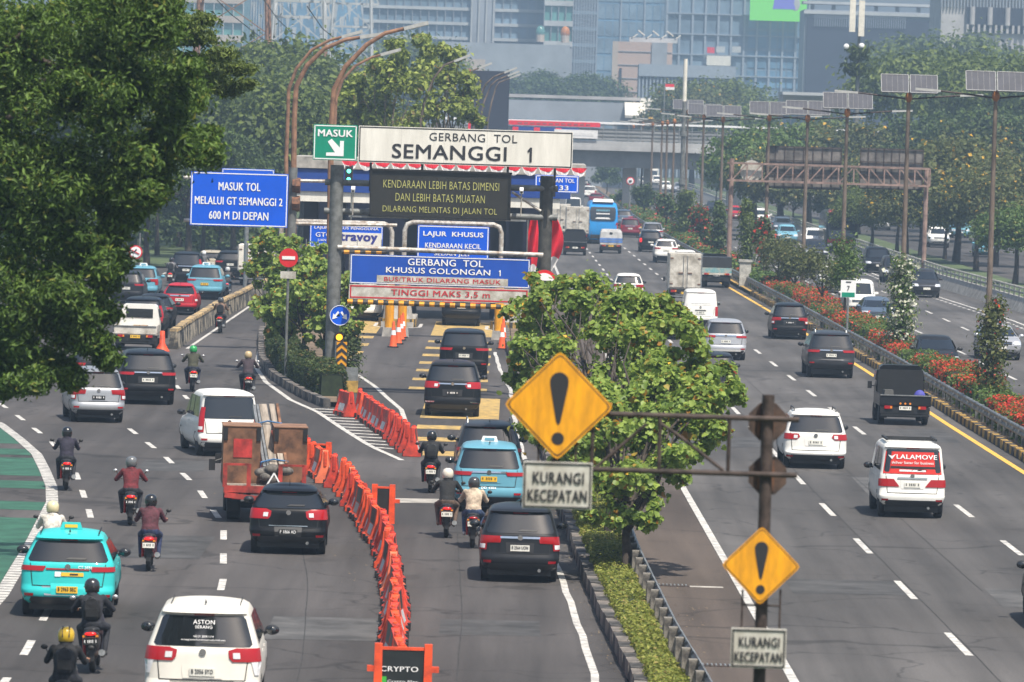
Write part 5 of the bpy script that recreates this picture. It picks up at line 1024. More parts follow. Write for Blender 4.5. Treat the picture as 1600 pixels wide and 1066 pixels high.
# things on the gantry post
o = tag(empty('direction_sign', P(531, 493, GY-.32)), 'round blue sign with two white arrows on the gantry post', 'sign'); MB().disc((0, -.03, 0), .36, 'Y', .03, 28).build('disc', 'sign_blue', o); MB().tube([(.345*math.cos(R(t)), -.04, .345*math.sin(R(t))) for t in range(0, 361, 15)], .012, 5).build('rim', 'ink_white', o)
for s in (-1, 1):
    mb = MB(); mb.prism([(s*.02, .10), (s*.07, .15), (s*.17, .02), (s*.23, .06), (s*.26, -.14), (s*.08, -.08), (s*.13, -.04)], .01, lambda a, b, d: (a, -.035-d, b-.0)); mb.build('arrow', 'ink_white', o, 0)
MB().box((-.05, .12, 0), (.1, .3, .08)).build('bracket', 'steel', o, 0)
o = tag(empty('flashing_signal', P(530, 535, GY-.30)), 'two amber lit warning lamps stacked on the gantry post', 'signal')
for z in (.18, -.18): MB().box((0, 0, z), (.30, .16, .33)).build('housing', 'black', o, 0); MB().disc((0, -.10, z), .115, 'Y', .03, 18).build('lens', 'amber_led', o); MB().tube([(0, -.08, z+.02), (0, -.2, z+.03)], .13, 12, False).build('hood', 'black', o)
o = tag(empty('chevron_post', (P(532, 615, GY-.5).x, GY-.5, 0)), 'yellow and black chevron board on a thin post at the gantry foot', 'sign'); q2 = rel(GY-.5, o.location.x); zc = q2(530, 560)[1]
MB().tube([(.0-.2, .05, 0), (-.2, .05, zc+.6)], .045, 8).build('post', 'steel', o); MB().box((0, 0, zc+.1), (.36, .03, .95)).build('board', 'sign_yellow', o, 0)
for i in range(4):
    z0 = zc-.42+i*.25; mb = MB(); mb.prism([(-.18, z0), (0, z0+.16), (.18, z0), (.18, z0+.12), (0, z0+.28), (-.18, z0+.12)], .008, lambda a, b, d: (a, -.02-d, b)); mb.build('chevron', 'ink', o, 0)
o = tag(empty('control_cabinet', (P(545, 620, GY-.3).x, GY-.3, 0)), 'small grey control cabinet on a yellow plinth beside the gantry post', 'cabinet'); MB().box((0, 0, .22), (.62, .5, .4)).build('plinth', 'kerb_yellow', o, 0); MB().box((.05, 0, .65), (.5, .4, .45)).build('casing', 'steel', o, 0); MB().tube([(-.2, 0, .4), (-.22, 0, .9), (-.35, .1, 1.2)], .07, 8).build('conduit', 'pipe', o)
# --- MASUK TOL sign gantry, left
o, wd, h = sign('motorway_sign', 'blue MASUK TOL MELALUI GT SEMANGGI 2 sign beside the leafy tree', 232, 297.5, 270, 450, 354, 'sign_blue', 'ink_white', .05)
lines(o, wd, h, [('MASUK TOL', .0, .74, .43, .155, .014), ('MELALUI GT SEMANGGI 2', -.005, .47, .90, .15, .014), ('600 M DI DEPAN', .0, .20, .61, .155, .014)], 'ink_white')
e = tag(empty('sign_post', (P(454, 400, 232.6).x, 232.6, 0)), 'dark post with rusty cross pipes carrying the blue MASUK TOL sign', 'post'); q2 = rel(232.6, e.location.x)
MB().tube([(0, 0, 0), (0, 0, q2(455, 262)[1])], .19, 14).build('post', 'post_grey', e)
for y in (282, 349): z = q2(450, y)[1]; MB().tube([(q2(287, y)[0], 0, z), (q2(470, y)[0], 0, z), (q2(620, y)[0], .3, z+.05)], .07, 8).build('cross_pipe', 'pipe', e)
for z_ in (318, 290): 
    z = q2(455, z_)[1]; MB().tube([(0, -.05, z), (.32, -.05, z)], .32, 8).build('sign_back', 'rust', e)
o, wd, h = sign('motorway_sign', 'second blue sign showing only its top edge behind the MASUK TOL sign', 300, 346, 264, 428, 330, 'sign_blue', 'ink_white', .05); MB().tube([(0, .1, -6), (0, .1, 0)], .12, 10).build('post', 'steel', o)
o = tag(empty('no_entry_sign', P(451, 403, 205)), 'round red no entry sign with white bar above the island tree', 'sign'); MB().disc((0, -.03, 0), .34, 'Y', .03, 28).build('disc', 'sign_red', o); MB().box((0, -.045, 0), (.47, .012, .12)).build('bar', 'ink_white', o, 0); MB().box((0, -.02, -.62), (.56, .02, .26)).build('sub_plate', 'sign_grey', o, 0); MB().tube([(0, .06, -4.35), (0, .06, .3)], .05, 8).build('post', 'post_grey', o)
o = tag(empty('no_left_turn_sign', P(212, 394, 300)), 'small round no-turn sign among the left roadside trees', 'sign'); MB().disc((0, -.03, 0), .36, 'Y', .03, 24).build('disc', 'sign_red', o); MB().disc((0, -.05, 0), .29, 'Y', .02, 24).build('face', 'ink_white', o); MB().bar((-.2, -.06, .1), (.2, -.06, -.1), .05).build('slash', 'sign_red', o, 0); MB().bar((.05, -.06, .15), (-.1, -.06, -.02), .06).build('arrow', 'ink', o, 0); MB().tube([(.2, .05, -6.2), (.2, .05, 1)], .05, 8).build('post', 'post_grey', o)
o = tag(empty('no_truck_sign', P(850, 443, 196)), 'round red-ringed no trucks sign above the median tree', 'sign'); MB().disc((0, -.02, 0), .47, 'Y', .03, 26).build('disc', 'sign_red', o); MB().disc((0, -.04, 0), .36, 'Y', .02, 26).build('face', 'ink_white', o); MB().box((0, -.065, 0), (.42, .01, .2)).build('truck_symbol', 'ink', o, 0); MB().bar((-.28, -.08, .28), (.28, -.08, -.28), .08, .02).build('slash', 'sign_red', o, 0); MB().tube([(0, .05, -4), (0, .05, .4)], .05, 8).build('post', 'steel', o)
# --- near cantilever warning gantry (left in front, slightly out of focus)
NY = 57.0
px0 = P(1200, 640, NY).x
e = tag(empty('cantilever_gantry', (px0, NY, 0)), 'dark rusty cantilever sign pole with a lattice arm in the near right foreground', 'gantry'); q3 = rel(NY, px0)
MB().tube([(0, 0, 0), (0, 0, q3(1200, 617)[1])], .062, 16).build('pole', 'rust_dark', e)
zu_, zl_ = q3(1200, 657)[1], q3(1200, 741)[1]; xl_ = q3(845, 657)[0]; xr_ = q3(1248, 657)[0]
tl = math.tan(-R(0)); MB().tube([(xl_, -.07, zu_+.02), (xr_, -.07, zu_+.02)], .028, 10).build('upper_chord', 'rust_dark', e); MB().tube([(xl_, -.07, zl_), (xr_, -.07, zl_)], .028, 10).build('lower_chord', 'rust_dark', e)
for a in (1138, 1030, 925): x = q3(a, 700)[0]; MB().tube([(x, -.07, zl_), (x, -.07, zu_)], .02, 8).build('lattice_post', 'rust_dark', e)
for a, b in [((1130, 735), (1060, 680)), ((1060, 680), (1030, 660)), ((925, 735), (1010, 662)), ((850, 735), (925, 660))]: a, b = q3(*a), q3(*b); MB().tube([(a[0], -.07, a[1]), (b[0], -.07, b[1])], .017, 8).build('lattice_brace', 'rust_dark', e)
D('octagon_back', (.075, .045, .033), .8, var=.4, vs=9, dirt=(.03, .022, .02))
for py, nm in [(660, 'upper'), (744, 'lower')]:
    x, z = q3(1200, py); b = tag(empty('octagonal_sign', (px0+x, NY+.10, z)), f'rusty octagonal sign seen from behind, the {nm} of two on the near pole', 'sign', 'octagonal signs on the near pole'); MB().disc((0, -.01, 0), .205, 'Y', .02, 8).build('plate', 'octagon_back', b, 0).rotation_euler = (0, R(22.5), 0); MB().box((.05, -.03, 0), (.03, .03, .3)).build('rib', 'rust', b, 0); MB().box((-.09, -.03, 0), (.02, .03, .28)).build('rib', 'rust', b, 0)
def diamond(cx, cy, half_px, Y, label, bulge=1.0):
    c = P(cx, cy, Y); r = half_px/FPX*Y; o = tag(empty('warning_sign', c), label, 'sign', 'diamond warning signs')
    def dia(k, y, th, m, nm, par=o):
        rr = r*k; cr = rr*.07; pts = []
        for i in range(4):
            a = R(90*i); 
            for t in (-1, 0, 1): d = Vector((math.cos(a), math.sin(a))); s = Vector((-math.sin(a), math.cos(a))); pp = d*(rr-cr*(1.0 if t else .45))+s*(t*cr); pts.append((pp.x, pp.y))
        return MB().prism(pts, th, lambda a, b, d: (a, y-d, b)).build(nm, m, par, 0)
    pl_ = dia(1, .0, .012, 'sign_yellow', 'plate'); dia(.955, -.0125, .002, 'ink', 'border', pl_); dia(.925, -.015, .002, 'sign_yellow', 'face', pl_)
    def ex(y): 
        pts = [(r*.17*math.cos(R(a)), r*.44+r*.17*math.sin(R(a))) for a in range(0, 181, 15)]; pts += [(-r*.165, r*.36), (-r*.04, -r*.30), (0, -r*.36), (.04*r, -r*.30), (r*.165, r*.36)]
        MB().prism(pts, .003, lambda a, b, d: (a, y-d, b)).build('exclamation_stroke', 'ink', o, 0)
        MB().prism([(r*.115*math.cos(R(a)), -r*.60+r*.115*math.sin(R(a))) for a in range(0, 360, 18)], .003, lambda a, b, d: (a, y-d, b)).build('exclamation_dot', 'ink', o, 0)
    ex(-.018); return o, r
def plate_sign(x0, y0, x1, y1, Y, label):
    o, wd, h = sign('speed_plate', label, Y, x0, y0, x1, y1, 'sign_grey', 'ink', .018, backing=False); o['group'] = 'KURANGI KECEPATAN plates'
    text('KURANGI', .01*wd, .66*h, -.038, .74*wd, .26*h, 'ink', o, bold=.012); text('KECEPATAN', .0, .28*h, -.038, .86*wd, .26*h, 'ink', o, bold=.012); return o
diamond(873, 634, 86, NY-.12, 'larger yellow diamond exclamation sign at the left end of the near arm'); plate_sign(817, 722, 925, 795, NY-.12, 'grey KURANGI KECEPATAN plate under the larger diamond sign')
o, r_d = diamond(1189, 884, 62, NY-.14, 'smaller yellow diamond exclamation sign low on the near pole'); plate_sign(1142, 982, 1228, 1044, NY-.14, 'cream KURANGI KECEPATAN plate under the smaller diamond sign')
for a in (1160, 1219): x0_, z0_ = q3(a, 920); z1_ = q3(a, 985)[1]; MB().tube([(x0_, -.08, z0_), (x0_, -.08, z1_)], .012, 6).build('hanger_rod', 'rust_dark', e)
z = q3(1189, 945)[1]; MB().tube([(q3(1160, 945)[0], -.08, z), (q3(1219, 945)[0], -.08, z)], .012, 6).build('hanger_rod', 'rust_dark', e)
for a in (842, 900): x0_, z0_ = q3(a, 690); MB().tube([(x0_, -.06, z0_), (x0_, -.06, q3(a, 730)[1])], .012, 6).build('hanger_rod', 'rust_dark', e)

# ================================================================== TOLL PLAZA
TZ = 272.0
pz = tag(empty('toll_plaza_canopy', (-3.5, TZ+4, 0)), 'blue and white toll canopy with dark portal behind the signs', 'canopy'); q4 = rel(TZ, -3.5)
xl_, xr_ = q4(455, 280)[0], q4(916, 265)[0]; za, zb_, zc_, zd_ = q4(690, 252)[1], q4(690, 270)[1], q4(690, 306)[1], q4(690, 322)[1]
MB().box(((xl_+xr_)/2, 2, (za+zb_)/2+.02), (xr_-xl_, 9, za-zb_)).build('roof_edge', 'concrete', pz, 0); MB().box(((xl_+xr_)/2-.3, 2, (zb_+zc_)/2), (xr_-xl_-.8, 8.8, zb_-zc_-.01)).build('blue_fascia', 'canopy_blue', pz, 0); MB().box(((xl_+xr_)/2-.5, 2, (zc_+zd_)/2), (xr_-xl_-1.4, 8.6, zc_-zd_-.01)).build('white_soffit_edge', 'sign_white', pz, 0)
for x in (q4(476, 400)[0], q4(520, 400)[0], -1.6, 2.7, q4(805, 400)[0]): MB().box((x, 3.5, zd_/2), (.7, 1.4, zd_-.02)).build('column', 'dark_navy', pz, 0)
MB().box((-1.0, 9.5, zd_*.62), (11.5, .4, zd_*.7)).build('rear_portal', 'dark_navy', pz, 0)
def swag(o, x0, x1, z, n, y):
    for i in range(n):
        a, b = x0+(x1-x0)*i/n, x0+(x1-x0)*(i+.96)/n
        for k, (m, d0, d1) in enumerate([('flag_red', 0, .22), ('flag_white', .21, .42)]):
            mb = MB(); N = 8
            for j in range(N+1):
                t = j/N; s = math.sin(math.pi*t)**.6; mb.v += [(a+(b-a)*t, y-.04*math.sin(9*t), z-d0*s-.02*k), (a+(b-a)*t, y-.05*math.sin(9*t+1), z-d1*s-.03)]
            mb.f = [(2*j, 2*j+1, 2*j+3, 2*j+2) for j in range(N)]; mb.build('cloth_swag', m, o, 0, fix=False)
sw = tag(empty('bunting', (-3.5, TZ-.75, 0)), 'red and white cloth bunting along the toll canopy edge', 'bunting'); swag(sw, q4(535, 260)[0], q4(918, 256)[0], za-.12, 15, 0)
for k, (cx, x0, x1) in enumerate([(-5.35, 585, 655), (-.15, 768, 828), (-9.3, 490, 530)]):
    o = tag(empty('toll_island', (cx, 263.5, 0)), ['toll booth island with striped kerb and grey nose left of the black off-roader', 'toll booth island with striped kerb right of the black off-roader', 'toll booth island hidden behind the gantry post'][k], 'toll booth')
    MB().box((0, 6, .12), (1.5, 12, .24)).build('platform', 'concrete', o, 0)
    for i in range(18):
        a = R(180+i*10+5); MB().box((.80*math.cos(a), .9+.9*math.sin(a), .19), (.17, .17, .38), a).build('kerb_stone', 'kerb_dark' if i % 2 else 'kerb_yellow', o, 0)
    MB().loft([[(a*w_, y+b*.3, z) for a, b in [(-1, 0), (-.6, -1), (.6, -1), (1, 0), (1, 1), (-1, 1)]] for z, w_, y in [(.2, .72, 1.0), (.9, .62, 1.1), (1.25, .55, 1.2)]]).build('concrete_nose', 'concrete', o, 30)
    b = MB().box((0, 6, 1.7), (1.1, 2.2, 2.9)).build('booth', 'dark_navy', o, 0); MB().box((0, 4.88, 2.1), (.8, .03, .8)).build('booth_window', 'glass', b, 0)
    MB().box((.45, 3.2, 1.2), (.14, .2, 2)).build('card_reader', 'ink_red', o, 0)
    mb = MB(); c2 = [(1.05*math.cos(R(180+t)), 1.0+1.75*math.sin(R(180+t))) for t in range(0, 181, 12)]
    c2 = [(-1.05, 5)]+c2+[(1.05, 5)]
    for a, b2 in zip(c2, c2[1:]): mb.bar((a[0], a[1], .004), (b2[0], b2[1], .004), .16, .006)
    mb.build('painted_outline', 'line', o, 0)
def portal(label, x0, x1, ytop, ybot, Y):
    a, b = P(x0, ytop, Y), P(x1, ytop, Y); o = tag(empty('portal_frame', ((a.x+b.x)/2, Y, 0)), label, 'sign frame', 'pipe portals at the toll booths'); hw = (b.x-a.x)/2; z = a.z
    MB().tube([(-hw, 0, 0), (-hw, 0, z-.35), (-hw+.1, 0, z-.1), (-hw+.35, 0, z), (hw-.35, 0, z), (hw-.1, 0, z-.1), (hw, 0, z-.35), (hw, 0, 0)], .11, 10).build('pipe', 'pipe', o)
    for s in (-1, 1): MB().tube([(s*hw, 0, .3), (s*hw, 0, 3.4)], .20, 12).build('yellow_sleeve', 'sign_yellow', o); MB().box((s*hw, 0, .2), (.62, .62, .4), taper=.85).build('footing', 'concrete', o, 0)
portal('grey pipe portal around the LAJUR KHUSUS small vehicle sign', 633, 784, 347, 480, 252); portal('grey pipe portal around the travoy sign', 440, 613, 345, 480, 252)
o, wd, h = sign('lane_sign', 'blue LAJUR KHUSUS KENDARAAN KECIL SEDAN JEEP sign at the toll booths', 251.6, 652, 353, 764, 404, 'sign_blue', 'ink_white', .05)
lines(o, wd, h, [('LAJUR  KHUSUS', 0, .72, .84, .20, .02), ('KENDARAAN KECIL', 0, .385, .78, .16, .012), ('SEDAN JEEP', 0, .12, .52, .16, .012)], 'ink_white')
o, wd, h = sign('lane_sign', 'blue and white GTO travoy lane sign partly behind the gantry post', 251.6, 484, 352, 598, 388, 'sign_blue', 'ink_white', .04)
MB().box((.17*wd, -.04, .36*h), (.62*wd, .012, .66*h)).build('white_panel', 'sign_white', o, 0)
lines(o, wd, h, [('LAJUR KHUSUS PENGGUNA', .0, .85, .88, .15, .012), ('GTO', -.31, .56, .22, .2, .012), ('UANG', -.31, .33, .15, .1, 0), ('ELEKTRONIK', -.31, .14, .26, .1, 0)], 'ink_white'); text('travoy', .17*wd, .42*h, -.055, .52*wd, .46*h, mat('travoy_blue', (.03, .035, .24), .5, var=0), o, bold=.03); text('GO', .27*wd, .08*h, -.055, .12*wd, .11*h, 'ink_red', o)
striped_bar('short yellow and black striped bar behind the gantry post', P(470, 393, 251), P(605, 394, 251), .10, n=16)
o, wd, h = sign('service_sign', 'blue LAYANAN TOL sign behind the right gantry post', 262, 836, 274, 904, 301, 'sign_blue', 'ink_white', .05); lines(o, wd, h, [('LAYANAN TOL', .0, .70, .82, .24, .012), ('133', .12, .28, .3, .30, .02)], 'ink_white'); MB().tube([(-.3, .1, -6.5), (-.3, .1, 0)], .1, 8).build('post', 'navy', o)
o = tag(empty('lane_signal', P(545, 275, 262)), 'green lit lane signal beside the gantry post', 'signal'); MB().box((0, 0, 0), (.35, .15, .9)).build('housing', 'black', o, 0)
for z in (.22, -.16): MB().disc((0, -.09, z), .09, 'Y', .02, 14).build('lens', 'green_led', o)
MB().tube([(.15, .1, -7), (.15, .1, .5)], .04, 6).build('post', 'post_grey', o)
for px, py, l in [(552, 296, 'left'), (815, 298, 'right')]:
    o = tag(empty('surveillance_camera', P(px, py, GY-.3)), f'white surveillance camera at the {l} end of the message board', 'camera'); MB().box((0, -.1, 0), (.13, .34, .13), Matrix.Rotation(.3, 3, 'X')).build('housing', 'ink_white', o, 30); MB().disc((0, -.27, -.05), .05, 'Y', .02, 10).build('lens', 'black', o); MB().tube([(0, .02, -.05), (0, .05, -.9)], .025, 6).build('bracket', 'pipe', o)
# red and white flag banners by the right post
def flag(px0_, py0_, px1_, py1_, Y, label, ph):
    a, b = P(px0_, py0_, Y), P(px1_, py1_, Y); o = tag(empty('flag', (a.x, Y, b.z)), label, 'flag', 'red and white flags at the right gantry post'); wd, h = b.x-a.x, a.z-b.z
    for m, t0, t1 in [('flag_red', 0, .74), ('flag_white', .735, 1.0)]:
        mb = MB(); nu, nv = 8, 10
        for j in range(nv+1):
            for i in range(nu+1):
                t = t0+(t1-t0)*j/nv; u = i/nu; k = (.35+.65*math.sin(math.pi*min(1, .12+t*.95))) ; x = wd*(.5*(1-k)*ph+u*k); mb.v.append((x, .25*math.sin(5*u+4*t), h*(1-t)+.12*math.sin(3*u)))
        for j in range(nv):
            for i in range(nu): q_ = j*(nu+1)+i; mb.f.append((q_, q_+1, q_+nu+2, q_+nu+1))
        mb.build('cloth_'+('red' if m == 'flag_red' else 'white'), m, o, 60, fix=False)
    MB().tube([(0, .02, -b.z), (0, .02, h+.1)], .03, 6).build('pole', 'steel', o)
flag(825, 342, 840, 445, 205, 'drooping red and white flag left of the right gantry post', 1); 
flag(858, 345, 879, 428, 205, 'billowing red and white flag right of the right gantry post', 0)

# ================================================================== LAMP POSTS
def arm_lamp(base, pts, Y, label, r=.10, m='pole_brown', head=.9):
    b = P(base[0], base[1], Y); o = tag(empty('street_lamp', (b.x, Y, 0)), label, 'street lamp', 'curved-arm street lamps'); q = rel(Y, b.x); pp = [(0, 0, 0), (0, 0, q(*pts[0])[1]*.5)]+[(q(*p)[0], 0, q(*p)[1]) for p in pts]
    n = len(pp); MB().tube(pp, [r*(1-.45*i/(n-1)) for i in range(n)], 10).build('pole', m, o)
    e_ = Vector(pp[-1]); d = (e_-Vector(pp[-2])).normalized(); MB().bar(e_-d*.1, e_+d*head, .28, .14).build('lamp_head', 'lamp_head', o, 0); MB().bar(e_+d*.15-Vector((0, 0, .08)), e_+d*(head-.08)-Vector((0, 0, .08)), .2, .03).build('lamp_glass', 'clear_lens', o, 0)
arm_lamp((449, 400), [(447, 250), (450, 180), (451, 140), (463, 108), (487, 78), (515, 63), (537, 57)], 262, 'second rusty curved lamp post left of the green sign', .11, 'rust_light')
arm_lamp((458, 400), [(459, 250), (460, 180), (463, 135), (480, 102), (507, 76), (540, 62), (566, 58)], 240, 'thick rusty curved lamp post directly left of the green sign', .14, 'rust_light')
arm_lamp((512, 520), [(516, 300), (518, 190), (522, 140), (540, 104), (573, 70), (602, 52), (635, 44)], 226, 'tall rusty curved lamp post behind the green sign with the longest arm', .14, 'rust_light')
arm_lamp((522, 400), [(523, 200), (525, 155), (535, 125), (555, 103), (580, 90), (598, 85)], 275, 'slim rusty curved lamp post just behind the tallest one', .10, 'rust_light')
for i, (bx, x1, y1, Y) in enumerate([(655, 712, 95, 330), (680, 750, 106, 400), (738, 790, 113, 420), (748, 795, 118, 450), (760, 798, 122, 480)]):
    arm_lamp((bx, 300), [(bx+1, 260), (bx+2, 190), (bx+8, 160), (bx+(x1-bx)*.4, (y1+170)/2-10), (x1-18, y1+7), (x1, y1)], Y, 'distant curved lamp post, number %s from the left above the white name board' % ['one', 'two', 'three', 'four', 'five'][i], .10, 'pole_brown')
for i, (x, y, Y) in enumerate([(470, 185, 440), (442, 186, 450)]):
    a = P(x, y, Y); o = tag(empty('street_lamp', (a.x-2, Y, 0)), ['grey straight-arm lamp left of the rusty lamps', 'grey straight-arm lamp beside the dark trees', 'grey straight-arm lamp under the big foreground tree'][i], 'street lamp', 'grey straight-arm lamps'); MB().tube([(0, 0, 0), (0, 0, a.z-.2), (.5, 0, a.z), (3.2, 0, a.z+.1)], .07, 8).build('pole', 'steel', o); MB().box((3.5, 0, a.z+.1), (.8, .3, .14)).build('lamp_head', 'lamp_head', o, 0)
def solar_lamp(hx, hy, by, Y, label, panels=True, pw=1.28, ph=1.05):
    a = P(hx, hy, Y); o = tag(empty('solar_street_lamp', (a.x, Y, 0)), label, 'street lamp', 'solar street lamps along the median'); z = a.z
    MB().tube([(0, 0, 0), (0, 0, z*.45), (0, 0, z)], [.15, .12, .09], 10).build('pole', 'pole_brown', o)
    MB().ball((0, -.05, z), (.17, .17, .26), 10, 8).build('hub', 'lamp_orange', o)
    for s in (-1, 1): 
        MB().tube([(0, 0, z-.1), (s*1.1, 0, z+.02), (s*2.6, .0, z+.16)], .045, 6).build('arm', 'rust_dark', o); MB().bar((s*2.4, 0, z+.14), (s*3.5, 0, z+.2), .22, .1).build('lamp_head', 'lamp_head', o, 0)
        if panels:
            rt = Matrix.Rotation(R(52), 3, 'X'); c_ = Vector((s*(pw*.5+.04), -.1, z+.62)); pnl = MB().box(c_, (pw, ph, .05), rt).build('solar_panel', 'solar', o, 0); fr = MB()
            for u, v, a_, b_ in [(-pw/2, 0, .035, ph), (pw/2, 0, .035, ph), (0, -ph/2, pw, .035), (0, ph/2, pw, .035)]: fr.box(c_+rt @ Vector((u, v, .012)), (a_, b_, .06), rt)
            for u in np.linspace(-pw/2, pw/2, 6)[1:-1]: fr.box(c_+rt @ Vector((u, 0, .012)), (.010, ph, .045), rt)
            fr.build('panel_frame', 'frame_alu', pnl, 0)
    MB().tube([(0, 0, z), (0, -.02, z+.8)], .05, 6).build('panel_mast', 'steel', o)
SL = [(1556, 150, 247, 'nearest solar lamp post with two panels at the right edge'), (1420, 152, 268, 'solar lamp post above the white-flowered column shrub'), (1324, 176, 306, 'third solar lamp post from the right, left of the palm-like mast'), (1262, 185, 345, 'fourth solar lamp post from the right'), (1202, 184, 380, 'fifth solar lamp post from the right'), (1130, 187, 430, 'sixth solar lamp post from the right'), (1100, 183, 465, 'seventh solar lamp post from the right'), (1075, 175, 500, 'eighth solar lamp post from the right')]
for hx, hy, Y, l in SL: solar_lamp(hx, hy, 0, Y, l)
for i, (hx, hy, Y) in enumerate([(1054, 190, 520), (1043, 192, 545), (1035, 193, 575), (1020, 194, 600), (1005, 195, 640), (990, 198, 680)]): solar_lamp(hx, hy, 0, Y, 'distant bare lamp post in the cluster before the overpass, %s from the right' % ['first', 'second', 'third', 'fourth', 'fifth', 'sixth'][i], False)
# tall grey mast
a = P(1068, 130, 470); o = tag(empty('antenna_mast', (P(1064, 330, 470).x, 470, 0)), 'tall grey mast with a pale antenna tube before the overpass', 'mast'); MB().tube([(0, 0, 0), (0, 0, a.z-1.5)], [.25, .16], 10).build('pole', 'post_grey', o); MB().tube([(0, 0, a.z-1.5), (0, 0, a.z+2)], .17, 10).build('antenna_tube', 'cream', o)
for z in (5.0, 9.0): MB().tube([(0, 0, z), (0, 0, z+.4)], .3, 10).build('collar', 'post_grey', o)

# ================================================================== TRUSS SIGN GANTRY ON THE RIGHT
TY_ = 380.0
e = tag(empty('truss_gantry', (P(1142, 300, TY_).x, TY_, 0)), 'rusty pink truss gantry over the oncoming lanes carrying two old sign backs', 'gantry'); q5 = rel(TY_, e.location.x); zt_, zb_ = q5(1250, 258)[1], q5(1250, 285)[1]; xe = q5(1452, 285)[0]
MB().tube([(0, 0, 0), (0, 0, zt_+.3)], .16, 8).build('post', 'truss_rust', e); MB().tube([(xe*.985, 0, 0), (xe*.985, 0, zt_)], .16, 8).build('post', 'truss_rust', e)
for z in (zt_, zb_):
    for y in (-.5, .5): MB().bar((-.3, y, z), (xe, y, z), .13).build('chord', 'truss_rust', e, 0)
n = 13
for i in range(n+1):
    x = xe*i/n; MB().bar((x, -.5, zb_), (x, -.5, zt_), .09).build('strut', 'truss_rust', e, 0)
    if i < n: MB().bar((x, -.5, zb_ if i < 8 else zt_), (xe*(i+1)/n, -.5, zt_ if i < 8 else zb_), .08).build('diagonal', 'truss_rust', e, 0)
D('sign_back', (.15, .135, .125), .8, .1, var=.45, vs=1.2, dirt=(.045, .042, .04))
for x0, x1, y0, y1, l in [(1196, 1316, 227, 298, 'left'), (1344, 1444, 230, 299, 'right')]:
    a, b = q5(x0, y1-5), q5(x1, y0+5); o = tag(empty('old_signboard', (e.location.x+(a[0]+b[0])/2, TY_+.75, a[1])), f'back of an old panelled sign on the truss gantry, the {l} of two', 'sign', 'old sign backs on the truss gantry'); wd, h = b[0]-a[0], b[1]-a[1]
    nx, nz = 8, 3
    for i in range(nx):
        for j in range(nz): MB().box((-wd/2+wd*(i+.5)/nx, 0, h*(j+.5)/nz), (wd/nx-.05, .05, h/nz-.05)).build('panel', 'sign_back', o, 0)
    for i in range(nx+1): MB().box((-wd/2+wd*i/nx, -.06, h/2), (.06, .06, h)).build('rib', 'rust_dark', o, 0)
    for j in range(nz+1): MB().box((0, -.10, h*j/nz), (wd, .05, .07)).build('rib', 'rust_dark', o, 0)
o = tag(empty('round_sign_back', P(1174, 268, TY_-.2)), 'round sign back at the left of the truss gantry', 'sign'); MB().disc((0, 0, 0), .75, 'Y', .05, 20).build('disc', 'sign_grey', o); MB().box((0, .1, 0), (.1, .1, 1.8)).build('bracket', 'steel', o, 0)
# kilometre sign, pillars, striped ends
e = tag(empty('kilometre_sign', (P(1324, 500, 246).x, 246, .15)), 'white kilometre sign with 7 and a green foot in the flower hedge', 'sign'); Y = e.location.y; q5 = rel(Y, e.location.x); z0, z1 = q5(1324, 465)[1]-.15, q5(1324, 438)[1]-.15
MB().tube([(0, 0, 0), (0, 0, z0)], .05, 8).build('post', 'steel', e); MB().box((0, 0, (z0+z1)/2), (.66, .05, z1-z0)).build('panel', 'ink_white', e, 0); MB().box((0, -.03, z0+.12), (.56, .01, .2)).build('green_foot', 'sign_green', e, 0); text('7', 0, z0+.40, -.04, .12, .22, 'ink', e); MB().box((0, -.035, z1-.075), (.22, .01, .05)).build('top_word', 'ink', e, 0)
o = tag(empty('concrete_pillar', (P(1165, 400, 345).x, 345, .15)), 'white concrete pillar stub in the median hedge', 'pillar'); MB().box((0, 0, .75), (.7, .7, 1.5)).build('shaft', 'pale_rail', o, 0); MB().box((0, 0, 1.56), (.84, .84, .14)).build('cap', 'pale_rail', o, 0)
for px, py, l in [(1133, 412, 'nearer hazard board striped yellow and black in the median shrubs'), (979, 330, 'farther hazard board striped yellow and black in the median shrubs')]:
    o = tag(empty('hazard_board', G(px, py)), l, 'sign', 'hazard boards in the median'); MB().box((0, 0, .6), (.5, .05, 1.2)).build('board', 'sign_yellow', o, 0)
    for i in range(4): mb = MB(); z = .1+i*.28; mb.prism([(-.25, z), (.25, z+.22), (.25, z+.34), (-.25, z+.12)], .01, lambda a, b, d: (a, -.03-d, b)); mb.build('stripe', 'ink', o, 0)
for px, py, l in [(1065, 384, 'striped yellow rail-end board beside the white off-roader'), (917, 289, 'far striped rail-end board beyond the coach')]:
    g_ = G(px, py); o = tag(empty('rail_end_board', g_), l, 'sign', 'striped rail ends'); MB().box((0, 0, .55), (1.5, .06, .6)).build('board', 'sign_yellow', o, 0); MB().box((0, .05, .2), (.2, .1, .4)).build('post', 'steel', o, 0)
    for i in range(5): mb = MB(); x = -.7+i*.3; mb.prism([(x, .25), (x+.14, .25), (x+.26, .85), (x+.12, .85)], .01, lambda a, b, d: (a, -.035-d, b)); mb.build('stripe', 'ink', o, 0)
o = tag(empty('speed_limit_sign', (P(985, 283, 600).x, 600, 0)), 'distant round sign on the pier before the overpass', 'sign'); z = P(985, 283, 600).z; MB().disc((0, -.03, z), .42, 'Y', .05, 20).build('disc', 'sign_red', o); MB().disc((0, -.06, z), .32, 'Y', .04, 20).build('face', 'ink_white', o); MB().box((0, -.12, z), (.3, .02, .18)).build('figures', 'ink', o, 0); MB().tube([(0, .1, 0), (0, .1, z)], .12, 8).build('post', 'steel', o)
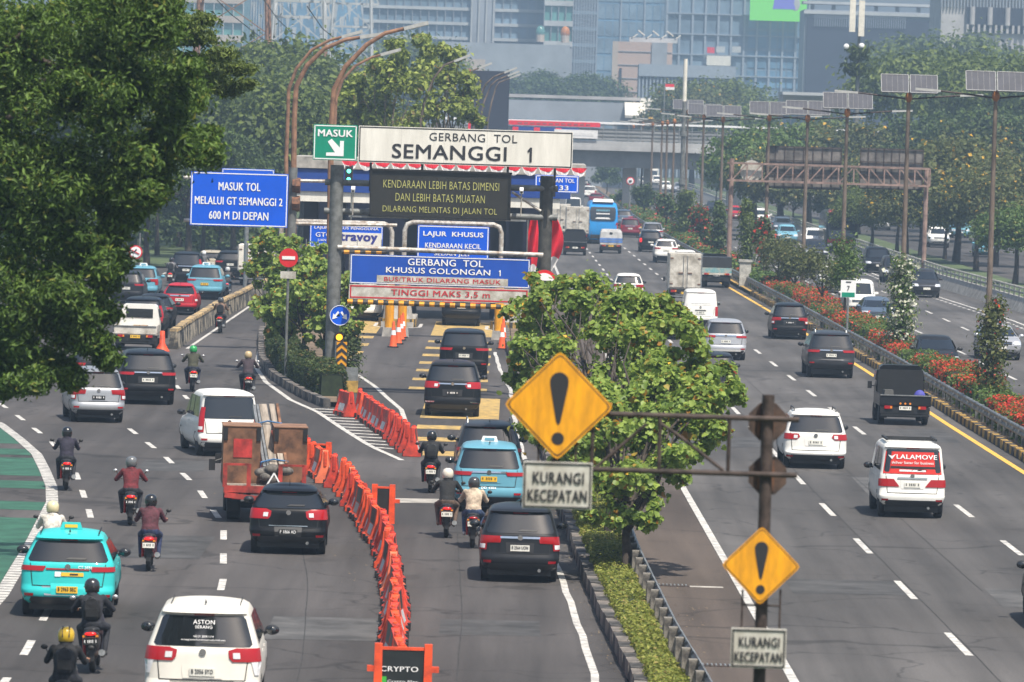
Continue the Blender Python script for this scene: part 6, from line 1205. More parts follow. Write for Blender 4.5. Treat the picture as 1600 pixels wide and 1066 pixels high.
# ================================================================== VEGETATION
leaf_mat('leaf_near', (.034, .072, .014), (.15, .245, .042), (.20, .21, .04), .35)
leaf_mat('leaf_dark', (.034, .056, .018), (.095, .145, .036), None, .3)
leaf_mat('leaf_mid', (.055, .088, .020), (.165, .215, .045), None, .35)
leaf_mat('leaf_olive', (.060, .080, .026), (.155, .175, .055), (.20, .16, .05), .35)
leaf_mat('leaf_waru', (.11, .19, .03), (.36, .47, .10), (.42, .20, .03), .45, .45)
leaf_mat('leaf_teak', (.11, .16, .025), (.36, .42, .085), (.22, .17, .05), .38)
leaf_mat('leaf_cover', (.11, .15, .022), (.33, .34, .075), (.34, .26, .09), .35)
leaf_mat('leaf_hedge', (.030, .055, .016), (.095, .13, .032), (.20, .13, .05), .3)
leaf_mat('leaf_median', (.05, .10, .02), (.14, .21, .045), (.26, .22, .05), .3)
leaf_mat('petal_red', (.50, .035, .02), (.72, .10, .045), (.62, .02, .12), .35)
leaf_mat('petal_yellow', (.60, .34, .02), (.75, .46, .05), None, .35)
leaf_mat('petal_white', (.45, .47, .34), (.68, .68, .56), None, .35)
for k in list(MATS):
    if k.startswith(('leaf_', 'petal_')): M[k] = MATS[k]
rng = np.random.default_rng(5)
def unit(v): return v/np.maximum(np.linalg.norm(v, axis=1, keepdims=True), 1e-6)
def leaf_mesh(name, pos, out, size, m, ratio=.55, up=.5, rand=.9, fold=.15, var=.5, heart=False):
    n = len(pos); nrm = unit(out*.8+np.array([0, 0, up])+rng.normal(0, rand, (n, 3))*.6); t = unit(np.cross(nrm, rng.normal(0, 1, (n, 3)))); s = np.cross(nrm, t)
    L = (size*(1+rng.uniform(-var, var, n)))[:, None]; Wd = L*ratio; 
    if heart:
        t2 = t; pts = [pos-t2*L*.42, pos-t2*L*.30+s*Wd*.42+nrm*L*fold*.8, pos+t2*L*.12+s*Wd*.46+nrm*L*fold, pos+t2*L*.55-nrm*L*.12, pos+t2*L*.12-s*Wd*.46+nrm*L*fold, pos-t2*L*.30-s*Wd*.42+nrm*L*fold*.8]
    else: pts = [pos-t*L*.5, pos+s*Wd*.5+nrm*L*fold, pos+t*L*.5-nrm*L*.05, pos-s*Wd*.5+nrm*L*fold]
    k = len(pts); v = np.stack(pts, 1).reshape(-1, 3)
    base = np.arange(n)[:, None]*k
    tri = np.array([[0, 1, 2], [0, 2, 3]]) if k == 4 else np.array([[0, 1, 2], [0, 2, 3], [0, 3, 4], [0, 4, 5]])
    idx = (base[:, :, None]+tri[None]).reshape(-1)
    me = bpy.data.meshes.new(name); me.vertices.add(len(v)); me.vertices.foreach_set('co', v.astype(np.float32).ravel())
    nt_ = len(idx)//3; me.loops.add(len(idx)); me.loops.foreach_set('vertex_index', idx.astype(np.int32)); me.polygons.add(nt_); me.polygons.foreach_set('loop_start', np.arange(0, len(idx), 3, dtype=np.int32))
    me.materials.append(M[m]); me.update(calc_edges=True); return me
def clump_points(clumps, per, shell=.55):
    """clumps: (x,y,z,rx,ry,rz) rows; leaves in the outer shell of each"""
    c = np.repeat(np.array(clumps, float), per, 0); d = unit(rng.normal(0, 1, (len(c), 3))); r = shell+(1-shell)*rng.random(len(c))**.7
    r *= 1+rng.normal(0, .18, len(c)); r = np.where(rng.random(len(c)) < .13, r*1.55, r); p = c[:, :3]+d*c[:, 3:6]*r[:, None]; return p, d
def limb(mb, a, b, ra, rb, seed=0):
    r = random.Random(seed); a, b = Vector(a), Vector(b); L = (b-a).length; pts = []
    for i in range(6):
        t = i/5; j = Vector((r.uniform(-1, 1), r.uniform(-1, 1), r.uniform(-.5, .5)))*L*.035*(1 if 0 < i < 5 else 0); pts.append(a.lerp(b, t)+j)
    mb.tube(pts, [ra+(rb-ra)*i/5 for i in range(6)], 8)
def tree_thing(name, loc, label, trunk_pts, clumps, per, size, m, bark='bark', group=None, flowers=None, shell=.5, tr=.22, ratio=.55, heart=False, nlimb=9, up=.5, cat='tree', rz=0, sz=1):
    o = tag(empty(name, loc, rz), label, cat, group); o.scale = (sz, sz, sz); mb = MB(); n = len(trunk_pts)
    mb.tube(trunk_pts, [tr*(1.25 if i == 0 else 1-.5*i/(n-1)) for i in range(n)], 10); tip = trunk_pts[-1]
    order = sorted(clumps, key=lambda c: -c[3])[:nlimb]
    for i, c in enumerate(order): limb(mb, trunk_pts[-1 if i % 2 else max(0, n-2)], (c[0], c[1], c[2]), tr*.42, tr*.08, i+3)
    mb.build('trunk', bark, o, 60); p, d = clump_points(clumps, per, shell); obj('crown', leaf_mesh('crown', p, d, size, m, ratio, up, heart=heart), o)
    if flowers:
        fm, cnt, fs = flowers; p, d = clump_points(clumps, max(1, cnt//len(clumps)), .9); k = d[:, 2] > -.2; obj('blossom', leaf_mesh('blossom', p[k], d[k], fs, fm, .8, .3), o)
    return o
# --- overhanging foreground tree, upper left
YT = 84.0; cl = []; r_ = random.Random(3)
for px, py, rp in [(-40, 40, 90), (60, 30, 80), (150, 50, 75), (225, 55, 55), (120, 120, 80), (210, 130, 70), (275, 165, 52), (305, 225, 40), (250, 210, 60), (160, 200, 75), (60, 170, 90), (-30, 200, 90), (40, 280, 80), (120, 290, 75), (190, 290, 60), (235, 300, 42), (195, 345, 42), (130, 370, 70), (50, 370, 80), (-30, 340, 80), (160, 420, 42), (90, 450, 70), (20, 460, 75), (150, 480, 42), (110, 530, 58), (40, 540, 65), (-20, 560, 60), (150, 535, 34), (65, 585, 36), (20, 600, 30), (105, 585, 30), (278, 120, 45), (180, 0, 70), (250, 10, 50), (0, 100, 80), (170, 560, 22), (322, 215, 22), (225, 250, 45)]:
    for k in range(7):
        Y = YT+r_.uniform(-1.2, 4.5) if k else YT+r_.uniform(-1.0, .3); jx, jy = (r_.uniform(-.6, .6)*rp, r_.uniform(-.6, .6)*rp) if k else (0, 0); c = P(px+jx, py+jy, Y); rr = rp/FPX*Y*(.62 if k == 0 else r_.uniform(.35, .6)); cl.append((c.x+10.8, c.y-YT, c.z, rr*1.1, rr, rr*.8))
tree_thing('shade_tree', (-10.8, YT, 0), 'big dark leafy shade tree overhanging the upper left corner', [(0, 0, 0), (.1, .2, 3), (.2, 0, 6), (.6, -.1, 8.5), (1.2, 0, 11)], cl, 600, .105, 'leaf_near', tr=.34, ratio=.36, shell=.15, up=.25, nlimb=14)
Y2 = 118; cl = []
for px, py, rp in [(215, 20, 55), (270, 35, 50), (310, 60, 42), (345, 85, 36), (372, 108, 26), (290, 95, 40), (330, 115, 34), (360, 135, 26), (385, 130, 16), (240, 80, 50), (320, 30, 26), (200, 70, 60), (300, 130, 30)]:
    for k in range(2): c = P(px+r_.uniform(-.3, .3)*rp*k, py+r_.uniform(-.3, .3)*rp*k, Y2+r_.uniform(-1, 2)); rr = rp/FPX*Y2*.7; cl.append((c.x+13.5, c.y-Y2, c.z, rr*1.2, rr, rr*.5))
tree_thing('shade_tree', (-13.5, Y2, 0), 'second shade tree reaching out behind the overhanging foreground tree', [(0, 0, 0), (0, .2, 4), (.3, 0, 8), (1, 0, 11)], cl, 480, .13, 'leaf_mid', tr=.3, ratio=.34, shell=.15, up=.3)
# --- heart-leaved trees on the planted strip
def strip_tree(px, py, blobs, label, Yd, m='leaf_waru', per=420, size=.17, tr=.13, bend=(0, 0)):
    b = G(px, py); cl = []
    rs = random.Random(px)
    for bx, by, rp, dy in blobs:
        for k in range(8):
            a_, q_ = rs.uniform(0, 6.28), rs.uniform(.25, .95); c = P(bx+rp*q_*math.cos(a_), by+rp*q_*math.sin(a_), b.y+dy+rs.uniform(-1, 1)*rp/FPX*b.y); rr = rp/FPX*(b.y+dy)*rs.uniform(.28, .50); cl.append((c.x-b.x, c.y-b.y, c.z, rr, rr*1.1, rr*.75))
    zt = min(c[2] for c in cl)
    return tree_thing('hibiscus_tree', b, label, [(0, 0, 0), (.04, .1, zt*.45), (bend[0]*.5, .3, zt*.8), (bend[0], .5, zt+.3)], cl, per, size, m, 'bark', 'heart-leaved trees', ('petal_yellow', 100, .10), .1, tr, .95, True, 40, .6)
strip_tree(976, 915, [(978, 775, 48, 0), (930, 765, 46, 1), (1022, 738, 50, 1), (960, 720, 65, 2), (1060, 690, 55, 2), (1000, 670, 70, 3), (1095, 640, 52, 3), (1130, 605, 36, 4), (1040, 610, 66, 4), (960, 640, 60, 4), (1075, 560, 50, 5), (920, 700, 45, 3), (1010, 560, 60, 6), (1012, 800, 26, 0), (1105, 680, 34, 2), (1145, 620, 18, 3)], 'nearest heart-leaved tree of the strip behind the KURANGI KECEPATAN arm', 118, per=250, size=.118)
strip_tree(950, 858, [(920, 620, 60, 2), (890, 560, 60, 4), (960, 560, 62, 4), (1010, 520, 55, 5), (930, 500, 55, 6), (880, 640, 55, 3), (1060, 520, 35, 6), (990, 480, 40, 7), (1040, 490, 30, 7), (900, 690, 45, 1)], 'middle heart-leaved tree of the strip, its crown level with the white van', 128, per=235, size=.12)
strip_tree(925, 798, [(850, 560, 50, 8), (835, 510, 46, 10), (870, 480, 50, 10), (920, 470, 48, 9), (820, 560, 34, 8), (855, 620, 45, 6), (960, 470, 32, 9), (815, 500, 30, 12), (805, 590, 22, 8), (850, 445, 26, 12), (895, 446, 24, 10), (840, 660, 34, 5), (985, 460, 14, 9)], 'farthest heart-leaved tree of the strip beside the toll lane cones', 141, per=215, size=.125)
# --- island trees by the gantry
for i, (px, py, blobs) in enumerate([
    (446, 586, [(430, 470, 40, 0), (410, 430, 32, 3), (450, 430, 36, 1), (425, 395, 30, 4), (455, 490, 34, 0), (405, 480, 24, 2), (400, 400, 16, 4), (440, 510, 26, 0)]),
    (472, 590, [(470, 440, 38, 0), (480, 400, 32, 2), (500, 430, 34, 1), (470, 480, 36, 0), (450, 385, 26, 4), (490, 470, 34, 0), (430, 380, 20, 5)]),
    (505, 598, [(505, 490, 30, 0), (540, 480, 28, 1), (555, 455, 20, 2), (520, 450, 30, 1), (545, 510, 20, 0), (500, 520, 24, 0), (566, 470, 12, 1)])]):
    strip_tree(px, py, blobs, ['left heart-leaved tree on the island below the blue MASUK TOL sign', 'middle heart-leaved tree on the island under the no entry sign', 'right heart-leaved tree on the island behind the gantry post'][i], 0, per=110, size=.15, tr=.10, m='leaf_waru')
# --- bright open-crowned trees behind the toll plaza
for k, (px, Y, lab, blobs) in enumerate([(600, 330, 'bright open-crowned tree with upright twigs above the left of the name board', [(560, 120, 22), (590, 100, 26), (620, 90, 24), (600, 150, 36), (560, 170, 30), (640, 140, 30), (575, 200, 34), (620, 190, 36), (545, 150, 18), (615, 65, 14), (530, 190, 18)]), (690, 345, 'bright open-crowned tree above the middle of the name board', [(680, 80, 22), (710, 95, 20), (660, 110, 28), (695, 125, 30), (730, 150, 24), (670, 160, 34), (710, 175, 30), (740, 175, 16), (650, 190, 30), (655, 70, 16), (725, 120, 16), (750, 185, 12)])]):
    b = P(px, 300, Y); cl = []
    for bx, by, rp in blobs:
        for _ in range(3): c = P(bx+r_.uniform(-.6, .6)*rp, by+r_.uniform(-.6, .6)*rp, Y+r_.uniform(-2, 2)); rr = rp/FPX*Y*r_.uniform(.5, .8); cl.append((c.x-b.x, c.y-Y, c.z, rr, rr, rr*.9))
    tree_thing('teak_tree', (b.x, Y, 0), lab, [(0, 0, 0), (.2, 0, 4), (.1, .2, 8)], cl, 190, .32, 'leaf_teak', 'bark_light', 'bright open-crowned trees', None, .2, .16, .62, False, 22)
# --- background trees: four prototype crowns, copied
def crown_proto(seed, R_, H, m, per=110, n=70, size=.42, flowers=None, trunkh=.42, flat=.8):
    r = random.Random(seed); cl = []
    for i in range(n):
        a = r.uniform(0, 2*math.pi); el = math.asin(r.uniform(-.55, 1)); k = r.uniform(.55, 1.0); cr = R_*r.uniform(.17, .34)
        cl.append((R_*k*math.cos(el)*math.cos(a)*.9, R_*k*math.cos(el)*math.sin(a)*.9, H*(trunkh+.30)+H*.32*flat*math.sin(el)*k*1.1, cr, cr, cr*.72))
    o = tree_thing('roadside_tree', (0, 0, 0), 'x', [(0, 0, 0), (.1, .1, H*.2), (-.1, .15, H*.42), (.1, 0, H*.6)], cl, per, size, m, 'bark', 'background roadside trees', flowers, .45, .32, .6, False, 10)
    return o
PR = {'dark': crown_proto(1, 5.5, 13, 'leaf_dark'), 'mid': crown_proto(2, 5.8, 13, 'leaf_mid', trunkh=.30, n=84), 'olive': crown_proto(3, 6.2, 12, 'leaf_olive', trunkh=.30, n=90, flowers=('petal_yellow', 420, .34)), 'light': crown_proto(4, 5.0, 10, 'leaf_median', size=.36, trunkh=.28, n=80), 'spread': crown_proto(6, 7.5, 13, 'leaf_mid', n=80, flat=.55)}
PH = {'dark': 13.2, 'mid': 11.8, 'olive': 10.9, 'light': 8.9, 'spread': 12.2}; used = set()
def place_tree(kind, px, top, Y, label, name='roadside_tree'):
    if kind in used: o = copy_tree(PR[kind])
    else: o = PR[kind]; used.add(kind)
    a = P(px, top, Y); s = a.z/PH[kind]; o.location = (a.x, Y, 0); o.scale = (s*random.uniform(.9, 1.1), s*random.uniform(.9, 1.1), s); o.rotation_euler = (0, 0, random.uniform(0, 6.28)); o['label'] = label; return o
TR = [('olive', 1530, 270, 405, 'broad olive tree right beside the far barrier, behind the nearest solar pole'), ('olive', 1420, 280, 430, 'broad olive tree beside the far barrier under the right old signboard'), ('mid', 1340, 305, 455, 'low broad green tree beside the far barrier behind the bright bush'), ('olive', 1200, 240, 500, 'olive tree under the left end of the truss gantry'), ('mid', 1265, 235, 540, 'green tree filling behind the fourth solar lamp pole'), ('olive', 1325, 250, 500, 'olive tree behind the third solar lamp pole'), ('mid', 1420, 200, 600, 'green tree above the right old signboard'), ('olive', 1540, 190, 520, 'tall olive tree beside the nearest solar lamp post'), ('mid', 1480, 290, 445, 'green tree with thick trunk beside the oncoming lanes'), ('dark', 165, 200, 345, 'dark tree nearest the left edge behind the overhanging branches'), ('dark', 235, 215, 352, 'dark tree with low crown left of the no-turn sign'), ('dark', 120, 120, 330, 'dark tree hidden at the left behind the big foreground tree'), ('mid', 60, 60, 360, 'green tree filling the left edge behind the big foreground tree'), ('dark', 300, 190, 372, 'dark tree crown hanging behind the left end of the blue sign'), ('mid', 440, 120, 400, 'green tree behind the rusty lamp pair'), ('dark', 345, 300, 400, 'low dark tree under the blue sign'), ('dark', 410, 300, 420, 'low dark tree above the island tree'), ('dark', 275, 310, 410, 'low dark tree behind the blue taxis'), ('dark', 215, 150, 395, 'dark roadside tree at the far left behind the overhanging branches'), ('dark', 285, 120, 405, 'dark roadside tree just left of the blue MASUK TOL sign top'), ('dark', 350, 105, 415, 'dark roadside tree directly above the blue MASUK TOL sign'), ('mid', 405, 65, 470, 'tall green tree below the white pylon crossarm'), ('mid', 455, 62, 480, 'tall green tree behind the two rusty lamp arms'), ('mid', 498, 95, 470, 'green tree between the rusty lamp posts'), ('dark', 420, 190, 400, 'dark tree behind the rusty lamp poles'), ('dark', 370, 215, 385, 'low dark tree behind the blue MASUK TOL sign'), ('dark', 250, 240, 378, 'dark tree above the blue taxi on the left road'), ('dark', 320, 260, 392, 'dark tree above the black carriers on the left road'), ('mid', 475, 180, 430, 'green tree left of the green MASUK sign'), ('dark', 195, 300, 366, 'dark tree trunk and crown at the left road edge'), ('mid', 520, 150, 500, 'green tree behind the tallest rusty lamp'), ('dark', 385, 275, 398, 'dark low tree above the cream truck'), ('mid', 560, 215, 520, 'green tree just above the toll canopy'),
      ('light', 1182, 205, 520, 'light green tree touching the right end of the overpass'), ('light', 1225, 190, 545, 'light green tree behind the left sign back'), ('olive', 1270, 195, 560, 'olive tree with yellow blossom behind the left sign back'), ('olive', 1345, 195, 540, 'olive tree with yellow blossom between the two sign backs'), ('mid', 1300, 185, 640, 'green tree behind the third solar lamp'), ('spread', 1475, 85, 600, 'wide green tree behind the second solar lamp'), ('spread', 1570, 90, 570, 'wide green tree behind the nearest solar lamp'), ('dark', 1540, 165, 520, 'dark tree below the nearest solar panels'), ('dark', 1450, 175, 540, 'dark tree below the second solar panels'), ('olive', 1500, 218, 432, 'large yellow-blossomed tree left of the nearest solar lamp post'), ('olive', 1445, 240, 452, 'olive tree under the right sign back'), ('olive', 1560, 250, 425, 'olive tree right of the nearest solar lamp post'), ('light', 1590, 320, 372, 'bright green low tree at the right picture edge'), ('mid', 1365, 285, 470, 'green tree below the gap between the sign backs'), ('dark', 1300, 300, 500, 'dark tree below the left sign back'), ('mid', 1405, 290, 455, 'green tree below the right sign back'), ('dark', 1240, 290, 560, 'dark tree left of the oncoming red coach'), ('dark', 1165, 255, 690, 'dark tree beneath the right end of the overpass'), ('dark', 1120, 268, 720, 'dark tree in the shadow behind the overpass'), ('spread', 1130, 128, 900, 'pale hazy tree beyond the overpass'), ('olive', 1085, 140, 880, 'pale yellowish hazy tree beyond the overpass'), ('dark', 830, 110, 1150, 'hazy dark tree left below the far pinkish block'), ('dark', 880, 118, 1130, 'hazy dark tree in the middle below the far towers'), ('dark', 930, 115, 1160, 'hazy dark tree beside the far pinkish block'), ('mid', 640, 58, 1000, 'pale hazy tree crown above the bright trees'), ('spread', 1500, 60, 900, 'hazy palm-like tree crown before the far concrete block'), ('mid', 1590, 200, 640, 'green tree behind the roofs at the right edge'), ('light', 1380, 225, 620, 'pale tree behind the right sign back'), ('mid', 1205, 160, 800, 'hazy tree beside the low white roof'), ('dark', 1560, 310, 470, 'dark tree trunk group at the right edge of the side road'), ('dark', 1450, 330, 520, 'dark low tree on the far side road')]
for k, px, top, Y, lab in TR: place_tree(k, px, top, Y, lab)
strip('planted_verge', cst(-60), cst(-20.5), 352, 640, .12, 'grass_ground', 20)
cl = [(random.uniform(-52, -14), random.uniform(438, 462), random.uniform(.5, 6.5), random.uniform(1.4, 2.4), 1.8, random.uniform(1.0, 1.7)) for _ in range(150)]+[(random.uniform(-44, -18), random.uniform(385, 440), random.uniform(.2, 2.0), random.uniform(1.0, 2.0), 1.6, random.uniform(.6, 1.3)) for _ in range(110)]; p, d = clump_points(cl, 90, .4); o = stuff(obj('thicket', leaf_mesh('thicket', p, d, .45, 'leaf_dark', .6))); o['label'] = 'dark leafy thicket closing the view behind the left roadside trunks, near clumps added for shade'  # nearer low clumps are added to make more shade under the trees
# --- hedges and ground cover
def hedge_pts(c, wfun, h, y0, y1, n, near_bias=1.6):
    u = rng.random(n)**near_bias; y = y0+(y1-y0)*u; x0 = np.array([c(v) for v in y]); w_ = np.array([wfun(v) for v in y]); f = rng.random(n); hh = h(y) if callable(h) else np.full(n, h)
    bump = .12*np.sin(y*1.7)+.10*np.sin(y*.61+1)+.06*np.sin(y*4.1); x = x0+(rng.random(n)-.5)*w_; z = hh*(1+bump)*np.ones(n); out = np.zeros((n, 3)); top = f < .5
    out[top] = (0, 0, 1); sd = np.where(rng.random(n) < .5, -1, 1); s_ = ~top; x[s_] = x0[s_]+sd[s_]*w_[s_]*.5*(1+.1*np.sin(y[s_]*2.3)); z[s_] *= rng.random(s_.sum()); out[s_, 0] = sd[s_]; z[top] += rng.normal(0, .035, top.sum()); x += rng.normal(0, .03, n)
    return np.stack([x, y, np.maximum(z, .03)+.15], 1), out
def hedge(name, label, c, w_, h, y0, y1, n, size, m, flowers=None, core='leaf_dark', bias=1.6, cat='hedge'):
    o = tag(empty(name, (0, 0, 0)), label, cat); mb = MB(); rings = []
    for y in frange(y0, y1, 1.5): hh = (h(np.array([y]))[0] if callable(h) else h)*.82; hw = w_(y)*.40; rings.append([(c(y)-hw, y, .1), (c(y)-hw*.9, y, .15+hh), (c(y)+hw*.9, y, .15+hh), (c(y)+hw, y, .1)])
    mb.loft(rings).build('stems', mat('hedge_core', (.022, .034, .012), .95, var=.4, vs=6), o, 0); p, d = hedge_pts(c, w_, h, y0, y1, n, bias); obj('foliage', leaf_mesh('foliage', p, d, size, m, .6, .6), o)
    if flowers:
        fm, cnt, fs = flowers; p, d = hedge_pts(c, w_, h, y0, y1, cnt, bias); k = (np.sin(p[:, 1]*.55)+np.sin(p[:, 1]*.21+2)+.9*rng.normal(0, .6, len(p)) > .25) & (p[:, 2] > .38); p[:, 2] += .03; obj('blossom', leaf_mesh('blossom', p[k], d[k], fs, fm, .85, .5), o)
    return o
mc = lambda y: (TY(y)+1.25+OL(y)-.0)/2
hedge('flower_hedge', 'long hedge of red and orange blossom along the median guardrail', mc, lambda y: max(.7, OL(y)-TY(y)-1.0), lambda y: .88+.14*np.sin(y*.13), 160, 330, 42000, .115, 'leaf_median', ('petal_red', 60000, .085), bias=1.9)
hedge('clipped_hedge', 'clipped yellow-green hedge continuing far along the median', lambda y: (TY(y)+1.2+OL(y))/2, lambda y: max(.8, OL(y)-TY(y)-1.1), .8, 330, 720, 16000, .26, 'leaf_median', ('petal_red', 3000, .22), bias=1.3)
hedge('ground_cover', 'low yellow-green ground cover filling the planted strip under the tree', lambda y: (ML(y)+.26+MR(y)-.12)/2, lambda y: MR(y)-ML(y)-.40, .27, 76, 200, 60000, .075, 'leaf_cover', bias=1.5, cat='ground cover')
hedge('box_hedge', 'clipped dark green box hedge along the island kerb', lambda y: IL(y)+.75, cst(.95), .88, 192.5, 240, 22000, .10, 'leaf_hedge', bias=1.3)
p, d = clump_points([(0, 0, .9, .55, .5, .8), (.1, .2, 1.5, .4, .4, .5), (-.1, -.1, .5, .6, .5, .5)], 900, .4); o = tag(empty('round_shrub', G(541, 600)), 'dark round shrub at the foot of the gantry post', 'shrub'); obj('foliage', leaf_mesh('foliage', p, d, .11, 'leaf_hedge', .6), o); MB().tube([(0, 0, 0), (0, 0, .9)], .05, 6).build('stem', 'bark', o)
# --- shrubs of the median
def med_y(px):
    best = None
    for y in np.arange(150, 900, 1.0):
        x = mc(y); d = CR.transposed() @ (Vector((x, y, .2))-Vector((0, 0, CAM_H))); u = 800+FPX*d.x/-d.z
        if best is None or abs(u-px) < best[0]: best = (abs(u-px), y, x)
    return best[1], best[2]
def shrub(px, top, wpx, label, m, kind='column', flowers=None, dark=False):
    y, x = med_y(px); a = P(px, top, y); h = a.z; w_ = wpx/FPX*y/2; cl = []; r = random.Random(px)
    if kind == 'column':
        for i in range(14): t = (i+.5)/14; k = math.sin(math.pi*min(.96, .22+t*.70))**.4; cl.append((r.uniform(-.25, .25)*w_, r.uniform(-.3, .3)*w_, h*(.12+.86*t), w_*k*r.uniform(.75, 1), w_*k, h*.09))
    else:
        for i in range(18): a_ = r.uniform(0, 6.28); k = r.uniform(.2, .75); el = r.uniform(-.3, 1); cl.append((w_*k*math.cos(a_), w_*k*math.sin(a_), h*(.62+.30*el), w_*r.uniform(.3, .48), w_*.42, h*.16))
    p, d = clump_points(cl, int(2600/len(cl)), .4); o = tag(empty('flowering_shrub' if flowers else 'shrub', (x, y, .17)), label, 'shrub', 'shrubs along the median'); obj('foliage', leaf_mesh('foliage', p, d, max(.14, 3.4/FPX*y*1.3), m, .6), o)
    mb = MB(); mb.tube([(0, 0, -.05), (.05, 0, h*.4), (0, .05, h*.75)], [.09, .07, .03], 6)
    for s in (-1, 1): mb.tube([(0, 0, h*.35), (s*w_*.5, .1, h*.7)], [.05, .02], 5)
    mb.build('stem', 'bark', o)
    if flowers: fm, cnt, fs = flowers; p, d = clump_points(cl, cnt//len(cl), .85); obj('blossom', leaf_mesh('blossom', p, d, fs, fm, .85, .4), o)
for a in [(948, 262, 50, 'dense dark shrub farthest up the median below the overpass', 'leaf_dark', 'round'), (1006, 293, 46, 'dense dark shrub beside the distant round sign', 'leaf_dark', 'round'), (1040, 305, 44, 'dark shrub with pink blossom left of the tallest median shrub', 'leaf_dark', 'round', ('petal_red', 40, .3)), (1068, 302, 42, 'tall green shrub above the striped rail end', 'leaf_mid', 'column'), (1094, 326, 40, 'red-flowered shrub above the guardrail end', 'leaf_dark', 'round', ('petal_red', 260, .26)), (1122, 320, 30, 'dark columnar shrub left of the hazard board', 'leaf_dark', 'column'), (1166, 318, 34, 'green columnar shrub behind the white pillar stub', 'leaf_mid', 'column'), (1192, 345, 36, 'red-flowered shrub right of the pillar stub', 'leaf_dark', 'round', ('petal_red', 240, .22)), (1214, 370, 84, 'round olive shrub right of the pillar stub', 'leaf_olive', 'round'), (1240, 393, 70, 'low olive shrub in front of the round olive one', 'leaf_olive', 'round'), (1283, 398, 80, 'round dark-stemmed shrub left of the kilometre sign', 'leaf_olive', 'round'), (1318, 376, 70, 'bright green bush behind the kilometre sign', 'leaf_median', 'round'), (1406, 410, 52, 'tall column shrub covered in white blossom', 'leaf_median', 'column', ('petal_white', 700, .16)), (1545, 475, 58, 'pinkish flowering shrub wrapped round the nearest solar lamp post', 'leaf_olive', 'column', ('petal_red', 60, .12)), (1110, 358, 26, 'small red-flowered bush beside the columnar shrub', 'leaf_median', 'round', ('petal_red', 160, .22)), (980, 300, 40, 'dark shrub between the two farthest ones', 'leaf_dark', 'round')]: shrub(*a)

# ================================================================== OVERPASS
OY = 630.0
def zpx(px, py, Y): return P(px, py, Y).z
e = tag(empty('overpass', (6, OY, 0)), 'grey concrete overpass with fence crossing the toll road in the distance', 'bridge'); za, zb_, zc_, zd_, zf_ = [zpx(1000, y, OY) for y in (263, 237, 231, 222, 194)]
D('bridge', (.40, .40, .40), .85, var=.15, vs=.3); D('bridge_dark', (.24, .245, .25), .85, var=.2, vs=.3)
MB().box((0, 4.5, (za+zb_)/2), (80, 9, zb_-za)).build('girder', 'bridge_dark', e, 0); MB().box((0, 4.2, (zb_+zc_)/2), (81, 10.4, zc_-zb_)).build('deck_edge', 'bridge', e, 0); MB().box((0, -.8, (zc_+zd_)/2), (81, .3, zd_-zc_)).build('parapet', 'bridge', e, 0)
for i in range(58): MB().box((-40+i*1.4, -.75, (zd_+zf_)/2), (.10, .1, zf_-zd_)).build('fence_post', 'steel', e, 0)
for k, z in enumerate(np.linspace(zd_+.1, zf_-.25, 5)): MB().box((0, -.75, z), (80, .05, .08)).build('fence_rail', 'post_grey', e, 0)
MB().box((0, -.7, (zd_+zf_)/2-.3), (80, .03, (zf_-zd_)*.6)).build('fence_mesh', 'bridge_dark', e, 0); MB().box((0, -.75, zf_), (80, .25, .22)).build('top_rail', 'ink_white', e, 0)
for px, wd in [(985, 1.5), (1012, .7), (905, 1.4), (1150, 1.6)]: x = P(px, 260, OY).x-6; MB().box((x, 3.5, za/2), (wd, 2.4, za)).build('pier', 'bridge', e, 0)
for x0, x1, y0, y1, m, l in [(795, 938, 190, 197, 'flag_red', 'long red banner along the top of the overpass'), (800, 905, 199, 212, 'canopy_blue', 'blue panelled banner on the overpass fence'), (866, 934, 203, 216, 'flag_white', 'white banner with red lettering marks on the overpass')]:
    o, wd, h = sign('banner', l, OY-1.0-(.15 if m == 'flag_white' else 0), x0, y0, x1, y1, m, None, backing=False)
    mb = MB()
    if m != 'canopy_blue':
        for i in range(12): mb.box((-wd*.38+i*wd*.068, -.05, h*.5), (wd*.045, .02, h*.35))
        mb.build('lettering_marks', 'ink_white' if m == 'flag_red' else 'flag_red', o, 0); o.children[0].data.materials[0] = mat('hazed_red', (.38, .09, .10), .8) if m == 'flag_red' else M[m]  # banner red is muted to put distance haze into its colour
    else:
        for i in range(3): mb.box((-wd*.45+i*wd*.32, -.05, h*.5), (wd*.09, .02, h*.9))
        mb.build('red_panel', 'flag_red', o, 0)
# ================================================================== FAR BUILDINGS
D('f_glass', (.18, .26, .34), .2, .0, var=.3, vs=.08); D('f_glass_blue', (.15, .29, .43), .1, .1, var=.3, vs=.06); D('f_teal', (.10, .26, .25), .2, var=.25, vs=.1); D('f_white', (.42, .44, .45), .7, var=.1, vs=.2); D('f_beige', (.42, .36, .31), .8, var=.08, vs=.2); D('f_pink', (.44, .33, .28), .8, var=.06, vs=.1); D('f_grey', (.28, .31, .35), .8, var=.12, vs=.15); D('f_dark', (.028, .034, .055), .5, var=.2, vs=.05); D('f_concrete', (.40, .39, .39), .85, var=.12, vs=.3); D('f_slat', (.27, .32, .38), .7, var=.1)  # glass and slat tones paled toward blue, standing in for extra haze
D('screen_green', (.1, .4, .05), .5, var=0, emit=(.16, .62, .10), es=.55); D('screen_pink', (.4, .05, .1), .5, var=0, emit=(.65, .10, .16), es=.5); D('screen_blue', (.1, .1, .4), .5, var=0, emit=(.12, .14, .45), es=.5)
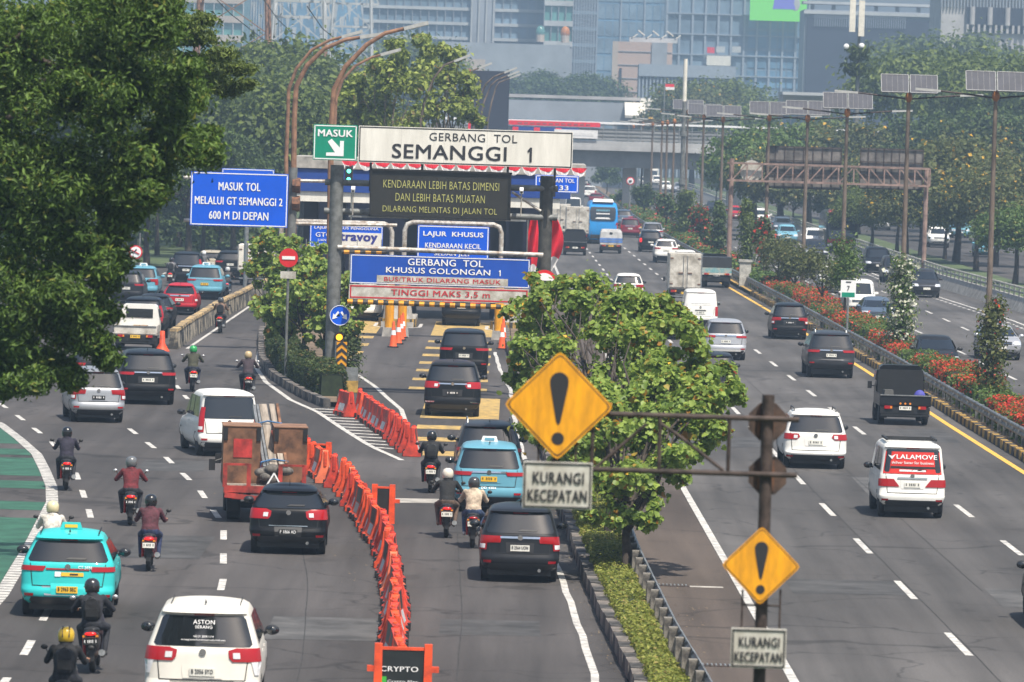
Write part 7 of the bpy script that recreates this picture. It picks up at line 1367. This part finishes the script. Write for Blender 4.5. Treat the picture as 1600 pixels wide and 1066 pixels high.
# station behind
e = tag(empty('station_building', (P(890, 180, 900).x, 900, 0)), 'grey station hall with pale roof lines beyond the overpass', 'building'); z0, z1 = zpx(890, 192, 900), zpx(890, 152, 900)
MB().box((0, 10, z1/2-.3), (22, 18, z1-.6)).build('hall', 'f_grey', e, 0); MB().box((0, 10, z1), (22.4, 18.4, .5)).build('roof', 'f_concrete', e, 0)
for i in range(12): MB().box((-10+i*1.8, .85, z1*.62), (1.3, .2, z1*.25)).build('window', 'f_glass', e, 0)
for i in range(5): MB().box((14+i*1.0, 4-i*1.2, z1-.5-i*.55), (7, 4, .25), Matrix.Rotation(R(18), 3, 'X')).build('roof_slat', 'sign_grey', e, 0)
MB().box((P(992, 170, 898).x-e.location.x, -3, zpx(992, 172, 898)), (3.2, 9, .4), Matrix.Rotation(R(14), 3, 'X')).build('stair_roof', 'cream', e, 0)
# flag pole on far roof
o = tag(empty('roof_flag', P(1051, 148, 700)), 'small red and white flag flying before the far slatted block', 'flag'); MB().tube([(-1, 0, -12), (-1, 0, 1.4)], .08, 6).build('pole', 'steel', o); MB().box((-.4, 0, 1.1), (1.1, .03, .36)).build('red_band', 'flag_red', o, 0); MB().box((-.35, 0, .75), (1.1, .03, .34)).build('white_band', 'flag_white', o, 0)

def building(label, x0, x1, ytop, Y, depth, m, H=None):
    a, b = P(x0, 100, Y), P(x1, 100, Y); wd = b.x-a.x; H = H or zpx((x0+x1)/2, ytop, Y); o = tag(empty('office_building', ((a.x+b.x)/2, Y, 0)), label, 'building', 'far office buildings'); MB().box((0, depth/2, H/2), (wd, depth, H)).build('wall', m, o, 0); return o, wd, H
def bands(o, wd, z0, z1, step, th, m, dy=-.3, x=0, nm='floor_band', w2=None):
    z = z0
    while z < z1: MB().box((x, dy, z), (w2 or wd, .8, th)).build(nm, m, o, 0); z += step
def mull(o, wd, n, z0, z1, th, m, x=0, nm='mullion', dy=-.25):
    for i in range(n+1): MB().box((x-wd/2+wd*i/n, dy, (z0+z1)/2), (th, .7, z1-z0)).build(nm, m, o, 0)
def panes(o, wd, nx, z0, z1, nz, m, x=0, fill=.86, dy=-.06):
    for i in range(nx):
        for j in range(nz): MB().box((x-wd/2+wd*(i+.5)/nx, dy, z0+(z1-z0)*(j+.5)/nz), (wd/nx*fill, .2, (z1-z0)/nz*fill)).build('window', m, o, 0)
TOP = 78
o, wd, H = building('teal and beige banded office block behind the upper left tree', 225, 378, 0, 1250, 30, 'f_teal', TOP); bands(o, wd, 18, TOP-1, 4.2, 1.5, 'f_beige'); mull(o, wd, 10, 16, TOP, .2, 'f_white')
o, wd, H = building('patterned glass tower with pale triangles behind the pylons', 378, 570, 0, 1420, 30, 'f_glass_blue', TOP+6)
for j in range(10):
    for i in range(18):
        x = -wd/2+wd*(i+.5)/18; z = 20+j*6+(3 if i % 2 else 0); MB().add([(x-.62, -.12, z+3.0), (x+.62, -.12, z+3.0), (x+.1, -.12, z-1.6), (x-.62, -.02, z+3.0), (x+.62, -.02, z+3.0), (x+.1, -.02, z-1.6)], [(0, 2, 1), (3, 4, 5), (0, 1, 4, 3), (1, 2, 5, 4), (2, 0, 3, 5)]).build('facade_triangle', 'f_white', o, 0)
mull(o, wd*.30, 14, 20, TOP+6, .18, 'f_white', x=-wd*.33)
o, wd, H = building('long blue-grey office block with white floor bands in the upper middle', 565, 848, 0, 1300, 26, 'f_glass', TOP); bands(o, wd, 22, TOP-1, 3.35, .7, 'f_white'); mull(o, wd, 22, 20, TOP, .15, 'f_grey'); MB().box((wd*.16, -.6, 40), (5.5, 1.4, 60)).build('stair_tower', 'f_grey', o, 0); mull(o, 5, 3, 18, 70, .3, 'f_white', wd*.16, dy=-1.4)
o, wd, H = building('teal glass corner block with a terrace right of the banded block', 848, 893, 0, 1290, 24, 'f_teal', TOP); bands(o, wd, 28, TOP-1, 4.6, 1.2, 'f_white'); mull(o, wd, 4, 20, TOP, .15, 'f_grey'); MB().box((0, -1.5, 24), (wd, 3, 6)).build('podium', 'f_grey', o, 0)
for k, dx in enumerate((-4.0, 1.6)): t = tag(empty('dome_kiosk', (o.location.x+dx, 1286.4, zpx(855, 66, 1287))), ['green-topped dome kiosk on the far terrace', 'small orange dome kiosk on the far terrace'][k], 'kiosk'); MB().ball((0, 0, 2.2), (1.1, 1.1, 1.5), 10, 8).build('dome', 'f_teal' if k == 0 else 'lamp_orange', t); MB().tube([(0, 0, 0), (0, 0, 2.1)], 1.0, 10).build('drum', 'f_beige', t)
o, wd, H = building('low dark podium with a sign panel below the banded block', 690, 890, 68, 1270, 14, 'f_grey'); MB().box((-wd*.30, -.4, H*.72), (8, .5, 8)).build('sign_panel', 'f_beige', o, 0); MB().box((-wd*.29, -.8, H*.74), (1, .2, 2.6)).build('red_emblem', 'flag_red', o, 0)
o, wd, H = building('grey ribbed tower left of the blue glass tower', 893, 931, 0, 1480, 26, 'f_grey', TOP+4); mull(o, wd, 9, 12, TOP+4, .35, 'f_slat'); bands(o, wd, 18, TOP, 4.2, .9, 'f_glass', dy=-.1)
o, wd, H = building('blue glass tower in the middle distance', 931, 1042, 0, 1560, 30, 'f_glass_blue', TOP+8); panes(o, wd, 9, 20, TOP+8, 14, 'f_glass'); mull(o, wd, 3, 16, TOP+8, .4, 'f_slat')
o, wd, H = building('plain pinkish concrete block with roof garden in the middle distance', 958, 1050, 66, 1180, 16, 'f_pink'); MB().box((-wd*.47, -.2, H*.5), (1.2, .8, H)).build('edge_pier', 'f_beige', o, 0); MB().box((wd*.28, -.1, H*.55), (3.2, .5, H*.9)).build('recess_strip', 'f_grey', o, 0); MB().box((-wd*.37, -.15, H*.66), (.5, .4, H*.28)).build('slot_window', 'f_dark', o, 0)
for z in np.linspace(3, H-2, 9): MB().box((0, -.05, z), (wd*.98, .2, .12)).build('panel_joint', 'f_grey', o, 0)
t = tag(empty('roof_canopy', (o.location.x+2.2, 1186, H)), 'pale zigzag roof canopy on the pinkish block', 'canopy')
for i in range(7): MB().box((-4+i*1.5, 0, 1.2+.8*(i % 2)), (1.7, 4, .2), Matrix.Rotation(R(38 if i % 2 else -38), 3, 'Y')).build('roof_sheet', 'cream', t, 0)
MB().box((0, 0, .5), (10, 4, 1)).build('kiosk_base', 'f_white', t, 0)
o, wd, H = building('low slatted grey hall below the central tower', 1000, 1148, 102, 1120, 20, 'f_grey'); mull(o, wd, 26, 0, H-2.5, .32, 'f_slat'); MB().box((0, -.4, H-1.2), (wd+.4, 1.0, 2.4)).build('parapet', 'f_slat', o, 0)
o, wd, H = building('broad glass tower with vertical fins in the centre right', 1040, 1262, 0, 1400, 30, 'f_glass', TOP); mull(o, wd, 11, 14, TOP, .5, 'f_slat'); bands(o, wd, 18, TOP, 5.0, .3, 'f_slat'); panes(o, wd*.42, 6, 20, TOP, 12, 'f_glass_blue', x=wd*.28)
s_, swd, sh = sign('video_screen', 'bright green and pink video screen at the top of the central tower', 1396, 1172, -22, 1261, 33, 'screen_green', None, cat='screen', backing=False); MB().box((swd*.10, -.08, sh*.55), (swd*.4, .05, sh*.42), taper=.8).build('picture_shape', 'screen_blue', s_, 0); MB().ball((-swd*.05, -.05, sh*.78), (swd*.16, .06, sh*.14), 14, 8).build('picture_shape', 'screen_pink', s_); MB().ball((swd*.30, -.05, sh*.5), (swd*.08, .06, sh*.2), 12, 8).build('picture_shape', 'f_white', s_)
for x0, x1, y0, y1, m in [(1105, 1117, 74, 83, 'flag_red'), (1119, 1133, 73, 82, 'f_white'), (1144, 1158, 73, 82, 'f_white'), (1104, 1142, 88, 102, 'sign_white')]: a, b = P(x0, y1, 1397), P(x1, y0, 1397); MB().box(((a.x+b.x)/2-o.location.x, -2, (a.z+b.z)/2), (b.x-a.x, .4, b.z-a.z)).build('sign_panel', m, o, 0)
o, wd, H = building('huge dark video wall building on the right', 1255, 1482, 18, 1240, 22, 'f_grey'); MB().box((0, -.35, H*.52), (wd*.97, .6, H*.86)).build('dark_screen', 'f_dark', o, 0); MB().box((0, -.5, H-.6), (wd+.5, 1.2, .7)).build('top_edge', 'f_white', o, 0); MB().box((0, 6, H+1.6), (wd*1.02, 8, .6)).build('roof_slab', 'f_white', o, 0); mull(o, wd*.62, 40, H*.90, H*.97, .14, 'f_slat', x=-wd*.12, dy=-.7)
for i in range(7): MB().box((-wd*.44+i*wd*.147, 6, H+.8), (.8, 1, 1.6)).build('roof_column', 'f_white', o, 0)
o, wd, H = building('grey concrete parking block with slatted openings at the upper right', 1468, 1640, 0, 1050, 30, 'f_concrete', 52); z0 = zpx(1540, 38, 1050)
MB().box((wd*.12, -.3, zpx(1560, 26, 1050)), (wd*.78, .8, 3.2)).build('opening', 'f_dark', o, 0)
for i in range(5): MB().tube([(-wd*.22+i*wd*.16, -.9, zpx(1560, 40, 1050)), (-wd*.22+i*wd*.16, -.9, zpx(1560, 12, 1050))], .5, 10).build('column', 'f_concrete', o)
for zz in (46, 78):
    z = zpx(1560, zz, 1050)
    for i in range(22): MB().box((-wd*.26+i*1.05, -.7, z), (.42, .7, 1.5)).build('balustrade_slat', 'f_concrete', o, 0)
    MB().box((wd*.14, -.35, z), (wd*.74, .1, 1.5)).build('balustrade_shade_panel', 'f_dark', o, 0)  # dark backing panel painted as the shade between the slats
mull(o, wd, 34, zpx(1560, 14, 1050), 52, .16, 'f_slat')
o, wd, H = building('dark tall billboard slab with red edge behind the bright trees', 738, 797, 110, 560, 1.2, 'f_dark', zpx(768, 111, 560)); MB().box((-wd/2-.1, 0, H*.55), (.25, 1.4, H*.9)).build('red_edge', 'flag_red', o, 0); o.name = 'billboard_slab'; o['category'] = 'billboard'
o, wd, H = building('low white roofed hall behind the fourth solar lamp', 1225, 1330, 150, 760, 12, 'f_concrete'); MB().box((0, 3, H+.2), (wd*1.05, 14, .4)).build('roof', 'f_white', o, 0); panes(o, wd, 8, H*.5, H*.85, 1, 'f_glass')
o, wd, H = building('long pale roofed shed at the right edge', 1565, 1680, 268, 560, 12, 'f_concrete'); MB().box((0, 2, H+.15), (wd*1.05, 15, .4)).build('roof', 'f_white', o, 0)
# fake-palm telecom mast
e = tag(empty('telecom_mast', (P(1336, 250, 540).x, 540, 0)), 'telecom mast disguised as a palm with pale antenna panels', 'mast'); q6 = rel(540, e.location.x); zt = q6(1338, 20)[1]; MB().tube([(0, 0, 0), (0, 0, zt)], [.35, .12], 10).build('pole', 'post_grey', e)
for x, y0, y1 in [(1332, 0, 50), (1346, 9, 57)]: a, b = q6(x, y1), q6(x, y0-8); MB().box(((a[0]+b[0])/2, -.3, (a[1]+b[1])/2), (.55, .3, b[1]-a[1])).build('antenna_panel', 'cream', e, 0)
for x, y in [(1346, 72), (1322, 73)]: a = q6(x, y); MB().ball((a[0], -.4, a[1]), (.27, .15, .27), 12, 8).build('dish', 'ink_white', e)
cl = [(0, 0, q6(1338, y)[1], w_, w_, .28) for y, w_ in ((78, 1.5), (90, 1.1), (104, 1.9), (112, 1.2))]; p, d = clump_points(cl, 130, .25); obj('palm_fronds', leaf_mesh('palm_fronds', p, d, .95, 'leaf_mid', .13, -.1, .5), e)
# lattice pylons
def pylon(px, base_w, Y, arms, label, m0='f_white', m1='rust_light'):
    c = P(px, 100, Y); o = tag(empty('power_pylon', (c.x, Y, 0)), label, 'pylon', 'power pylons on the left'); H = 62; w_ = lambda z: base_w*(1-.75*z/H)+.6
    zs = np.linspace(0, H, 15)
    for k, (a, b) in enumerate(zip(zs, zs[1:])):
        m = m1 if (k // 2) % 2 else m0; mb = MB()
        for sx, sy in ((-1, -1), (1, -1), (1, 1), (-1, 1)): mb.bar((sx*w_(a)/2, sy*w_(a)/2, a), (sx*w_(b)/2, sy*w_(b)/2, b), .24)
        for (s1, t1), (s2, t2) in [((-1, -1), (1, -1)), ((1, -1), (1, 1)), ((-1, 1), (-1, -1))]:
            mb.bar((s1*w_(a)/2, t1*w_(a)/2, a), (s2*w_(b)/2, t2*w_(b)/2, b), .10); mb.bar((s2*w_(a)/2, t2*w_(a)/2, a), (s1*w_(b)/2, t1*w_(b)/2, b), .10)
        mb.build('lattice_section', m, o, 0)
    for py, half in arms:
        z = zpx(px, py, Y); mb = MB()
        for s in (-1, 1):
            mb.bar((0, -.6, z), (s*half, 0, z), .28); mb.bar((0, .6, z), (s*half, 0, z), .28); mb.bar((s*w_(z)/2, 0, z+2.6), (s*half, 0, z), .2)
            for t in (.3, .55, .8): mb.bar((s*half*t, 0, z), (s*half*t, 0, z+2.6*(1-t)), .14)
        mb.build('crossarm', m0, o, 0)
    return o
pylon(466, 6.5, 620, [(27, 3.4), (2, 3.2)], 'white and red lattice pylon in the middle of the three'); pylon(548, 6.5, 780, [(42, 2.9), (6, 3.6)], 'lattice pylon right of the middle one above the curved lamps'); pylon(363, 8.0, 560, [(-10, 4)], 'red lattice pylon left of the middle one above the dark trees', 'rust_light', 'rust_light')
for i, (a, b) in enumerate([((225, -60), (420, 120)), ((300, -40), (500, 100)), ((380, -60), (478, 60)), ((480, 10), (560, 60))]): p0, p1 = P(*a, 500), P(*b, 640); mid = (p0+p1)/2-Vector((0, 0, 1.5)); tag(MB().tube([p0, p0.lerp(mid, .5)-Vector((0, 0, .4)), mid, p1.lerp(mid, .5)-Vector((0, 0, .4)), p1], .05, 5).build('power_cable', 'black'), 'dark power cable strung past the pylons, %s from the left' % ['first', 'second', 'third', 'fourth'][i], 'cable', 'power cables')

# ================================================================== HAZE
hz = bpy.data.materials.new('haze_air'); hz.use_nodes = True; n = hz.node_tree; n.nodes.clear(); pv = n.nodes.new('ShaderNodeVolumePrincipled'); pv.inputs['Color'].default_value = (.55, .76, 1, 1); pv.inputs['Density'].default_value = HAZE; pv.inputs['Anisotropy'].default_value = .25; out = n.nodes.new('ShaderNodeOutputMaterial'); n.links.new(pv.outputs[0], out.inputs['Volume'])
M['haze_air'] = hz; o = stuff(MB().box((0, 1320, 48), (1410, 2790, 98.2)).build('haze', 'haze_air', None, 0)); o['label'] = 'pale blue city haze hanging over the whole street'
